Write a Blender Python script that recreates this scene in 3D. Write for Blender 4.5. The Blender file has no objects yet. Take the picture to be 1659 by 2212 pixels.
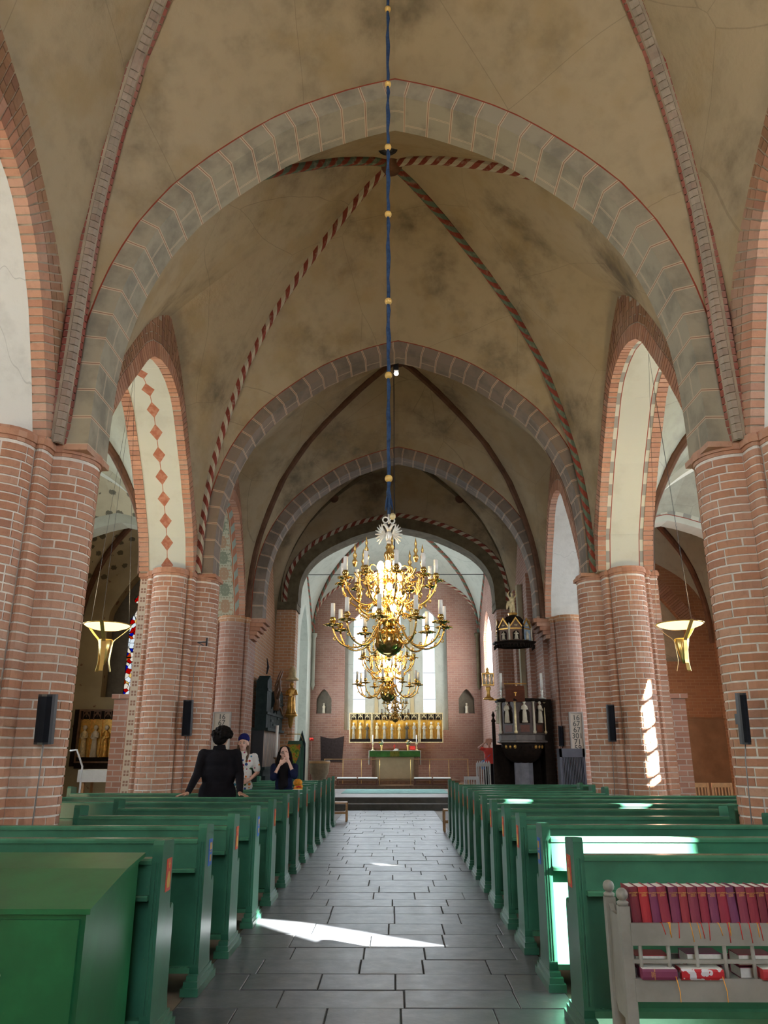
import bpy, bmesh, math, random
from mathutils import Vector, Matrix, Euler
from mathutils.geometry import tessellate_polygon
random.seed(11)
S = bpy.context.scene
COL = S.collection
R = math.radians

# ------------------------------------------------------------------ camera
EYE = 1.6
F = 1661.0
cam_d = bpy.data.cameras.new('camera')
cam_d.sensor_width = 36.0
cam_d.lens = 36.0 * F / 2212.0
cam_d.clip_start = 0.05
cam_d.clip_end = 200
cam = bpy.data.objects.new('camera', cam_d)
cam.location = (0, 0, EYE)
cam.rotation_euler = (R(90 + 17.4463), 0, R(0.67458))
COL.objects.link(cam)
S.camera = cam
CM = cam.rotation_euler.to_matrix()


def screen(p):
    c = CM.transposed() @ (Vector(p) - Vector((0, 0, EYE)))
    if c.z > -0.05:
        return None
    return (829.5 - F * c.x / c.z, 1106 + F * c.y / c.z)


def ray(x, y):
    return CM @ Vector(((x - 829.5) / F, -(y - 1106) / F, -1.0))


def at_y(x, y, Y):
    d = ray(x, y)
    t = Y / d.y
    return Vector((d.x * t, Y, EYE + d.z * t))


# ------------------------------------------------------------------ world, sun, exposure
W = bpy.data.worlds.new('sky')
S.world = W
W.use_nodes = True
bg = W.node_tree.nodes['Background']
bg.inputs[0].default_value = (0.82, 0.92, 1.0, 1)
bg.inputs[1].default_value = 3.4

SUN_DIR = Vector((-1.0, 0.72, -0.61)).normalized()
sun_d = bpy.data.lights.new('sun', 'SUN')
sun_d.energy = 380
sun_d.angle = R(0.6)
sun_d.color = (1.0, 0.96, 0.88)
sun = bpy.data.objects.new('sun', sun_d)
sun.rotation_euler = SUN_DIR.to_track_quat('-Z', 'Y').to_euler()
sun.location = (20, -10, 15)
COL.objects.link(sun)


def area(name, loc, direction, sx, sy, power, color=(0.86, 0.93, 1.0), spread=180):
    d = bpy.data.lights.new(name, 'AREA')
    d.shape = 'RECTANGLE'
    d.size, d.size_y = sx, sy
    d.energy = power
    d.color = color
    d.spread = R(spread)
    o = bpy.data.objects.new(name, d)
    o.location = loc
    o.rotation_euler = Vector(direction).to_track_quat('-Z', 'Y').to_euler()
    COL.objects.link(o)
    return o


# daylight entering through the windows of the aisles, the west wall and the choir
DAY = 1.0
for y in (3.4, 11.3, 17.2):
    area('window_daylight', (9.55, y, 4.6), (-1, 0, -0.12), 1.5, 3.2, 300 * DAY)
    area('window_daylight', (-9.6, y, 4.6), (1, 0, -0.12), 1.5, 3.2, 210 * DAY)
area('window_daylight', (0.1, -6.6, 6.0), (0, 1, -0.05), 3.4, 5.5, 430 * DAY)
for x in (-1.52, 0.05, 1.60):
    area('window_daylight', (x, 34.35, 5.3), (0, -1, -0.15), 0.5, 4.3, 95 * DAY, (0.8, 0.9, 1.0))
area('window_daylight', (3.7, 31.8, 5.4), (-1, 0, -0.1), 1.6, 2.2, 110 * DAY)
area('window_daylight', (-3.5, 31.6, 4.6), (1, 0, -0.1), 1.6, 3.6, 260 * DAY)
choir_spot = bpy.data.lights.new('altarpiece_fill', 'SPOT')  # added fill lamp without a fixture, brightens the altarpiece
choir_spot.energy = 330
choir_spot.color = (1.0, 0.86, 0.66)
choir_spot.spot_size = R(38)
choir_spot.spot_blend = 0.8
choir_spot.shadow_soft_size = 0.1
altar_fill_o = bpy.data.objects.new('altarpiece_fill', choir_spot)
altar_fill_o.location = (0.1, 26.0, 8.0)
altar_fill_o.rotation_euler = (Vector((0.05, 33.8, 2.2)) - Vector((0.1, 26.0, 8.0))).to_track_quat('-Z', 'Y').to_euler()
COL.objects.link(altar_fill_o)
area('window_daylight', (-7.8, 23.7, 4.8), (0, -1, -0.1), 0.9, 3.0, 55 * DAY, (1.0, 0.85, 0.7))

S.view_settings.view_transform = 'Standard'
S.view_settings.look = 'None'
S.view_settings.gamma = 1.0
S.view_settings.use_curve_mapping = False
S.view_settings.exposure = 0.0
S.cycles.max_bounces = 7
S.cycles.diffuse_bounces = 5
S.cycles.glossy_bounces = 3
S.cycles.transmission_bounces = 4
S.cycles.transparent_max_bounces = 6
S.cycles.caustics_reflective = False
S.cycles.caustics_refractive = False
S.cycles.sample_clamp_indirect = 4.0
S.cycles.use_denoising = True


# ------------------------------------------------------------------ materials
class NT:
    def __init__(s, name):
        s.m = bpy.data.materials.new(name)
        s.m.use_nodes = True
        s.t = s.m.node_tree
        s.n = s.t.nodes
        s.b = s.n['Principled BSDF']

    def node(s, typ, **k):
        n = s.n.new(typ)
        for a, v in k.items():
            setattr(n, a, v)
        return n

    def link(s, a, b):
        s.t.links.new(a, b)

    def math(s, op, a, b=None, c=None):
        n = s.node('ShaderNodeMath', operation=op)
        for i, v in enumerate((a, b, c)):
            if v is None:
                continue
            if isinstance(v, (int, float)):
                n.inputs[i].default_value = v
            else:
                s.link(v, n.inputs[i])
        return n.outputs[0]

    def mix(s, fac, a, b):
        n = s.node('ShaderNodeMix', data_type='RGBA')
        for sock, v in ((n.inputs[0], fac), (n.inputs[6], a), (n.inputs[7], b)):
            if isinstance(v, (int, float)):
                sock.default_value = v
            elif isinstance(v, tuple):
                sock.default_value = (*v[:3], 1)
            else:
                s.link(v, sock)
        return n.outputs[2]

    def noise(s, scale, detail=4, vec=None, rough=0.6):
        n = s.node('ShaderNodeTexNoise')
        n.inputs['Scale'].default_value = scale
        n.inputs['Detail'].default_value = detail
        n.inputs['Roughness'].default_value = rough
        if vec is None:
            vec = s.node('ShaderNodeNewGeometry').outputs['Position']
        s.link(vec, n.inputs['Vector'])
        return n.outputs['Fac']

    def ramp(s, fac, *stops):
        n = s.node('ShaderNodeValToRGB')
        e = n.color_ramp.elements
        while len(e) < len(stops):
            e.new(0.5)
        for i, (p, c) in enumerate(stops):
            e[i].position = p
            e[i].color = (*c, 1) if len(c) == 3 else c
        s.link(fac, n.inputs[0])
        return n.outputs[0]

    def step(s, fac, lo, hi):
        n = s.node('ShaderNodeMapRange', interpolation_type='SMOOTHSTEP')
        n.inputs['From Min'].default_value = lo
        n.inputs['From Max'].default_value = hi
        s.link(fac, n.inputs['Value'])
        return n.outputs[0]

    def bump(s, h, strength=0.3, dist=0.01):
        n = s.node('ShaderNodeBump')
        n.inputs['Strength'].default_value = strength
        n.inputs['Distance'].default_value = dist
        s.link(h, n.inputs['Height'])
        s.link(n.outputs[0], s.b.inputs['Normal'])

    def uv(s):
        n = s.node('ShaderNodeSeparateXYZ')
        s.link(s.node('ShaderNodeUVMap').outputs[0], n.inputs[0])
        return n.outputs[0], n.outputs[1]

    def done(s, col=None, rough=0.6, metal=0.0, spec=None):
        if col is not None:
            if isinstance(col, tuple):
                s.b.inputs['Base Color'].default_value = (*col[:3], 1)
            else:
                s.link(col, s.b.inputs['Base Color'])
        if isinstance(rough, (int, float)):
            s.b.inputs['Roughness'].default_value = rough
        else:
            s.link(rough, s.b.inputs['Roughness'])
        s.b.inputs['Metallic'].default_value = metal
        if spec is not None:
            s.b.inputs['Specular IOR Level'].default_value = spec
        return s.m


def plain(name, col, rough=0.5, metal=0.0, var=0.15, scale=8, bump=0.1, bscale=40, spec=None):
    if spec is None and rough >= 0.7:
        spec = 0.08
    t = NT(name)
    n = t.noise(scale)
    dark = tuple(c * (1 - var) for c in col)
    lite = tuple(min(1, c * (1 + var)) for c in col)
    c = t.ramp(n, (0.3, dark), (0.7, lite))
    if bump:
        t.bump(t.noise(bscale, 3), bump, 0.004)
    return t.done(c, rough, metal, spec)


def emit(name, col, strength):
    t = NT(name)
    t.b.inputs['Emission Color'].default_value = (*col, 1)
    t.b.inputs['Emission Strength'].default_value = strength
    return t.done(col, 0.4)


def plaster(name, base, stain, amount=0.5, warm=None):
    t = NT(name)
    n1 = t.noise(0.55, 6, rough=0.62)
    n2 = t.noise(3.5, 5)
    c = t.mix(t.math('MULTIPLY', t.step(n1, 0.50, 0.72), amount), base, stain)
    if warm:
        c = t.mix(t.math('MULTIPLY', t.step(t.noise(0.9, 4), 0.48, 0.65), 0.5), c, warm)
    c = t.mix(t.math('MULTIPLY', t.step(n2, 0.46, 0.72), 0.32), c, tuple(x * 0.62 for x in base))
    cr = t.node('ShaderNodeTexVoronoi', feature='DISTANCE_TO_EDGE')
    cr.inputs['Scale'].default_value = 0.45
    cr.inputs['Randomness'].default_value = 1
    wv = t.node('ShaderNodeTexNoise')
    wv.inputs['Scale'].default_value = 1.5
    va = t.node('ShaderNodeVectorMath', operation='ADD')
    g = t.node('ShaderNodeNewGeometry')
    t.link(g.outputs['Position'], va.inputs[0])
    t.link(wv.outputs['Color'], va.inputs[1])
    t.link(va.outputs[0], cr.inputs['Vector'])
    crack = t.math('LESS_THAN', cr.outputs['Distance'], 0.0022)
    c = t.mix(t.math('MULTIPLY', crack, 0.35), c, tuple(x * 0.4 for x in base))
    t.bump(t.noise(5, 5), 0.5, 0.03)
    return t.done(c, 0.85, spec=0.2)


M = {}
M['vault'] = plaster('vault_plaster', (0.385, 0.305, 0.195), (0.08, 0.062, 0.042), 0.85, (0.33, 0.235, 0.115))
M['white'] = plaster('white_plaster', (0.66, 0.65, 0.60), (0.5, 0.47, 0.4), 0.4)
M['aisle'] = plaster('aisle_plaster', (0.37, 0.38, 0.30), (0.22, 0.22, 0.17), 0.6)
M['choir'] = plaster('choir_plaster', (0.43, 0.45, 0.39), (0.30, 0.30, 0.25), 0.5)
M['painted_plaster'] = plaster('dim_ochre_plaster', (0.42, 0.37, 0.25), (0.28, 0.22, 0.14), 0.6)


def brick_mat(name, cols, lo=0.8):
    t = NT(name)
    oi = t.node('ShaderNodeObjectInfo')
    ge = t.node('ShaderNodeNewGeometry')
    r = t.math('FRACT', t.math('ADD', t.math('MULTIPLY', oi.outputs['Random'], 3.7), ge.outputs['Random Per Island']))
    stops = [(i / (len(cols) - 1), c) for i, c in enumerate(cols)]
    c = t.ramp(r, *stops)
    n = t.noise(14, 6)
    c = t.mix(t.math('MULTIPLY', t.step(n, 0.45, 0.7), 0.30), c, tuple(x * 0.62 for x in cols[0]))
    haze = t.noise(0.9, 3)
    c = t.mix(t.math('MULTIPLY', t.step(haze, 0.45, 0.7), 0.30), c, (0.56, 0.40, 0.32))
    t.bump(t.noise(60, 5), 0.5, 0.006)
    return t.done(c, 0.85, spec=0.2)


BR = [(0.42, 0.205, 0.125), (0.49, 0.25, 0.155), (0.54, 0.29, 0.185), (0.45, 0.22, 0.14), (0.54, 0.32, 0.22), (0.37, 0.175, 0.115)]
M['brick'] = brick_mat('red_brick', BR)
M['brick_dark'] = brick_mat('dark_brown_brick', [(0.27, 0.15, 0.085), (0.33, 0.18, 0.10), (0.37, 0.20, 0.12), (0.24, 0.125, 0.08)])  # darker brick tones, used on the arcade faces
M['brick_rib'] = brick_mat('grey_rib_brick', [(0.30, 0.25, 0.20), (0.36, 0.30, 0.24), (0.27, 0.20, 0.16)])
M['brick_red_rib'] = brick_mat('dark_red_rib_brick', [(0.23, 0.06, 0.045), (0.27, 0.085, 0.06), (0.18, 0.05, 0.04)])
M['mortar'] = plain('lime_mortar', (0.74, 0.69, 0.62), 0.9, var=0.2, scale=5, bump=0.5, bscale=60)
M['mortar_dark'] = plain('dark_mortar', (0.40, 0.34, 0.26), 0.9, var=0.2, scale=5, bump=0.5, bscale=60)  # darker mortar behind the arcade and rib bricks


def brick_tex(name, c1, c2, mo, msize=0.012, haze=0.25):
    t = NT(name)
    b = t.node('ShaderNodeTexBrick')
    b.inputs['Scale'].default_value = 1.0
    b.inputs['Brick Width'].default_value = 0.27
    b.inputs['Row Height'].default_value = 0.094
    b.inputs['Mortar Size'].default_value = msize
    b.inputs['Mortar Smooth'].default_value = 0.3
    b.inputs['Color1'].default_value = (*c1, 1)
    b.inputs['Color2'].default_value = (*c2, 1)
    b.inputs['Mortar'].default_value = (*mo, 1)
    t.link(t.node('ShaderNodeUVMap').outputs[0], b.inputs['Vector'])
    c = t.mix(t.math('MULTIPLY', t.step(t.noise(0.8, 5), 0.42, 0.7), haze), b.outputs['Color'], (0.60, 0.50, 0.45))
    inv = t.math('SUBTRACT', 1.0, b.outputs['Fac'])
    t.bump(inv, 0.5, 0.008)
    return t.done(c, 0.85, spec=0.2)


M['wall_brick'] = brick_tex('wall_brick', (0.33, 0.16, 0.11), (0.42, 0.22, 0.155), (0.46, 0.36, 0.30))
M['pink_brick'] = brick_tex('pink_choir_brick', (0.24, 0.125, 0.095), (0.30, 0.165, 0.125), (0.32, 0.23, 0.185), 0.010, 0.12)
M['brown_brick'] = brick_tex('brown_aisle_brick', (0.25, 0.13, 0.07), (0.31, 0.165, 0.085), (0.33, 0.21, 0.12), 0.010, 0.0)
M['orange_brick'] = brick_tex('orange_brick', (0.47, 0.23, 0.11), (0.55, 0.29, 0.15), (0.56, 0.44, 0.32), 0.013, 0.1)


def wrapd(t, u, period):
    """distance from u to the nearest multiple of period"""
    f = t.math('FRACT', t.math('ADD', t.math('DIVIDE', u, period), 0.5))
    return t.math('MULTIPLY', t.math('ABSOLUTE', t.math('SUBTRACT', f, 0.5)), period)


def ashlar(name, base, dark):
    t = NT(name)
    u, v = t.uv()
    d = wrapd(t, u, 0.34)
    l1 = t.math('MULTIPLY', t.math('GREATER_THAN', d, 0.005), t.math('LESS_THAN', d, 0.019))
    odd = t.math('GREATER_THAN', t.math('FRACT', t.math('DIVIDE', u, 0.68)), 0.5)
    vc = t.math('ADD', 0.52, t.math('MULTIPLY', odd, 0.22))
    dv = t.math('ABSOLUTE', t.math('SUBTRACT', v, vc))
    l2 = t.math('MULTIPLY', t.math('GREATER_THAN', dv, 0.005), t.math('LESS_THAN', dv, 0.014))
    ln = t.math('MAXIMUM', l1, l2)
    red = t.math('LESS_THAN', v, 0.022)
    c = t.mix(t.math('MULTIPLY', t.step(t.noise(1.8, 6), 0.42, 0.66), 0.8), base, dark)
    c = t.mix(t.math('MULTIPLY', ln, 0.8), c, (0.60, 0.46, 0.33))
    core = t.math('LESS_THAN', d, 0.005)
    c = t.mix(t.math('MULTIPLY', core, 0.7), c, (0.25, 0.09, 0.05))
    c = t.mix(red, c, (0.27, 0.055, 0.03))
    t.bump(t.noise(6, 5), 0.4, 0.02)
    return t.done(c, 0.85, spec=0.2)


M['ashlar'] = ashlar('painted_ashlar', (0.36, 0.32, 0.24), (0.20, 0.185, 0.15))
M['ashlar_dark'] = ashlar('painted_ashlar_dark', (0.24, 0.19, 0.15), (0.15, 0.125, 0.10))  # darker ashlar tones for the second and third arches


def stripes(name, a, b, per=0.30, slant=1.3):
    t = NT(name)
    u, v = t.uv()
    w = t.math('ADD', u, t.math('MULTIPLY', v, slant))
    f = t.math('GREATER_THAN', t.math('FRACT', t.math('DIVIDE', w, per)), 0.5)
    wear = t.noise(9, 5)
    c = t.mix(f, a, b)
    c = t.mix(t.math('MULTIPLY', t.step(wear, 0.52, 0.7), 0.45), c, (0.36, 0.31, 0.24))
    t.bump(wear, 0.3, 0.01)
    return t.done(c, 0.85, spec=0.2)


RED = (0.20, 0.045, 0.03)
GRN = (0.10, 0.14, 0.10)
CRM = (0.46, 0.41, 0.31)
M['rib_rw'] = stripes('rib_red_cream', RED, CRM)
M['rib_rg'] = stripes('rib_red_green', RED, GRN)
M['rib_gr'] = stripes('rib_choir_green_red', (0.08, 0.12, 0.09), (0.19, 0.06, 0.04), 0.4)
M['rib_dark'] = plain('rib_dark_brown', (0.13, 0.07, 0.045), 0.85, var=0.3, scale=4)
M['rib_olive'] = plain('rib_olive', (0.13, 0.105, 0.065), 0.85, var=0.3, scale=4)


def diamonds(name):
    t = NT(name)
    u, v = t.uv()
    per = 0.42
    d = wrapd(t, u, per)
    vv = t.math('ABSOLUTE', t.math('SUBTRACT', v, 0.5))
    s = t.math('ADD', t.math('DIVIDE', d, 0.155), t.math('DIVIDE', vv, 0.165))
    m = t.math('LESS_THAN', s, 1.0)
    ln = t.math('LESS_THAN', vv, 0.010)
    k = t.math('MAXIMUM', m, ln)
    base = t.mix(t.math('MULTIPLY', t.step(t.noise(2, 5), 0.5, 0.7), 0.3), (0.55, 0.56, 0.48), (0.40, 0.39, 0.31))
    redc = t.mix(t.step(t.noise(12, 5), 0.4, 0.7), (0.36, 0.13, 0.075), (0.46, 0.22, 0.14))
    return t.done(t.mix(k, base, redc), 0.85, spec=0.2)


def floral(name, base, ink, ink2, per=0.42, edge=True):
    t = NT(name)
    u, v = t.uv()
    du = wrapd(t, u, per)
    dv = t.math('ABSOLUTE', t.math('SUBTRACT', v, 0.5))
    w = t.node('ShaderNodeCombineXYZ')
    t.link(du, w.inputs[0])
    t.link(dv, w.inputs[1])
    n = t.noise(16, 2, w.outputs[0])
    rad = t.math('SQRT', t.math('ADD', t.math('MULTIPLY', du, du), t.math('MULTIPLY', dv, dv)))
    ring = t.math('LESS_THAN', t.math('ABSOLUTE', t.math('SUBTRACT', rad, 0.13)), 0.035)
    star = t.math('LESS_THAN', t.math('ADD', t.math('MULTIPLY', du, dv), t.math('MULTIPLY', rad, 0.02)), 0.0045)
    a = t.math('MAXIMUM', t.math('GREATER_THAN', n, 0.53), t.math('MULTIPLY', star, t.math('LESS_THAN', rad, 0.17)))
    a = t.math('MAXIMUM', a, ring)
    inside = t.math('LESS_THAN', dv, 0.30)
    a = t.math('MULTIPLY', a, inside)
    alt = t.math('GREATER_THAN', t.math('FRACT', t.math('DIVIDE', t.math('ADD', u, per / 2), per * 2)), 0.5)
    inkc = t.mix(alt, ink, ink2)
    c = t.mix(t.math('MULTIPLY', a, 0.75), base, inkc)
    if edge:
        bl = t.math('LESS_THAN', t.math('ABSOLUTE', t.math('SUBTRACT', dv, 0.33)), 0.018)
        c = t.mix(bl, c, (0.36, 0.12, 0.05))
        st = t.math('GREATER_THAN', t.math('FRACT', t.math('DIVIDE', t.math('ADD', u, dv), 0.4)), 0.5)
        out = t.math('GREATER_THAN', dv, 0.36)
        sc = t.mix(st, (0.36, 0.15, 0.09), (0.26, 0.30, 0.25))
        c = t.mix(out, c, sc)
    return t.done(c, 0.85, spec=0.2)


M['diamond'] = diamonds('plaster_red_diamonds')
M['floral'] = floral('plaster_green_floral', (0.46, 0.45, 0.33), (0.16, 0.19, 0.13), (0.38, 0.20, 0.11))


def scatter_motif(name, base, ink, scale):
    t = NT(name)
    vo = t.node('ShaderNodeTexVoronoi')
    vo.inputs['Scale'].default_value = scale
    vo.inputs['Randomness'].default_value = 0.35
    t.link(t.node('ShaderNodeNewGeometry').outputs['Position'], vo.inputs['Vector'])
    m = t.math('LESS_THAN', t.math('ADD', vo.outputs['Distance'], t.math('MULTIPLY', t.noise(22, 2), 0.30)), 0.43)
    b = t.mix(t.math('MULTIPLY', t.step(t.noise(1.2, 5), 0.4, 0.7), 0.5), base, tuple(x * 0.7 for x in base))
    return t.done(t.mix(t.math('MULTIPLY', m, 0.8), b, ink), 0.85, spec=0.2)


M['motif_wall'] = scatter_motif('ochre_plaster_with_painted_stars', (0.42, 0.36, 0.22), (0.17, 0.08, 0.05), 3.4)
M['motif_vault'] = scatter_motif('ochre_vault_with_painted_leaves', (0.42, 0.37, 0.24), (0.05, 0.05, 0.035), 2.9)


def edged(name):
    t = NT(name)
    u, v = t.uv()
    dv = t.math('ABSOLUTE', t.math('SUBTRACT', v, 0.5))
    out = t.math('GREATER_THAN', dv, 0.40)
    st = t.math('GREATER_THAN', t.math('FRACT', t.math('DIVIDE', u, 0.42)), 0.5)
    base = t.mix(t.math('MULTIPLY', t.step(t.noise(2, 5), 0.5, 0.7), 0.3), (0.55, 0.55, 0.46), (0.42, 0.40, 0.31))
    c = t.mix(out, base, t.mix(st, (0.56, 0.55, 0.45), (0.30, 0.29, 0.25)))
    ln = t.math('LESS_THAN', t.math('ABSOLUTE', t.math('SUBTRACT', dv, 0.39)), 0.012)
    return t.done(t.mix(ln, c, (0.30, 0.08, 0.05)), 0.85, spec=0.2)


M['edged'] = edged('plaster_with_painted_block_edges')


def quatre(name):
    t = NT(name)
    u, v = t.uv()
    a = wrapd(t, t.math('ADD', v, 0.085), 0.17)
    b = t.math('ABSOLUTE', t.math('SUBTRACT', u, 0.07))
    ra = t.math('ABSOLUTE', t.math('SUBTRACT', a, 0.026))
    rb = t.math('ABSOLUTE', t.math('SUBTRACT', b, 0.026))
    m = t.math('LESS_THAN', t.math('MAXIMUM', ra, rb), 0.019)
    return t.done(t.mix(t.math('MULTIPLY', m, 0.8), (0.60, 0.50, 0.38), (0.25, 0.10, 0.07)), 0.85, spec=0.2)


M['quatre'] = quatre('plaster_strip_painted_quatrefoils')


def stone_mat():
    t = NT('slate_floor_stone')
    oi = t.node('ShaderNodeObjectInfo')
    c = t.ramp(oi.outputs['Random'], (0.0, (0.060, 0.066, 0.078)), (0.35, (0.085, 0.09, 0.10)), (0.7, (0.072, 0.078, 0.088)), (1.0, (0.105, 0.108, 0.11)))
    c = t.mix(t.math('MULTIPLY', t.step(t.noise(5, 6), 0.45, 0.7), 0.35), c, (0.13, 0.125, 0.115))
    wear = t.noise(18, 6)
    c = t.mix(t.math('MULTIPLY', t.step(wear, 0.62, 0.75), 0.5), c, (0.19, 0.18, 0.165))
    rr = t.node('ShaderNodeMapRange')
    t.link(t.noise(7, 6), rr.inputs['Value'])
    rr.inputs['To Min'].default_value = 0.27
    rr.inputs['To Max'].default_value = 0.55
    t.bump(t.noise(9, 6), 0.22, 0.012)
    return t.done(c, rr.outputs[0], spec=0.6)


M['stone'] = stone_mat()
M['joint'] = plain('dark_floor_joint', (0.085, 0.083, 0.08), 0.8, bump=0.4)
M['pew_floor'] = plain('brown_worn_floor', (0.16, 0.125, 0.095), 0.6, var=0.35, scale=3)
M['step_stone'] = plain('grey_step_stone', (0.25, 0.245, 0.235), 0.45, var=0.2, scale=4)
M['step_dark'] = plain('dark_step_riser', (0.17, 0.17, 0.155), 0.6, var=0.25, scale=4)


def paint(name, col, rough=0.3):
    t = NT(name)
    n = t.noise(3.0, 5)
    c = t.mix(t.step(n, 0.35, 0.7), tuple(x * 0.8 for x in col), tuple(x * 1.15 for x in col))
    c = t.mix(t.math('MULTIPLY', t.step(t.noise(55, 6), 0.70, 0.76), 0.5), c, (0.30, 0.22, 0.12))
    t.bump(t.noise(30, 3), 0.06, 0.004)
    return t.done(c, rough, spec=0.5)


M['pew'] = paint('green_gloss_paint', (0.035, 0.145, 0.088), 0.28)
M['pew_edge'] = paint('green_gloss_paint_rail', (0.05, 0.18, 0.105), 0.26)
M['cabinet'] = paint('bright_green_paint', (0.012, 0.125, 0.045), 0.33)
M['cart'] = paint('warm_grey_paint', (0.27, 0.265, 0.235), 0.45)
M['dark_metal'] = plain('black_metal', (0.012, 0.013, 0.018), 0.45, var=0.1)
M['speaker_grille'] = plain('black_grille_cloth', (0.010, 0.011, 0.016), 0.7, bump=0.6, bscale=400)
M['brass'] = plain('polished_brass', (0.86, 0.58, 0.20), 0.20, 1.0, var=0.12, scale=14, bump=0)
M['brass_dark'] = plain('polished_brass_ball', (0.62, 0.45, 0.16), 0.10, 1.0, var=0.1, scale=6, bump=0)
M['bright_brass'] = plain('satin_brass', (0.95, 0.70, 0.26), 0.28, 1.0, var=0.1, bump=0)
M['gold'] = plain('gilding', (0.78, 0.46, 0.12), 0.38, 0.75, var=0.25, scale=12)
M['gold_leaf'] = plain('orange_gold_leaf', (1.0, 0.50, 0.06), 0.6, 0.0, var=0.2, scale=12)
M['gold_pale'] = plain('pale_gilding', (0.70, 0.58, 0.32), 0.45, 0.35, var=0.25, scale=15)
M['candle'] = plain('white_candle_wax', (0.93, 0.91, 0.86), 0.4, var=0.03, bump=0)
M['glow'] = emit('warm_lamp_bulb', (1.0, 0.72, 0.36), 16)
M['glow_white'] = emit('white_candle_bulb', (1.0, 0.90, 0.72), 9)
M['glow_uplight'] = emit('uplight_tube', (1.0, 0.80, 0.45), 22)
M['glow_bowl'] = emit('glowing_opal_bowl', (1.0, 0.66, 0.24), 3.2)
M['blue_rope'] = plain('blue_velvet_sleeve', (0.030, 0.058, 0.125), 0.8, var=0.35, scale=25, bump=0.6, bscale=90)
M['yellow_ball'] = plain('gilt_wooden_ball', (0.72, 0.46, 0.13), 0.35, 0.15, var=0.1)
M['silver'] = plain('silvered_metal', (0.80, 0.79, 0.72), 0.35, 0.35, var=0.08, bump=0)
M['white_paint'] = plain('white_paint', (0.72, 0.74, 0.74), 0.5, var=0.05)
M['cloth_white'] = plain('white_linen', (0.72, 0.71, 0.66), 0.9, var=0.05, bump=0.2)
M['black_cloth'] = plain('black_wool', (0.012, 0.011, 0.014), 0.9, var=0.2, bump=0.4, bscale=120)
M['navy'] = plain('navy_knit', (0.012, 0.016, 0.045), 0.9, var=0.2, bump=0.5, bscale=140)
M['beanie'] = plain('dark_blue_beanie_knit', (0.016, 0.018, 0.11), 0.95, var=0.2, bump=0.7, bscale=160)
M['skin'] = plain('pale_skin', (0.70, 0.43, 0.34), 0.5, var=0.05, bump=0)
M['skin_brown'] = plain('light_brown_skin', (0.42, 0.23, 0.15), 0.5, var=0.05, bump=0)
M['hair_black'] = plain('black_hair', (0.010, 0.008, 0.008), 0.7, var=0.4, scale=30, bump=1.0, bscale=70)
M['hair_brown'] = plain('brown_hair', (0.10, 0.055, 0.03), 0.6, var=0.3, scale=30, bump=0.8, bscale=90)
M['lip'] = plain('lip', (0.48, 0.17, 0.14), 0.5, var=0.03, bump=0)
M['eye_white'] = plain('eye_white', (0.45, 0.40, 0.37), 0.4, var=0.02, bump=0)
M['eye'] = plain('eye_dark', (0.04, 0.03, 0.03), 0.2, var=0.03, bump=0)
M['red_top'] = plain('coral_red_cotton', (0.75, 0.10, 0.09), 0.9, var=0.08)
M['wood_light'] = plain('light_pine', (0.50, 0.28, 0.12), 0.5, var=0.2, scale=10)
M['wood_brown'] = plain('brown_wood', (0.16, 0.085, 0.045), 0.5, var=0.3, scale=10)
M['wood_red'] = plain('red_brown_wood', (0.14, 0.045, 0.025), 0.4, var=0.25, scale=10)
M['ebony'] = plain('near_black_carved_wood', (0.020, 0.014, 0.011), 0.7, var=0.3, scale=14)
M['pulpit_wood'] = plain('dark_pulpit_panel', (0.075, 0.048, 0.040), 0.4, var=0.3, scale=14)
M['ivory'] = plain('ivory_carving', (0.66, 0.60, 0.46), 0.5, var=0.12)
M['carved_grey'] = plain('worn_grey_gilt_carving', (0.42, 0.38, 0.28), 0.5, var=0.3, scale=20)
M['window_lit_blue'] = plain('pale_blue_panel', (0.30, 0.40, 0.50), 0.5, var=0.2, scale=20)  # window light on one canopy gable, put into its base colour
M['slate_green'] = plain('dark_blue_green_organ_paint', (0.025, 0.04, 0.04), 0.75, var=0.2, scale=6)
M['pipe_wood'] = plain('wooden_slat', (0.36, 0.22, 0.14), 0.5, var=0.15)
M['red_plate'] = plain('red_number_plate', (0.55, 0.055, 0.025), 0.45, var=0.08)
M['blue_plate'] = plain('blue_number_plate', (0.03, 0.13, 0.50), 0.45, var=0.08)
M['gold_ink'] = plain('ochre_ink', (0.62, 0.36, 0.08), 0.5, var=0.05, bump=0)
M['book_paper'] = plain('book_page_edges', (0.72, 0.70, 0.64), 0.8, var=0.08, scale=60)
M['teal'] = plain('pale_teal_carpet', (0.24, 0.42, 0.40), 0.95, var=0.25, scale=7, bump=0.5)
M['altar_green'] = plain('green_altar_frontal', (0.05, 0.14, 0.035), 0.85, var=0.3, scale=5)
M['altar_tan'] = plain('tan_altar_front', (0.46, 0.37, 0.24), 0.7, var=0.08, scale=3)
M['bronze'] = plain('dark_bronze', (0.10, 0.08, 0.05), 0.5, 0.3, var=0.2)
M['hanging_dark'] = plain('charcoal_woven_hanging', (0.045, 0.035, 0.035), 0.95, var=0.25, scale=14)
M['leaf'] = plain('leaf_green', (0.05, 0.14, 0.03), 0.6, var=0.3)
M['petal_yellow'] = plain('yellow_petal', (0.72, 0.45, 0.04), 0.7, var=0.15)
M['petal_red'] = plain('red_petal', (0.55, 0.04, 0.03), 0.7, var=0.15)
M['petal_white'] = plain('white_petal', (0.75, 0.75, 0.68), 0.7, var=0.1)
M['board'] = plain('hymn_board_beige', (0.50, 0.42, 0.34), 0.6, var=0.05)
M['board_frame'] = plain('grey_board_frame', (0.34, 0.31, 0.28), 0.5, var=0.08)
M['black_ink'] = plain('black_ink', (0.03, 0.03, 0.03), 0.6, var=0.0, bump=0)
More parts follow.
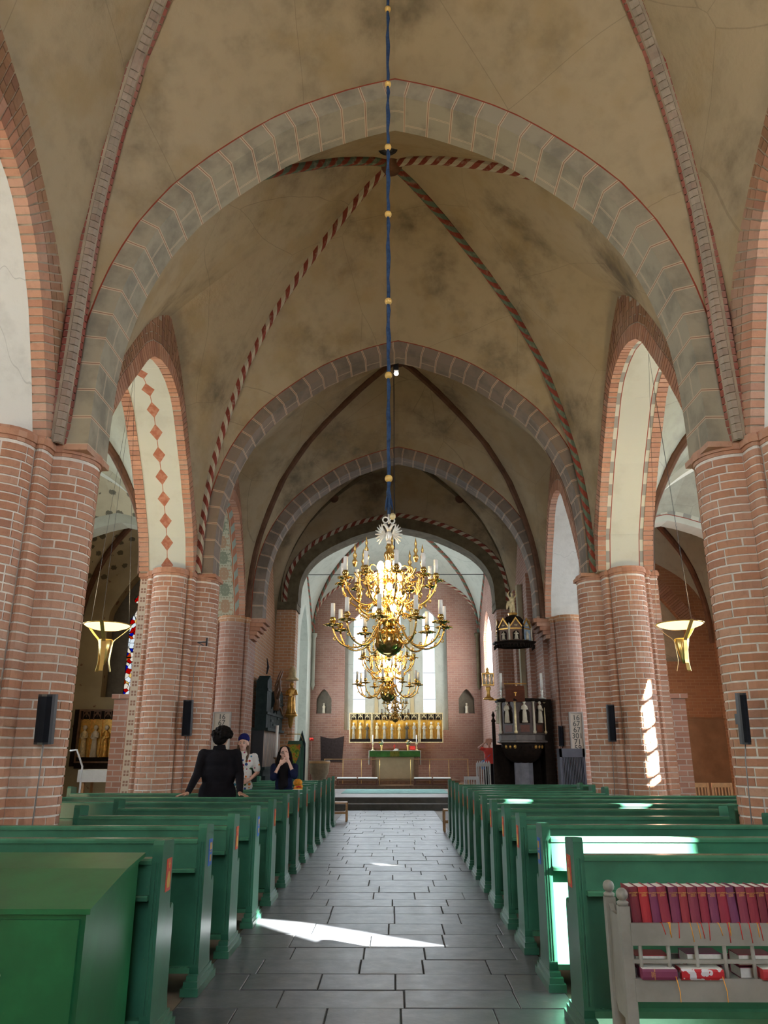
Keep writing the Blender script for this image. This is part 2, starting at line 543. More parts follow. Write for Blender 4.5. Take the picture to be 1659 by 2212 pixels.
M['grey_blue'] = plain('grey_blue_grating_paint', (0.12, 0.125, 0.16), 0.4, var=0.1)
M['cable'] = plain('grey_cable', (0.28, 0.26, 0.26), 0.6, var=0.05)
M['bag'] = plain('orange_yellow_bag', (0.80, 0.33, 0.02), 0.6, var=0.25, scale=25)
M['bluebag'] = plain('blue_striped_fabric', (0.10, 0.22, 0.50), 0.7, var=0.4, scale=60)
M['step_white'] = M['white_paint']


def glass_mat():
    t = NT('window_glass')
    tr = t.node('ShaderNodeBsdfTransparent')
    tr.inputs[0].default_value = (0.97, 0.99, 1.0, 1)
    gl = t.node('ShaderNodeBsdfGlossy')
    gl.inputs['Roughness'].default_value = 0.05
    mx = t.node('ShaderNodeMixShader')
    mx.inputs[0].default_value = 0.04
    t.link(tr.outputs[0], mx.inputs[1])
    t.link(gl.outputs[0], mx.inputs[2])
    t.link(mx.outputs[0], t.n['Material Output'].inputs[0])
    return t.m


def stained():
    t = NT('stained_glass')
    vo = t.node('ShaderNodeTexVoronoi')
    vo.inputs['Scale'].default_value = 7.5
    ve = t.node('ShaderNodeTexVoronoi', feature='DISTANCE_TO_EDGE')
    ve.inputs['Scale'].default_value = 7.5
    g = t.node('ShaderNodeNewGeometry').outputs['Position']
    t.link(g, vo.inputs['Vector'])
    t.link(g, ve.inputs['Vector'])
    sp = t.node('ShaderNodeSeparateColor')
    t.link(vo.outputs['Color'], sp.inputs[0])
    n = t.node('ShaderNodeValToRGB')
    n.color_ramp.interpolation = 'CONSTANT'
    e = n.color_ramp.elements
    cols = [(0.0, (0.5, 0.45, 0.4)), (0.30, (0.35, 0.02, 0.01)), (0.42, (0.5, 0.38, 0.2)), (0.58, (0.40, 0.10, 0.02)), (0.68, (0.02, 0.04, 0.3)), (0.74, (0.5, 0.5, 0.5)), (0.93, (0.03, 0.16, 0.12))]
    while len(e) < len(cols):
        e.new(0.5)
    for i, (p, c) in enumerate(cols):
        e[i].position = p
        e[i].color = (*c, 1)
    t.link(sp.outputs[0], n.inputs[0])
    lead = t.math('LESS_THAN', ve.outputs['Distance'], 0.035)
    c = t.mix(lead, n.outputs[0], (0.02, 0.02, 0.02))
    tr = t.node('ShaderNodeBsdfTransparent')
    t.link(c, tr.inputs[0])
    t.link(tr.outputs[0], t.n['Material Output'].inputs[0])
    return t.m


M['glass'] = glass_mat()
_t = NT('milky_window_glass')
_tl = _t.node('ShaderNodeBsdfTranslucent')
_tl.inputs[0].default_value = (0.9, 0.92, 0.92, 1)
_t.link(_tl.outputs[0], _t.n['Material Output'].inputs[0])
M['milky_glass'] = _t.m
M['stained'] = stained()


# ------------------------------------------------------------------ mesh helpers
class MB:
    def __init__(s):
        s.v = []
        s.f = []
        s.uv = []
        s.sm = []
        s.mi = []

    def face(s, idx, uv=None, smooth=False, mi=0):
        s.f.append(tuple(idx))
        s.uv.append(uv)
        s.sm.append(smooth)
        s.mi.append(mi)

    def quad(s, a, b, c, d, uv=None, mi=0):
        n = len(s.v)
        s.v += [Vector(a), Vector(b), Vector(c), Vector(d)]
        s.face((n, n + 1, n + 2, n + 3), uv, False, mi)

    def hexa(s, p, mi=0):
        """8 corner points: bottom ring 0-3, top ring 4-7"""
        n = len(s.v)
        s.v += [Vector(q) for q in p]
        for q in ((0, 3, 2, 1), (4, 5, 6, 7), (0, 1, 5, 4), (1, 2, 6, 5), (2, 3, 7, 6), (3, 0, 4, 7)):
            s.face([n + i for i in q], None, False, mi)

    def box(s, c, d, rot=None, mi=0):
        x, y, z = d[0] / 2, d[1] / 2, d[2] / 2
        P = [(-x, -y, -z), (x, -y, -z), (x, y, -z), (-x, y, -z), (-x, -y, z), (x, -y, z), (x, y, z), (-x, y, z)]
        if rot is not None:
            m = rot if isinstance(rot, Matrix) else Euler(rot).to_matrix()
            P = [m @ Vector(p) for p in P]
        s.hexa([Vector(p) + Vector(c) for p in P], mi)

    def bb(s, x0, x1, y0, y1, z0, z1, mi=0):
        s.box(((x0 + x1) / 2, (y0 + y1) / 2, (z0 + z1) / 2), (x1 - x0, y1 - y0, z1 - z0), None, mi)

    def tube(s, pts, rad, n=8, caps=True, smooth=True, mi=0, closed=False):
        pts = [Vector(p) for p in pts]
        if not isinstance(rad, (list, tuple)):
            rad = [rad] * len(pts)
        base = len(s.v)
        up = None
        L = len(pts)
        for i, p in enumerate(pts):
            if closed:
                t = pts[(i + 1) % L] - pts[i - 1]
            else:
                t = pts[min(i + 1, L - 1)] - pts[max(i - 1, 0)]
            t = t.normalized() if t.length > 1e-9 else Vector((0, 0, 1))
            if up is None:
                up = Vector((0, 0, 1)) if abs(t.z) < 0.9 else Vector((1, 0, 0))
            a = t.cross(up)
            if a.length < 1e-6:
                a = t.cross(Vector((0, 1, 0.3)))
            a.normalize()
            b = a.cross(t).normalized()
            up = b
            for k in range(n):
                th = 2 * math.pi * k / n
                s.v.append(p + (a * math.cos(th) + b * math.sin(th)) * rad[i])
        for i in range(L if closed else L - 1):
            j = (i + 1) % L
            for k in range(n):
                k2 = (k + 1) % n
                s.face((base + i * n + k, base + i * n + k2, base + j * n + k2, base + j * n + k), None, smooth, mi)
        if caps and not closed:
            s.face([base + k for k in range(n)][::-1], None, False, mi)
            s.face([base + (L - 1) * n + k for k in range(n)], None, False, mi)

    def lathe(s, prof, c=(0, 0, 0), n=16, smooth=True, mi=0, a0=0, a1=2 * math.pi, sq=1.0):
        full = abs(a1 - a0 - 2 * math.pi) < 1e-6
        base = len(s.v)
        m = n if full else n + 1
        for r, z in prof:
            for k in range(m):
                th = a0 + (a1 - a0) * k / n
                s.v.append(Vector((c[0] + r * math.cos(th), c[1] + r * sq * math.sin(th), c[2] + z)))
        for i in range(len(prof) - 1):
            for k in range(n):
                k2 = (k + 1) % m
                s.face((base + i * m + k, base + i * m + k2, base + (i + 1) * m + k2, base + (i + 1) * m + k), None, smooth, mi)
        if full:
            if prof[0][0] > 1e-6:
                s.face([base + k for k in range(n)][::-1], None, False, mi)
            if prof[-1][0] > 1e-6:
                s.face([base + (len(prof) - 1) * m + k for k in range(n)], None, False, mi)

    def ball(s, c, r, n=12, m=8, mi=0, sz=None, rot=None):
        sz = sz or (1, 1, 1)
        base = len(s.v)
        mt = Euler(rot).to_matrix() if rot is not None else None
        for i in range(m + 1):
            ph = math.pi * i / m
            for k in range(n):
                th = 2 * math.pi * k / n
                q = Vector((r * sz[0] * math.sin(ph) * math.cos(th), r * sz[1] * math.sin(ph) * math.sin(th), -r * sz[2] * math.cos(ph)))
                if mt:
                    q = mt @ q
                s.v.append(q + Vector(c))
        for i in range(m):
            for k in range(n):
                k2 = (k + 1) % n
                s.face((base + i * n + k, base + i * n + k2, base + (i + 1) * n + k2, base + (i + 1) * n + k), None, True, mi)

    def prism(s, poly, fn, d0, d1, mi=0, uvs=True, side_mi=None):
        """poly: 2D outline; fn(a,b,d)->3D"""
        side_mi = mi if side_mi is None else side_mi
        tri = tessellate_polygon([[Vector((a, b, 0)) for a, b in poly]])
        n = len(s.v)
        s.v += [Vector(fn(a, b, d0)) for a, b in poly] + [Vector(fn(a, b, d1)) for a, b in poly]
        L = len(poly)
        for t in tri:
            s.face((n + t[0], n + t[1], n + t[2]), [poly[i] for i in t], False, mi)
            s.face((n + L + t[2], n + L + t[1], n + L + t[0]), [poly[i] for i in reversed(t)], False, mi)
        acc = 0
        for i in range(L):
            j = (i + 1) % L
            dl = math.hypot(poly[j][0] - poly[i][0], poly[j][1] - poly[i][1])
            s.face((n + i, n + j, n + L + j, n + L + i), [(d0, acc), (d0, acc + dl), (d1, acc + dl), (d1, acc)], False, side_mi)
            acc += dl

    def plate(s, outline, holes, fn, d0, d1, mi=0, hole_mi=None):
        hole_mi = mi if hole_mi is None else hole_mi
        loops = [outline] + holes
        tri = tessellate_polygon([[Vector((a, b, 0)) for a, b in l] for l in loops])
        flat = [p for l in loops for p in l]
        n = len(s.v)
        L = len(flat)
        s.v += [Vector(fn(a, b, d0)) for a, b in flat] + [Vector(fn(a, b, d1)) for a, b in flat]
        for t in tri:
            s.face((n + t[0], n + t[1], n + t[2]), [flat[i] for i in t], False, mi)
            s.face((n + L + t[2], n + L + t[1], n + L + t[0]), [flat[i] for i in reversed(t)], False, mi)
        o = 0
        for li, l in enumerate(loops):
            acc = 0
            for i in range(len(l)):
                j = (i + 1) % len(l)
                dl = math.hypot(l[j][0] - l[i][0], l[j][1] - l[i][1])
                s.face((n + o + i, n + o + j, n + L + o + j, n + L + o + i), [(d0, acc), (d0, acc + dl), (d1, acc + dl), (d1, acc)], False, mi if li == 0 else hole_mi)
                acc += dl
            o += len(l)

    def mesh(s, name, mats, fix=True):
        me = bpy.data.meshes.new(name)
        me.from_pydata([tuple(v) for v in s.v], [], s.f)
        mats = mats if isinstance(mats, (list, tuple)) else [mats]
        for m in mats:
            me.materials.append(m)
        if any(s.mi):
            me.polygons.foreach_set('material_index', s.mi)
        me.polygons.foreach_set('use_smooth', s.sm)
        if any(u is not None for u in s.uv):
            ul = me.uv_layers.new(name='UVMap')
            data = []
            for f, u in zip(s.f, s.uv):
                for i in range(len(f)):
                    data += list(u[i]) if u else [0.0, 0.0]
            ul.data.foreach_set('uv', data)
        if fix:
            bm = bmesh.new()
            bm.from_mesh(me)
            bmesh.ops.recalc_face_normals(bm, faces=bm.faces)
            bm.to_mesh(me)
            bm.free()
        return me


def put(name, me, parent=None, loc=None, rot=None):
    o = bpy.data.objects.new(name, me)
    COL.objects.link(o)
    if parent:
        o.parent = parent
    if loc is not None:
        o.location = loc
    if rot is not None:
        o.rotation_euler = rot
    return o


def obj(name, mb, mat, parent=None, loc=None, rot=None, fix=True):
    return put(name, mb.mesh(name, mat, fix), parent, loc, rot)


def tag(o, label=None, cat=None, group=None, kind=None):
    if label:
        o['label'] = label
    if cat:
        o['category'] = cat
    if group:
        o['group'] = group
    if kind:
        o['kind'] = kind
    return o


def thing(name, label, cat, loc=(0, 0, 0), rz=0, group=None):
    o = bpy.data.objects.new(name, None)
    o.empty_display_size = 0.1
    COL.objects.link(o)
    o.location = loc
    o.rotation_euler = (0, 0, rz)
    return tag(o, label, cat, group)


def struct(name, mb, mat, label=None, parent=None):
    o = obj(name, mb, mat, parent)
    if parent is None:
        tag(o, label, kind='structure')
    return o


def dup_tree(o, parent=None):
    c = o.copy()
    COL.objects.link(c)
    c.parent = parent
    for ch in list(o.children):
        dup_tree(ch, c)
    return c


def resample(pts, n):
    pts = [Vector(p) for p in pts]
    L = [0]
    for a, b in zip(pts, pts[1:]):
        L.append(L[-1] + (b - a).length)
    out = []
    j = 0
    for i in range(n):
        d = L[-1] * i / (n - 1)
        while j < len(L) - 2 and L[j + 1] < d:
            j += 1
        t = (d - L[j]) / max(1e-9, L[j + 1] - L[j])
        out.append(pts[j].lerp(pts[j + 1], min(1, max(0, t))))
    return out


def length(pts):
    return sum((Vector(b) - Vector(a)).length for a, b in zip(pts, pts[1:]))


def txt(body, size, mat, name='lettering', extrude=0.001, align='CENTER', spacing=0.9):
    c = bpy.data.curves.new(name, 'FONT')
    c.body = body
    c.size = size
    c.extrude = extrude
    c.align_x = align
    c.align_y = 'CENTER'
    c.space_line = spacing
    o = bpy.data.objects.new(name, c)
    COL.objects.link(o)
    bpy.context.view_layer.update()
    me = bpy.data.meshes.new_from_object(o.evaluated_get(bpy.context.evaluated_depsgraph_get()))
    bpy.data.objects.remove(o)
    me.materials.clear()
    me.materials.append(mat)
    return me


def blob(parts, voxel=0.012, smooth_iter=3):
    """one continuous surface out of overlapping capsules and ellipsoids (voxel remesh)"""
    mb = MB()
    for p in parts:
        if p[0] == 'c':
            _, a, b, ra, rb = p
            a, b = Vector(a), Vector(b)
            pts = [a.lerp(b, t) for t in (0, 0.33, 0.66, 1)]
            mb.tube(pts, [ra, ra + (rb - ra) * .33, ra + (rb - ra) * .66, rb], 10)
            mb.ball(a, ra, 10, 6)
            mb.ball(b, rb, 10, 6)
        else:
            _, c, sz, rot = p
            mb.ball(c, 1.0, 14, 10, 0, sz, rot)
    me = mb.mesh('tmp', M['skin'])
    o = put('tmp', me)
    m = o.modifiers.new('r', 'REMESH')
    m.mode = 'VOXEL'
    m.voxel_size = voxel
    if smooth_iter:
        k = o.modifiers.new('s', 'SMOOTH')
        k.iterations = smooth_iter
        k.factor = 0.5
    bpy.context.view_layer.update()
    out = bpy.data.meshes.new_from_object(o.evaluated_get(bpy.context.evaluated_depsgraph_get()))
    bpy.data.objects.remove(o)
    bpy.data.meshes.remove(me)
    out.polygons.foreach_set('use_smooth', [True] * len(out.polygons))
    return out

# ================================================================== STRUCTURE
XL, XR = -3.73, 3.82            # faces of the two arcade walls towards the nave
TH = 1.0                        # thickness of the arcade walls
XLO, XRO = -9.9, 9.9            # outer walls
ZS = 4.85                       # springing height

P_TRANS = [(1, 0), (1.0, .10), (.995, .2), (.98, .3), (.955, .38), (.93, .445), (.89, .515), (.85, .575), (.80, .63), (.75, .68), (.645, .757), (.527, .827), (.42, .883), (.32, .921), (.18, .963), (.09, .984), (0, 1.0)]
P_WALL = [(1, 0), (.97, .13), (.88, .25), (.75, .40), (.6, .56), (.5, .66), (.35, .80), (.24, .88), (.12, .95), (0, 1)]
P_OPEN = [(1, 0), (.93, .2), (.8, .39), (.66, .57), (.52, .72), (.38, .87), (.28, .94), (.14, .985), (0, 1)]
P_WALL1 = [(1, 0), (1, .15), (.97, .33), (.886, .48), (.766, .61), (.634, .73), (.477, .82), (.3, .91), (.15, .96), (0, 1)]
P_OPEN1 = [(1, 0), (.948, .21), (.88, .44), (.804, .62), (.715, .75), (.63, .81), (.58, .84), (.3, .95), (0, 1)]
P_RIB = [(0, 0), (.004, .12), (.02, .22), (.035, .285), (.07, .365), (.14, .48), (.23, .60), (.39, .73), (.55, .82), (.75, .915), (.9, .975), (1, 1)]
P_RIB1 = [(0, 0), (.012, .10), (.020, .21), (.026, .32), (.054, .455), (.114, .58), (.203, .69), (.292, .745), (.45, .85), (.65, .94), (.85, .985), (1, 1)]


def outline(a0, a1, zs, za, prof, n=48):
    """list of (a, z) from a0 over the apex to a1"""
    c, h = (a0 + a1) / 2, (a1 - a0) / 2
    left = [Vector((c - h * p, zs + (za - zs) * q, 0)) for p, q in prof]
    l = resample(left, n // 2 + 1)
    r = [Vector((2 * c - p.x, p.y, 0)) for p in reversed(l[:-1])]
    return [(p.x, p.y) for p in l + r]


def offset(pts, d, closed=False):
    """offset a 2D polyline to its left-hand side by d"""
    out = []
    n = len(pts)
    for i in range(n):
        if closed:
            a, b = pts[i - 1], pts[(i + 1) % n]
        else:
            a, b = pts[max(0, i - 1)], pts[min(n - 1, i + 1)]
        p = pts[i]
        t1 = Vector((p[0] - a[0], p[1] - a[1]))
        t2 = Vector((b[0] - p[0], b[1] - p[1]))
        t1 = t1.normalized() if t1.length > 1e-9 else t2.normalized()
        t2 = t2.normalized() if t2.length > 1e-9 else t1
        m = (t1 + t2)
        m = m.normalized() if m.length > 1e-9 else t1
        k = 1 / max(0.6, m.dot(t1))
        out.append((p[0] - m.y * d * k, p[1] + m.x * d * k))
    return out


# ---------------- floor
fl = MB()
fl.bb(XLO - .5, XRO + .5, -7.5, 35.5, -0.3, -0.02)
floor = struct('floor', fl, M['pew_floor'], 'brown worn floor under and beside the pews')
aisle_bed = MB()
aisle_bed.bb(-1.46, 1.21, -5, 24.6, -0.03, -0.012)
obj('joint_bed', aisle_bed, M['joint'], floor)
rs = random.Random(5)
y = 3.6
row = 0
stone_i = 0
while y < 24.55:
    dep = rs.uniform(0.36, 0.50)
    x = -1.45 + (0 if row % 2 else -0.0)
    first = True
    while x < 1.18:
        w = rs.uniform(0.48, 0.86)
        if first:
            w = rs.uniform(0.35, 0.8)
            first = False
        if x + w > 1.02:
            w = 1.20 - x
        mb = MB()
        g = 0.0035
        x0, x1, y0, y1 = x + g, x + w - g, y + g, min(y + dep, 24.58) - g
        dz = rs.uniform(-0.003, 0.002)
        c = 0.005
        P = [(x0, y0, -0.02), (x1, y0, -0.02), (x1, y1, -0.02), (x0, y1, -0.02), (x0, y0, dz - .004), (x1, y0, dz - .004), (x1, y1, dz - .004), (x0, y1, dz - .004),
             (x0 + c, y0 + c, dz), (x1 - c, y0 + c, dz), (x1 - c, y1 - c, dz), (x0 + c, y1 - c, dz)]
        mb.v = [Vector(p) for p in P]
        for q in ((0, 3, 2, 1), (0, 1, 5, 4), (1, 2, 6, 5), (2, 3, 7, 6), (3, 0, 4, 7), (4, 5, 9, 8), (5, 6, 10, 9), (6, 7, 11, 10), (7, 4, 8, 11), (8, 9, 10, 11)):
            mb.face(q)
        o = obj('stone', mb, M['stone'], floor)
        x += w
    y += dep
    row += 1


# ---------------- masonry helpers
def run_brick(pts, h, proud=0.009, deep=0.03):
    """a brick whose face follows the plan polyline pts (local x,y), height h"""
    a = offset(pts, -proud)
    b = offset(pts, deep)
    mb = MB()
    n = len(pts)
    for z in (0, h):
        mb.v += [Vector((p[0], p[1], z)) for p in a] + [Vector((p[0], p[1], z)) for p in b]
    A0, B0, A1, B1 = 0, n, 2 * n, 3 * n
    for i in range(n - 1):
        mb.face((A0 + i, A0 + i + 1, A1 + i + 1, A1 + i))
        mb.face((A1 + i, A1 + i + 1, B1 + i + 1, B1 + i))
        mb.face((A0 + i, B0 + i, B0 + i + 1, A0 + i + 1))
    mb.face((A0, A1, B1, B0))
    mb.face((A0 + n - 1, B0 + n - 1, B1 + n - 1, A1 + n - 1))
    return mb


def sub_run(pts, s0, s1):
    out = []
    acc = 0
    for i in range(len(pts) - 1):
        a, b = Vector(pts[i]), Vector(pts[i + 1])
        l = (b - a).length
        if acc + l > s0 and acc < s1:
            if not out:
                out.append(a.lerp(b, max(0, (s0 - acc) / l)))
            out.append(a.lerp(b, min(1, (s1 - acc) / l)))
        acc += l
    return [(p.x, p.y) for p in out]


def arc(cx, cy, r, a0, a1, n):
    return [(cx + r * math.cos(R(a0 + (a1 - a0) * i / n)), cy + r * math.sin(R(a0 + (a1 - a0) * i / n))) for i in range(n + 1)]


# plan of a pier: dx towards the nave, dy towards the west (the camera)
QA = arc(0, .60, .31, 90, 0, 6) + arc(.355, .55, .04, 180, 0, 4) + [(.41, .50)]
QUAD = QA + [(.41, .36)] + arc(.41, 0, .36, 90, 0, 6)[1:]
AISLE_Q = arc(0, .60, .31, 90, 180, 6)[1:] + arc(-.38, .55, .055, 0, 180, 5) + [(-.435, .50), (-.59, .50)]


def full_plan(q):
    p = q + [(x, -y) for x, y in reversed(q)]
    return [p[i] for i in range(len(p)) if i == 0 or p[i] != p[i - 1]] + [(x, -y) for x, y in AISLE_Q] + list(reversed(AISLE_Q))


PLAN_COLUMN = full_plan(QUAD)
PLAN_FLAT = full_plan(QA)
RUNS = [('w', arc(0, .60, .31, 180, 0, 12)), ('w', arc(.355, .55, .04, 180, 0, 4) + [(.41, .50), (.41, .36)]), ('w', [(.41, .50), (.41, .36)]),
        ('n', arc(.41, 0, .36, 90, -90, 12)), ('e', [(.41, -.36), (.41, -.50), (.395, -.50)]), ('e', arc(.355, -.55, .04, 0, -180, 4)),
        ('e', arc(0, -.60, .31, 0, -180, 12)), ('e', arc(-.38, -.55, .055, 0, -180, 4)), ('e', [(-.435, -.50), (-.59, -.50), (-.59, .50), (-.435, .50)]),
        ('w', arc(-.38, .55, .055, 180, 0, 4))]
del RUNS[2]
COURSE, JOINT = 0.092, 0.019
BRICK_CACHE = {}


def extrude_plan(mb, plan, fn, z0, z1, mi=0, cap=True):
    acc = 0
    n = len(plan)
    for i in range(n):
        a, b = plan[i], plan[(i + 1) % n]
        l = math.hypot(b[0] - a[0], b[1] - a[1])
        mb.quad(fn(*a, z0), fn(*b, z0), fn(*b, z1), fn(*a, z1), [(acc, z0), (acc + l, z0), (acc + l, z1), (acc, z1)], mi)
        acc += l
    if cap:
        tri = tessellate_polygon([[Vector((a, b, 0)) for a, b in plan]])
        for z in (z0, z1):
            k = len(mb.v)
            mb.v += [Vector(fn(a, b, z)) for a, b in plan]
            for t in tri:
                mb.face([k + i for i in t], None, False, mi)


def layout(L, odd, seed):
    """joint positions along a run of length L"""
    if L < 0.36:
        return [0, L]
    out = [0.0]
    x = 0.13 if odd else 0.27
    k = odd
    while x < L - 0.09:
        out.append(x)
        k += 1
        x += 0.27 if (k % 3) else 0.14
    out.append(L)
    return out


def pier(side, yc, bricks, label, strip=None, stub=True, xc=None, flat=False):
    """side -1 left, +1 right"""
    xc = xc if xc is not None else (-4.14 if side < 0 else 4.22)
    PLAN = PLAN_FLAT if flat else PLAN_COLUMN
    s = -side                       # nave direction in world x

    def fn(dx, dy, z):
        return (s * dx, -dy, z)
    core = MB()
    extrude_plan(core, PLAN, fn, -0.02, ZS - .1)
    p = obj('pier', core, M['mortar'] if bricks else M['wall_brick'], None, (xc, yc, 0))
    tag(p, label, kind='structure')
    cap = MB()
    for d, z0, z1 in ((0.014, ZS - .13, ZS - .09), (0.036, ZS - .09, ZS - .02), (0.022, ZS - .02, ZS + .015)):
        pl = offset(PLAN, d, True)
        extrude_plan(cap, pl, fn, z0, z1)
    if not flat:
        cap.hexa([Vector(fn(a_, b_, z_)) for z_ in (ZS - .06, ZS + .005) for a_, b_ in ((.20, -.30), (.78, -.30), (.78, .38), (.20, .38))])
    if flat:
        for q in range(5):
            z0_, z1_ = ZS - .50 + q * .10, ZS - .40 + q * .10
            reach = .41 + (.10 + .075 * q)
            cor = MB()
            cor.hexa([Vector(fn(a_, b_, z_)) for z_ in (z0_ + .004, z1_ + .003) for a_, b_ in ((.30, -.28), (reach, -.28 + .03 * (4 - q)), (reach, .46 - .03 * (4 - q)), (.30, .46))])
            obj('corbel_course', cor, M['brick'], p)
    obj('capital', cap, M['orange_brick'] if not bricks else M['brick'], p)
    if stub:
        st = MB()
        pl = [(-.55, .33), (-.92, .33), (-.92, -.33), (-.55, -.33)]
        extrude_plan(st, pl, fn, -0.02, 2.55)
        pl2 = [(-.55, .37), (-.96, .37), (-.96, -.37), (-.55, -.37)]
        extrude_plan(st, pl2, fn, 2.55, 2.63)
        obj('short_buttress', st, M['wall_brick'], p)
    if strip is not None:
        q = MB()
        a, b = strip
        z0, z1 = 0.0, ZS - .13
        P = [fn(a, .512, z0), fn(b, .512, z0), fn(b, .512, z1), fn(a, .512, z1)]
        Q = [fn(a, .49, z0), fn(b, .49, z0), fn(b, .49, z1), fn(a, .49, z1)]
        w = abs(b - a)
        q.quad(*P, [(0, z0), (w, z0), (w, z1), (0, z1)])
        q.quad(P[0], P[3], Q[3], Q[0])
        q.quad(P[1], P[2], Q[2], Q[1])
        obj('painted_strip', q, M['quatre'], p)
    if not bricks:
        return p
    rnd = random.Random(int(yc * 10) + side)
    cand, rest = [], MB()
    nco = int((ZS - .13) / COURSE)
    for ri, (face, run) in enumerate(RUNS):
        L = sum(math.hypot(b[0] - a[0], b[1] - a[1]) for a, b in zip(run, run[1:]))
        for odd in (0, 1, 2, 3):
            J = layout(L, odd % 2, ri)
            if odd >= 2 and L > .4:      # a second bond so that joints do not line up
                J = [0] + [min(L - .07, j + .05) for j in J[1:-1]] + [L]
            for bi in range(len(J) - 1):
                key = (side, ri, odd, bi)
                if key not in BRICK_CACHE:
                    pts = sub_run(run, J[bi] + JOINT / 2, J[bi + 1] - JOINT / 2)
                    pts = [(s * a, -b) for a, b in pts]
                    if s < 0:
                        pts = pts[::-1]
                    # keep the outside on the right-hand side whichever way the run goes
                    mx = sum(a for a, b in pts) / len(pts)
                    my = sum(b for a, b in pts) / len(pts)
                    mb = run_brick(pts, COURSE - JOINT)
                    BRICK_CACHE[key] = (mb, mb.mesh('brick', M['brick']), (mx, my), math.hypot(pts[-1][0] - pts[0][0], pts[-1][1] - pts[0][1]))
                mb, me, (mx, my), wd = BRICK_CACHE[key]
                for co in range(nco):
                    if (co * 7 + co // 3) % 4 != odd:
                        continue
                    z = co * COURSE + JOINT / 2
                    wx, wy = xc + mx, yc + my
                    sc = screen((wx, wy, z))
                    d = math.hypot(wx, wy)
                    # facing factor
                    cx_, cy_ = {'w': (0, -1), 'n': (s, 0), 'e': (0, 1)}[face]
                    if len(run) > 6 and face != 'e':
                        lc = {0: (0, -.6), 2: (s * .41, 0)}.get(ri, (0, 0))
                        v = Vector((mx - lc[0], my - lc[1])).normalized()
                        cx_, cy_ = v
                    fac = -(cx_ * wx + cy_ * wy) / d
                    vis = sc and -20 < sc[0] < 1680 and z > 0.75 and fac > 0.05
                    off = (0, 0, rnd.uniform(-.002, .002))
                    if vis:
                        cand.append((fac * wd / d ** 2, me, mb, z + off[2], (rnd.uniform(-.002, .002), rnd.uniform(-.002, .002))))
                    else:
                        n = len(rest.v)
                        rest.v += [Vector((v.x, v.y, v.z + z)) for v in mb.v]
                        for f in mb.f:
                            rest.face([n + i for i in f])
    cand.sort(key=lambda c: -c[0])
    for c in cand[:300]:
        put('brick', c[1], p, (c[4][0], c[4][1], c[3]))
    for c in cand[300:]:
        n = len(rest.v)
        rest.v += [Vector((v.x, v.y, v.z + c[3])) for v in c[2].v]
        for f in c[2].f:
            rest.face([n + i for i in f])
    tag(obj('brickwork', rest, M['brick'], p, fix=True), kind='stuff')
    return p


pier(-1, 8.2, True, 'big brick pier at the left edge of the nave, nearest one')
pier(1, 8.2, True, 'big brick pier at the right edge of the nave, nearest one')
pier(-1, 14.6, True, 'second brick pier on the left with a painted quatrefoil strip', strip=(-.59, -.44))
pier(1, 14.6, True, 'second brick pier on the right with a sunlit half column', xc=4.33)
pier(-1, 19.75, False, 'third brick pier on the left, behind the left hymn board', strip=(.29, .41), xc=-4.02, flat=True)
pier(1, 19.75, False, 'third brick pier on the right, behind the right hymn board and pulpit', xc=4.35, flat=True)
pier(-1, -1.55, False, 'brick pier of the left arcade behind the viewer')
pier(1, -1.55, False, 'brick pier of the right arcade behind the viewer')


# ---------------- arches across the nave
def cross_arch(x0, x1, zs, za, yf, th, fh, mat, label, prof=P_TRANS, n=64, ext=0.5, name='transverse_arch'):
    o = outline(x0, x1, zs, za, prof, n)
    inn = offset(o, -fh)          # travelling left to right over the top: right-hand side is inside
    ext_ = offset(o, ext)
    mb = MB()
    acc = 0
    n = len(o)

    def cut(p):
        return (p[0], max(p[1], zs))
    for i in range(n - 1):
        l = math.hypot(o[i + 1][0] - o[i][0], o[i + 1][1] - o[i][1])
        u0, u1 = acc, acc + l
        acc += l
        A, B = o[i], o[i + 1]
        a, b = inn[i], inn[i + 1]
        E0, E1 = ext_[i], ext_[i + 1]
        f3 = lambda p, y: (p[0], y, p[1])
        mb.quad(f3(E0, yf), f3(E1, yf), f3(B, yf), f3(A, yf), [(u0, -ext), (u1, -ext), (u1, 0), (u0, 0)])
        mb.quad(f3(A, yf), f3(B, yf), f3(b, yf), f3(a, yf), [(u0, 0.0), (u1, 0.0), (u1, fh), (u0, fh)])
        mb.quad(f3(a, yf), f3(b, yf), f3(b, yf + th), f3(a, yf + th), [(u0, fh), (u1, fh), (u1, fh + th), (u0, fh + th)])
        mb.quad(f3(a, yf + th), f3(b, yf + th), f3(B, yf + th), f3(A, yf + th), [(u0, fh + th), (u1, fh + th), (u1, fh * 2 + th), (u0, fh * 2 + th)])
        mb.quad(f3(A, yf + th), f3(B, yf + th), f3(E1, yf + th), f3(E0, yf + th), [(u0, 2), (u1, 2), (u1, 3), (u0, 3)])
    for i in (0, n - 1):
        E_, A_, a_ = ext_[i], o[i], inn[i]
        mb.quad((E_[0], yf, zs), (a_[0], yf, zs), (a_[0], yf + th, zs), (E_[0], yf + th, zs))
    return struct(name, mb, mat, label)


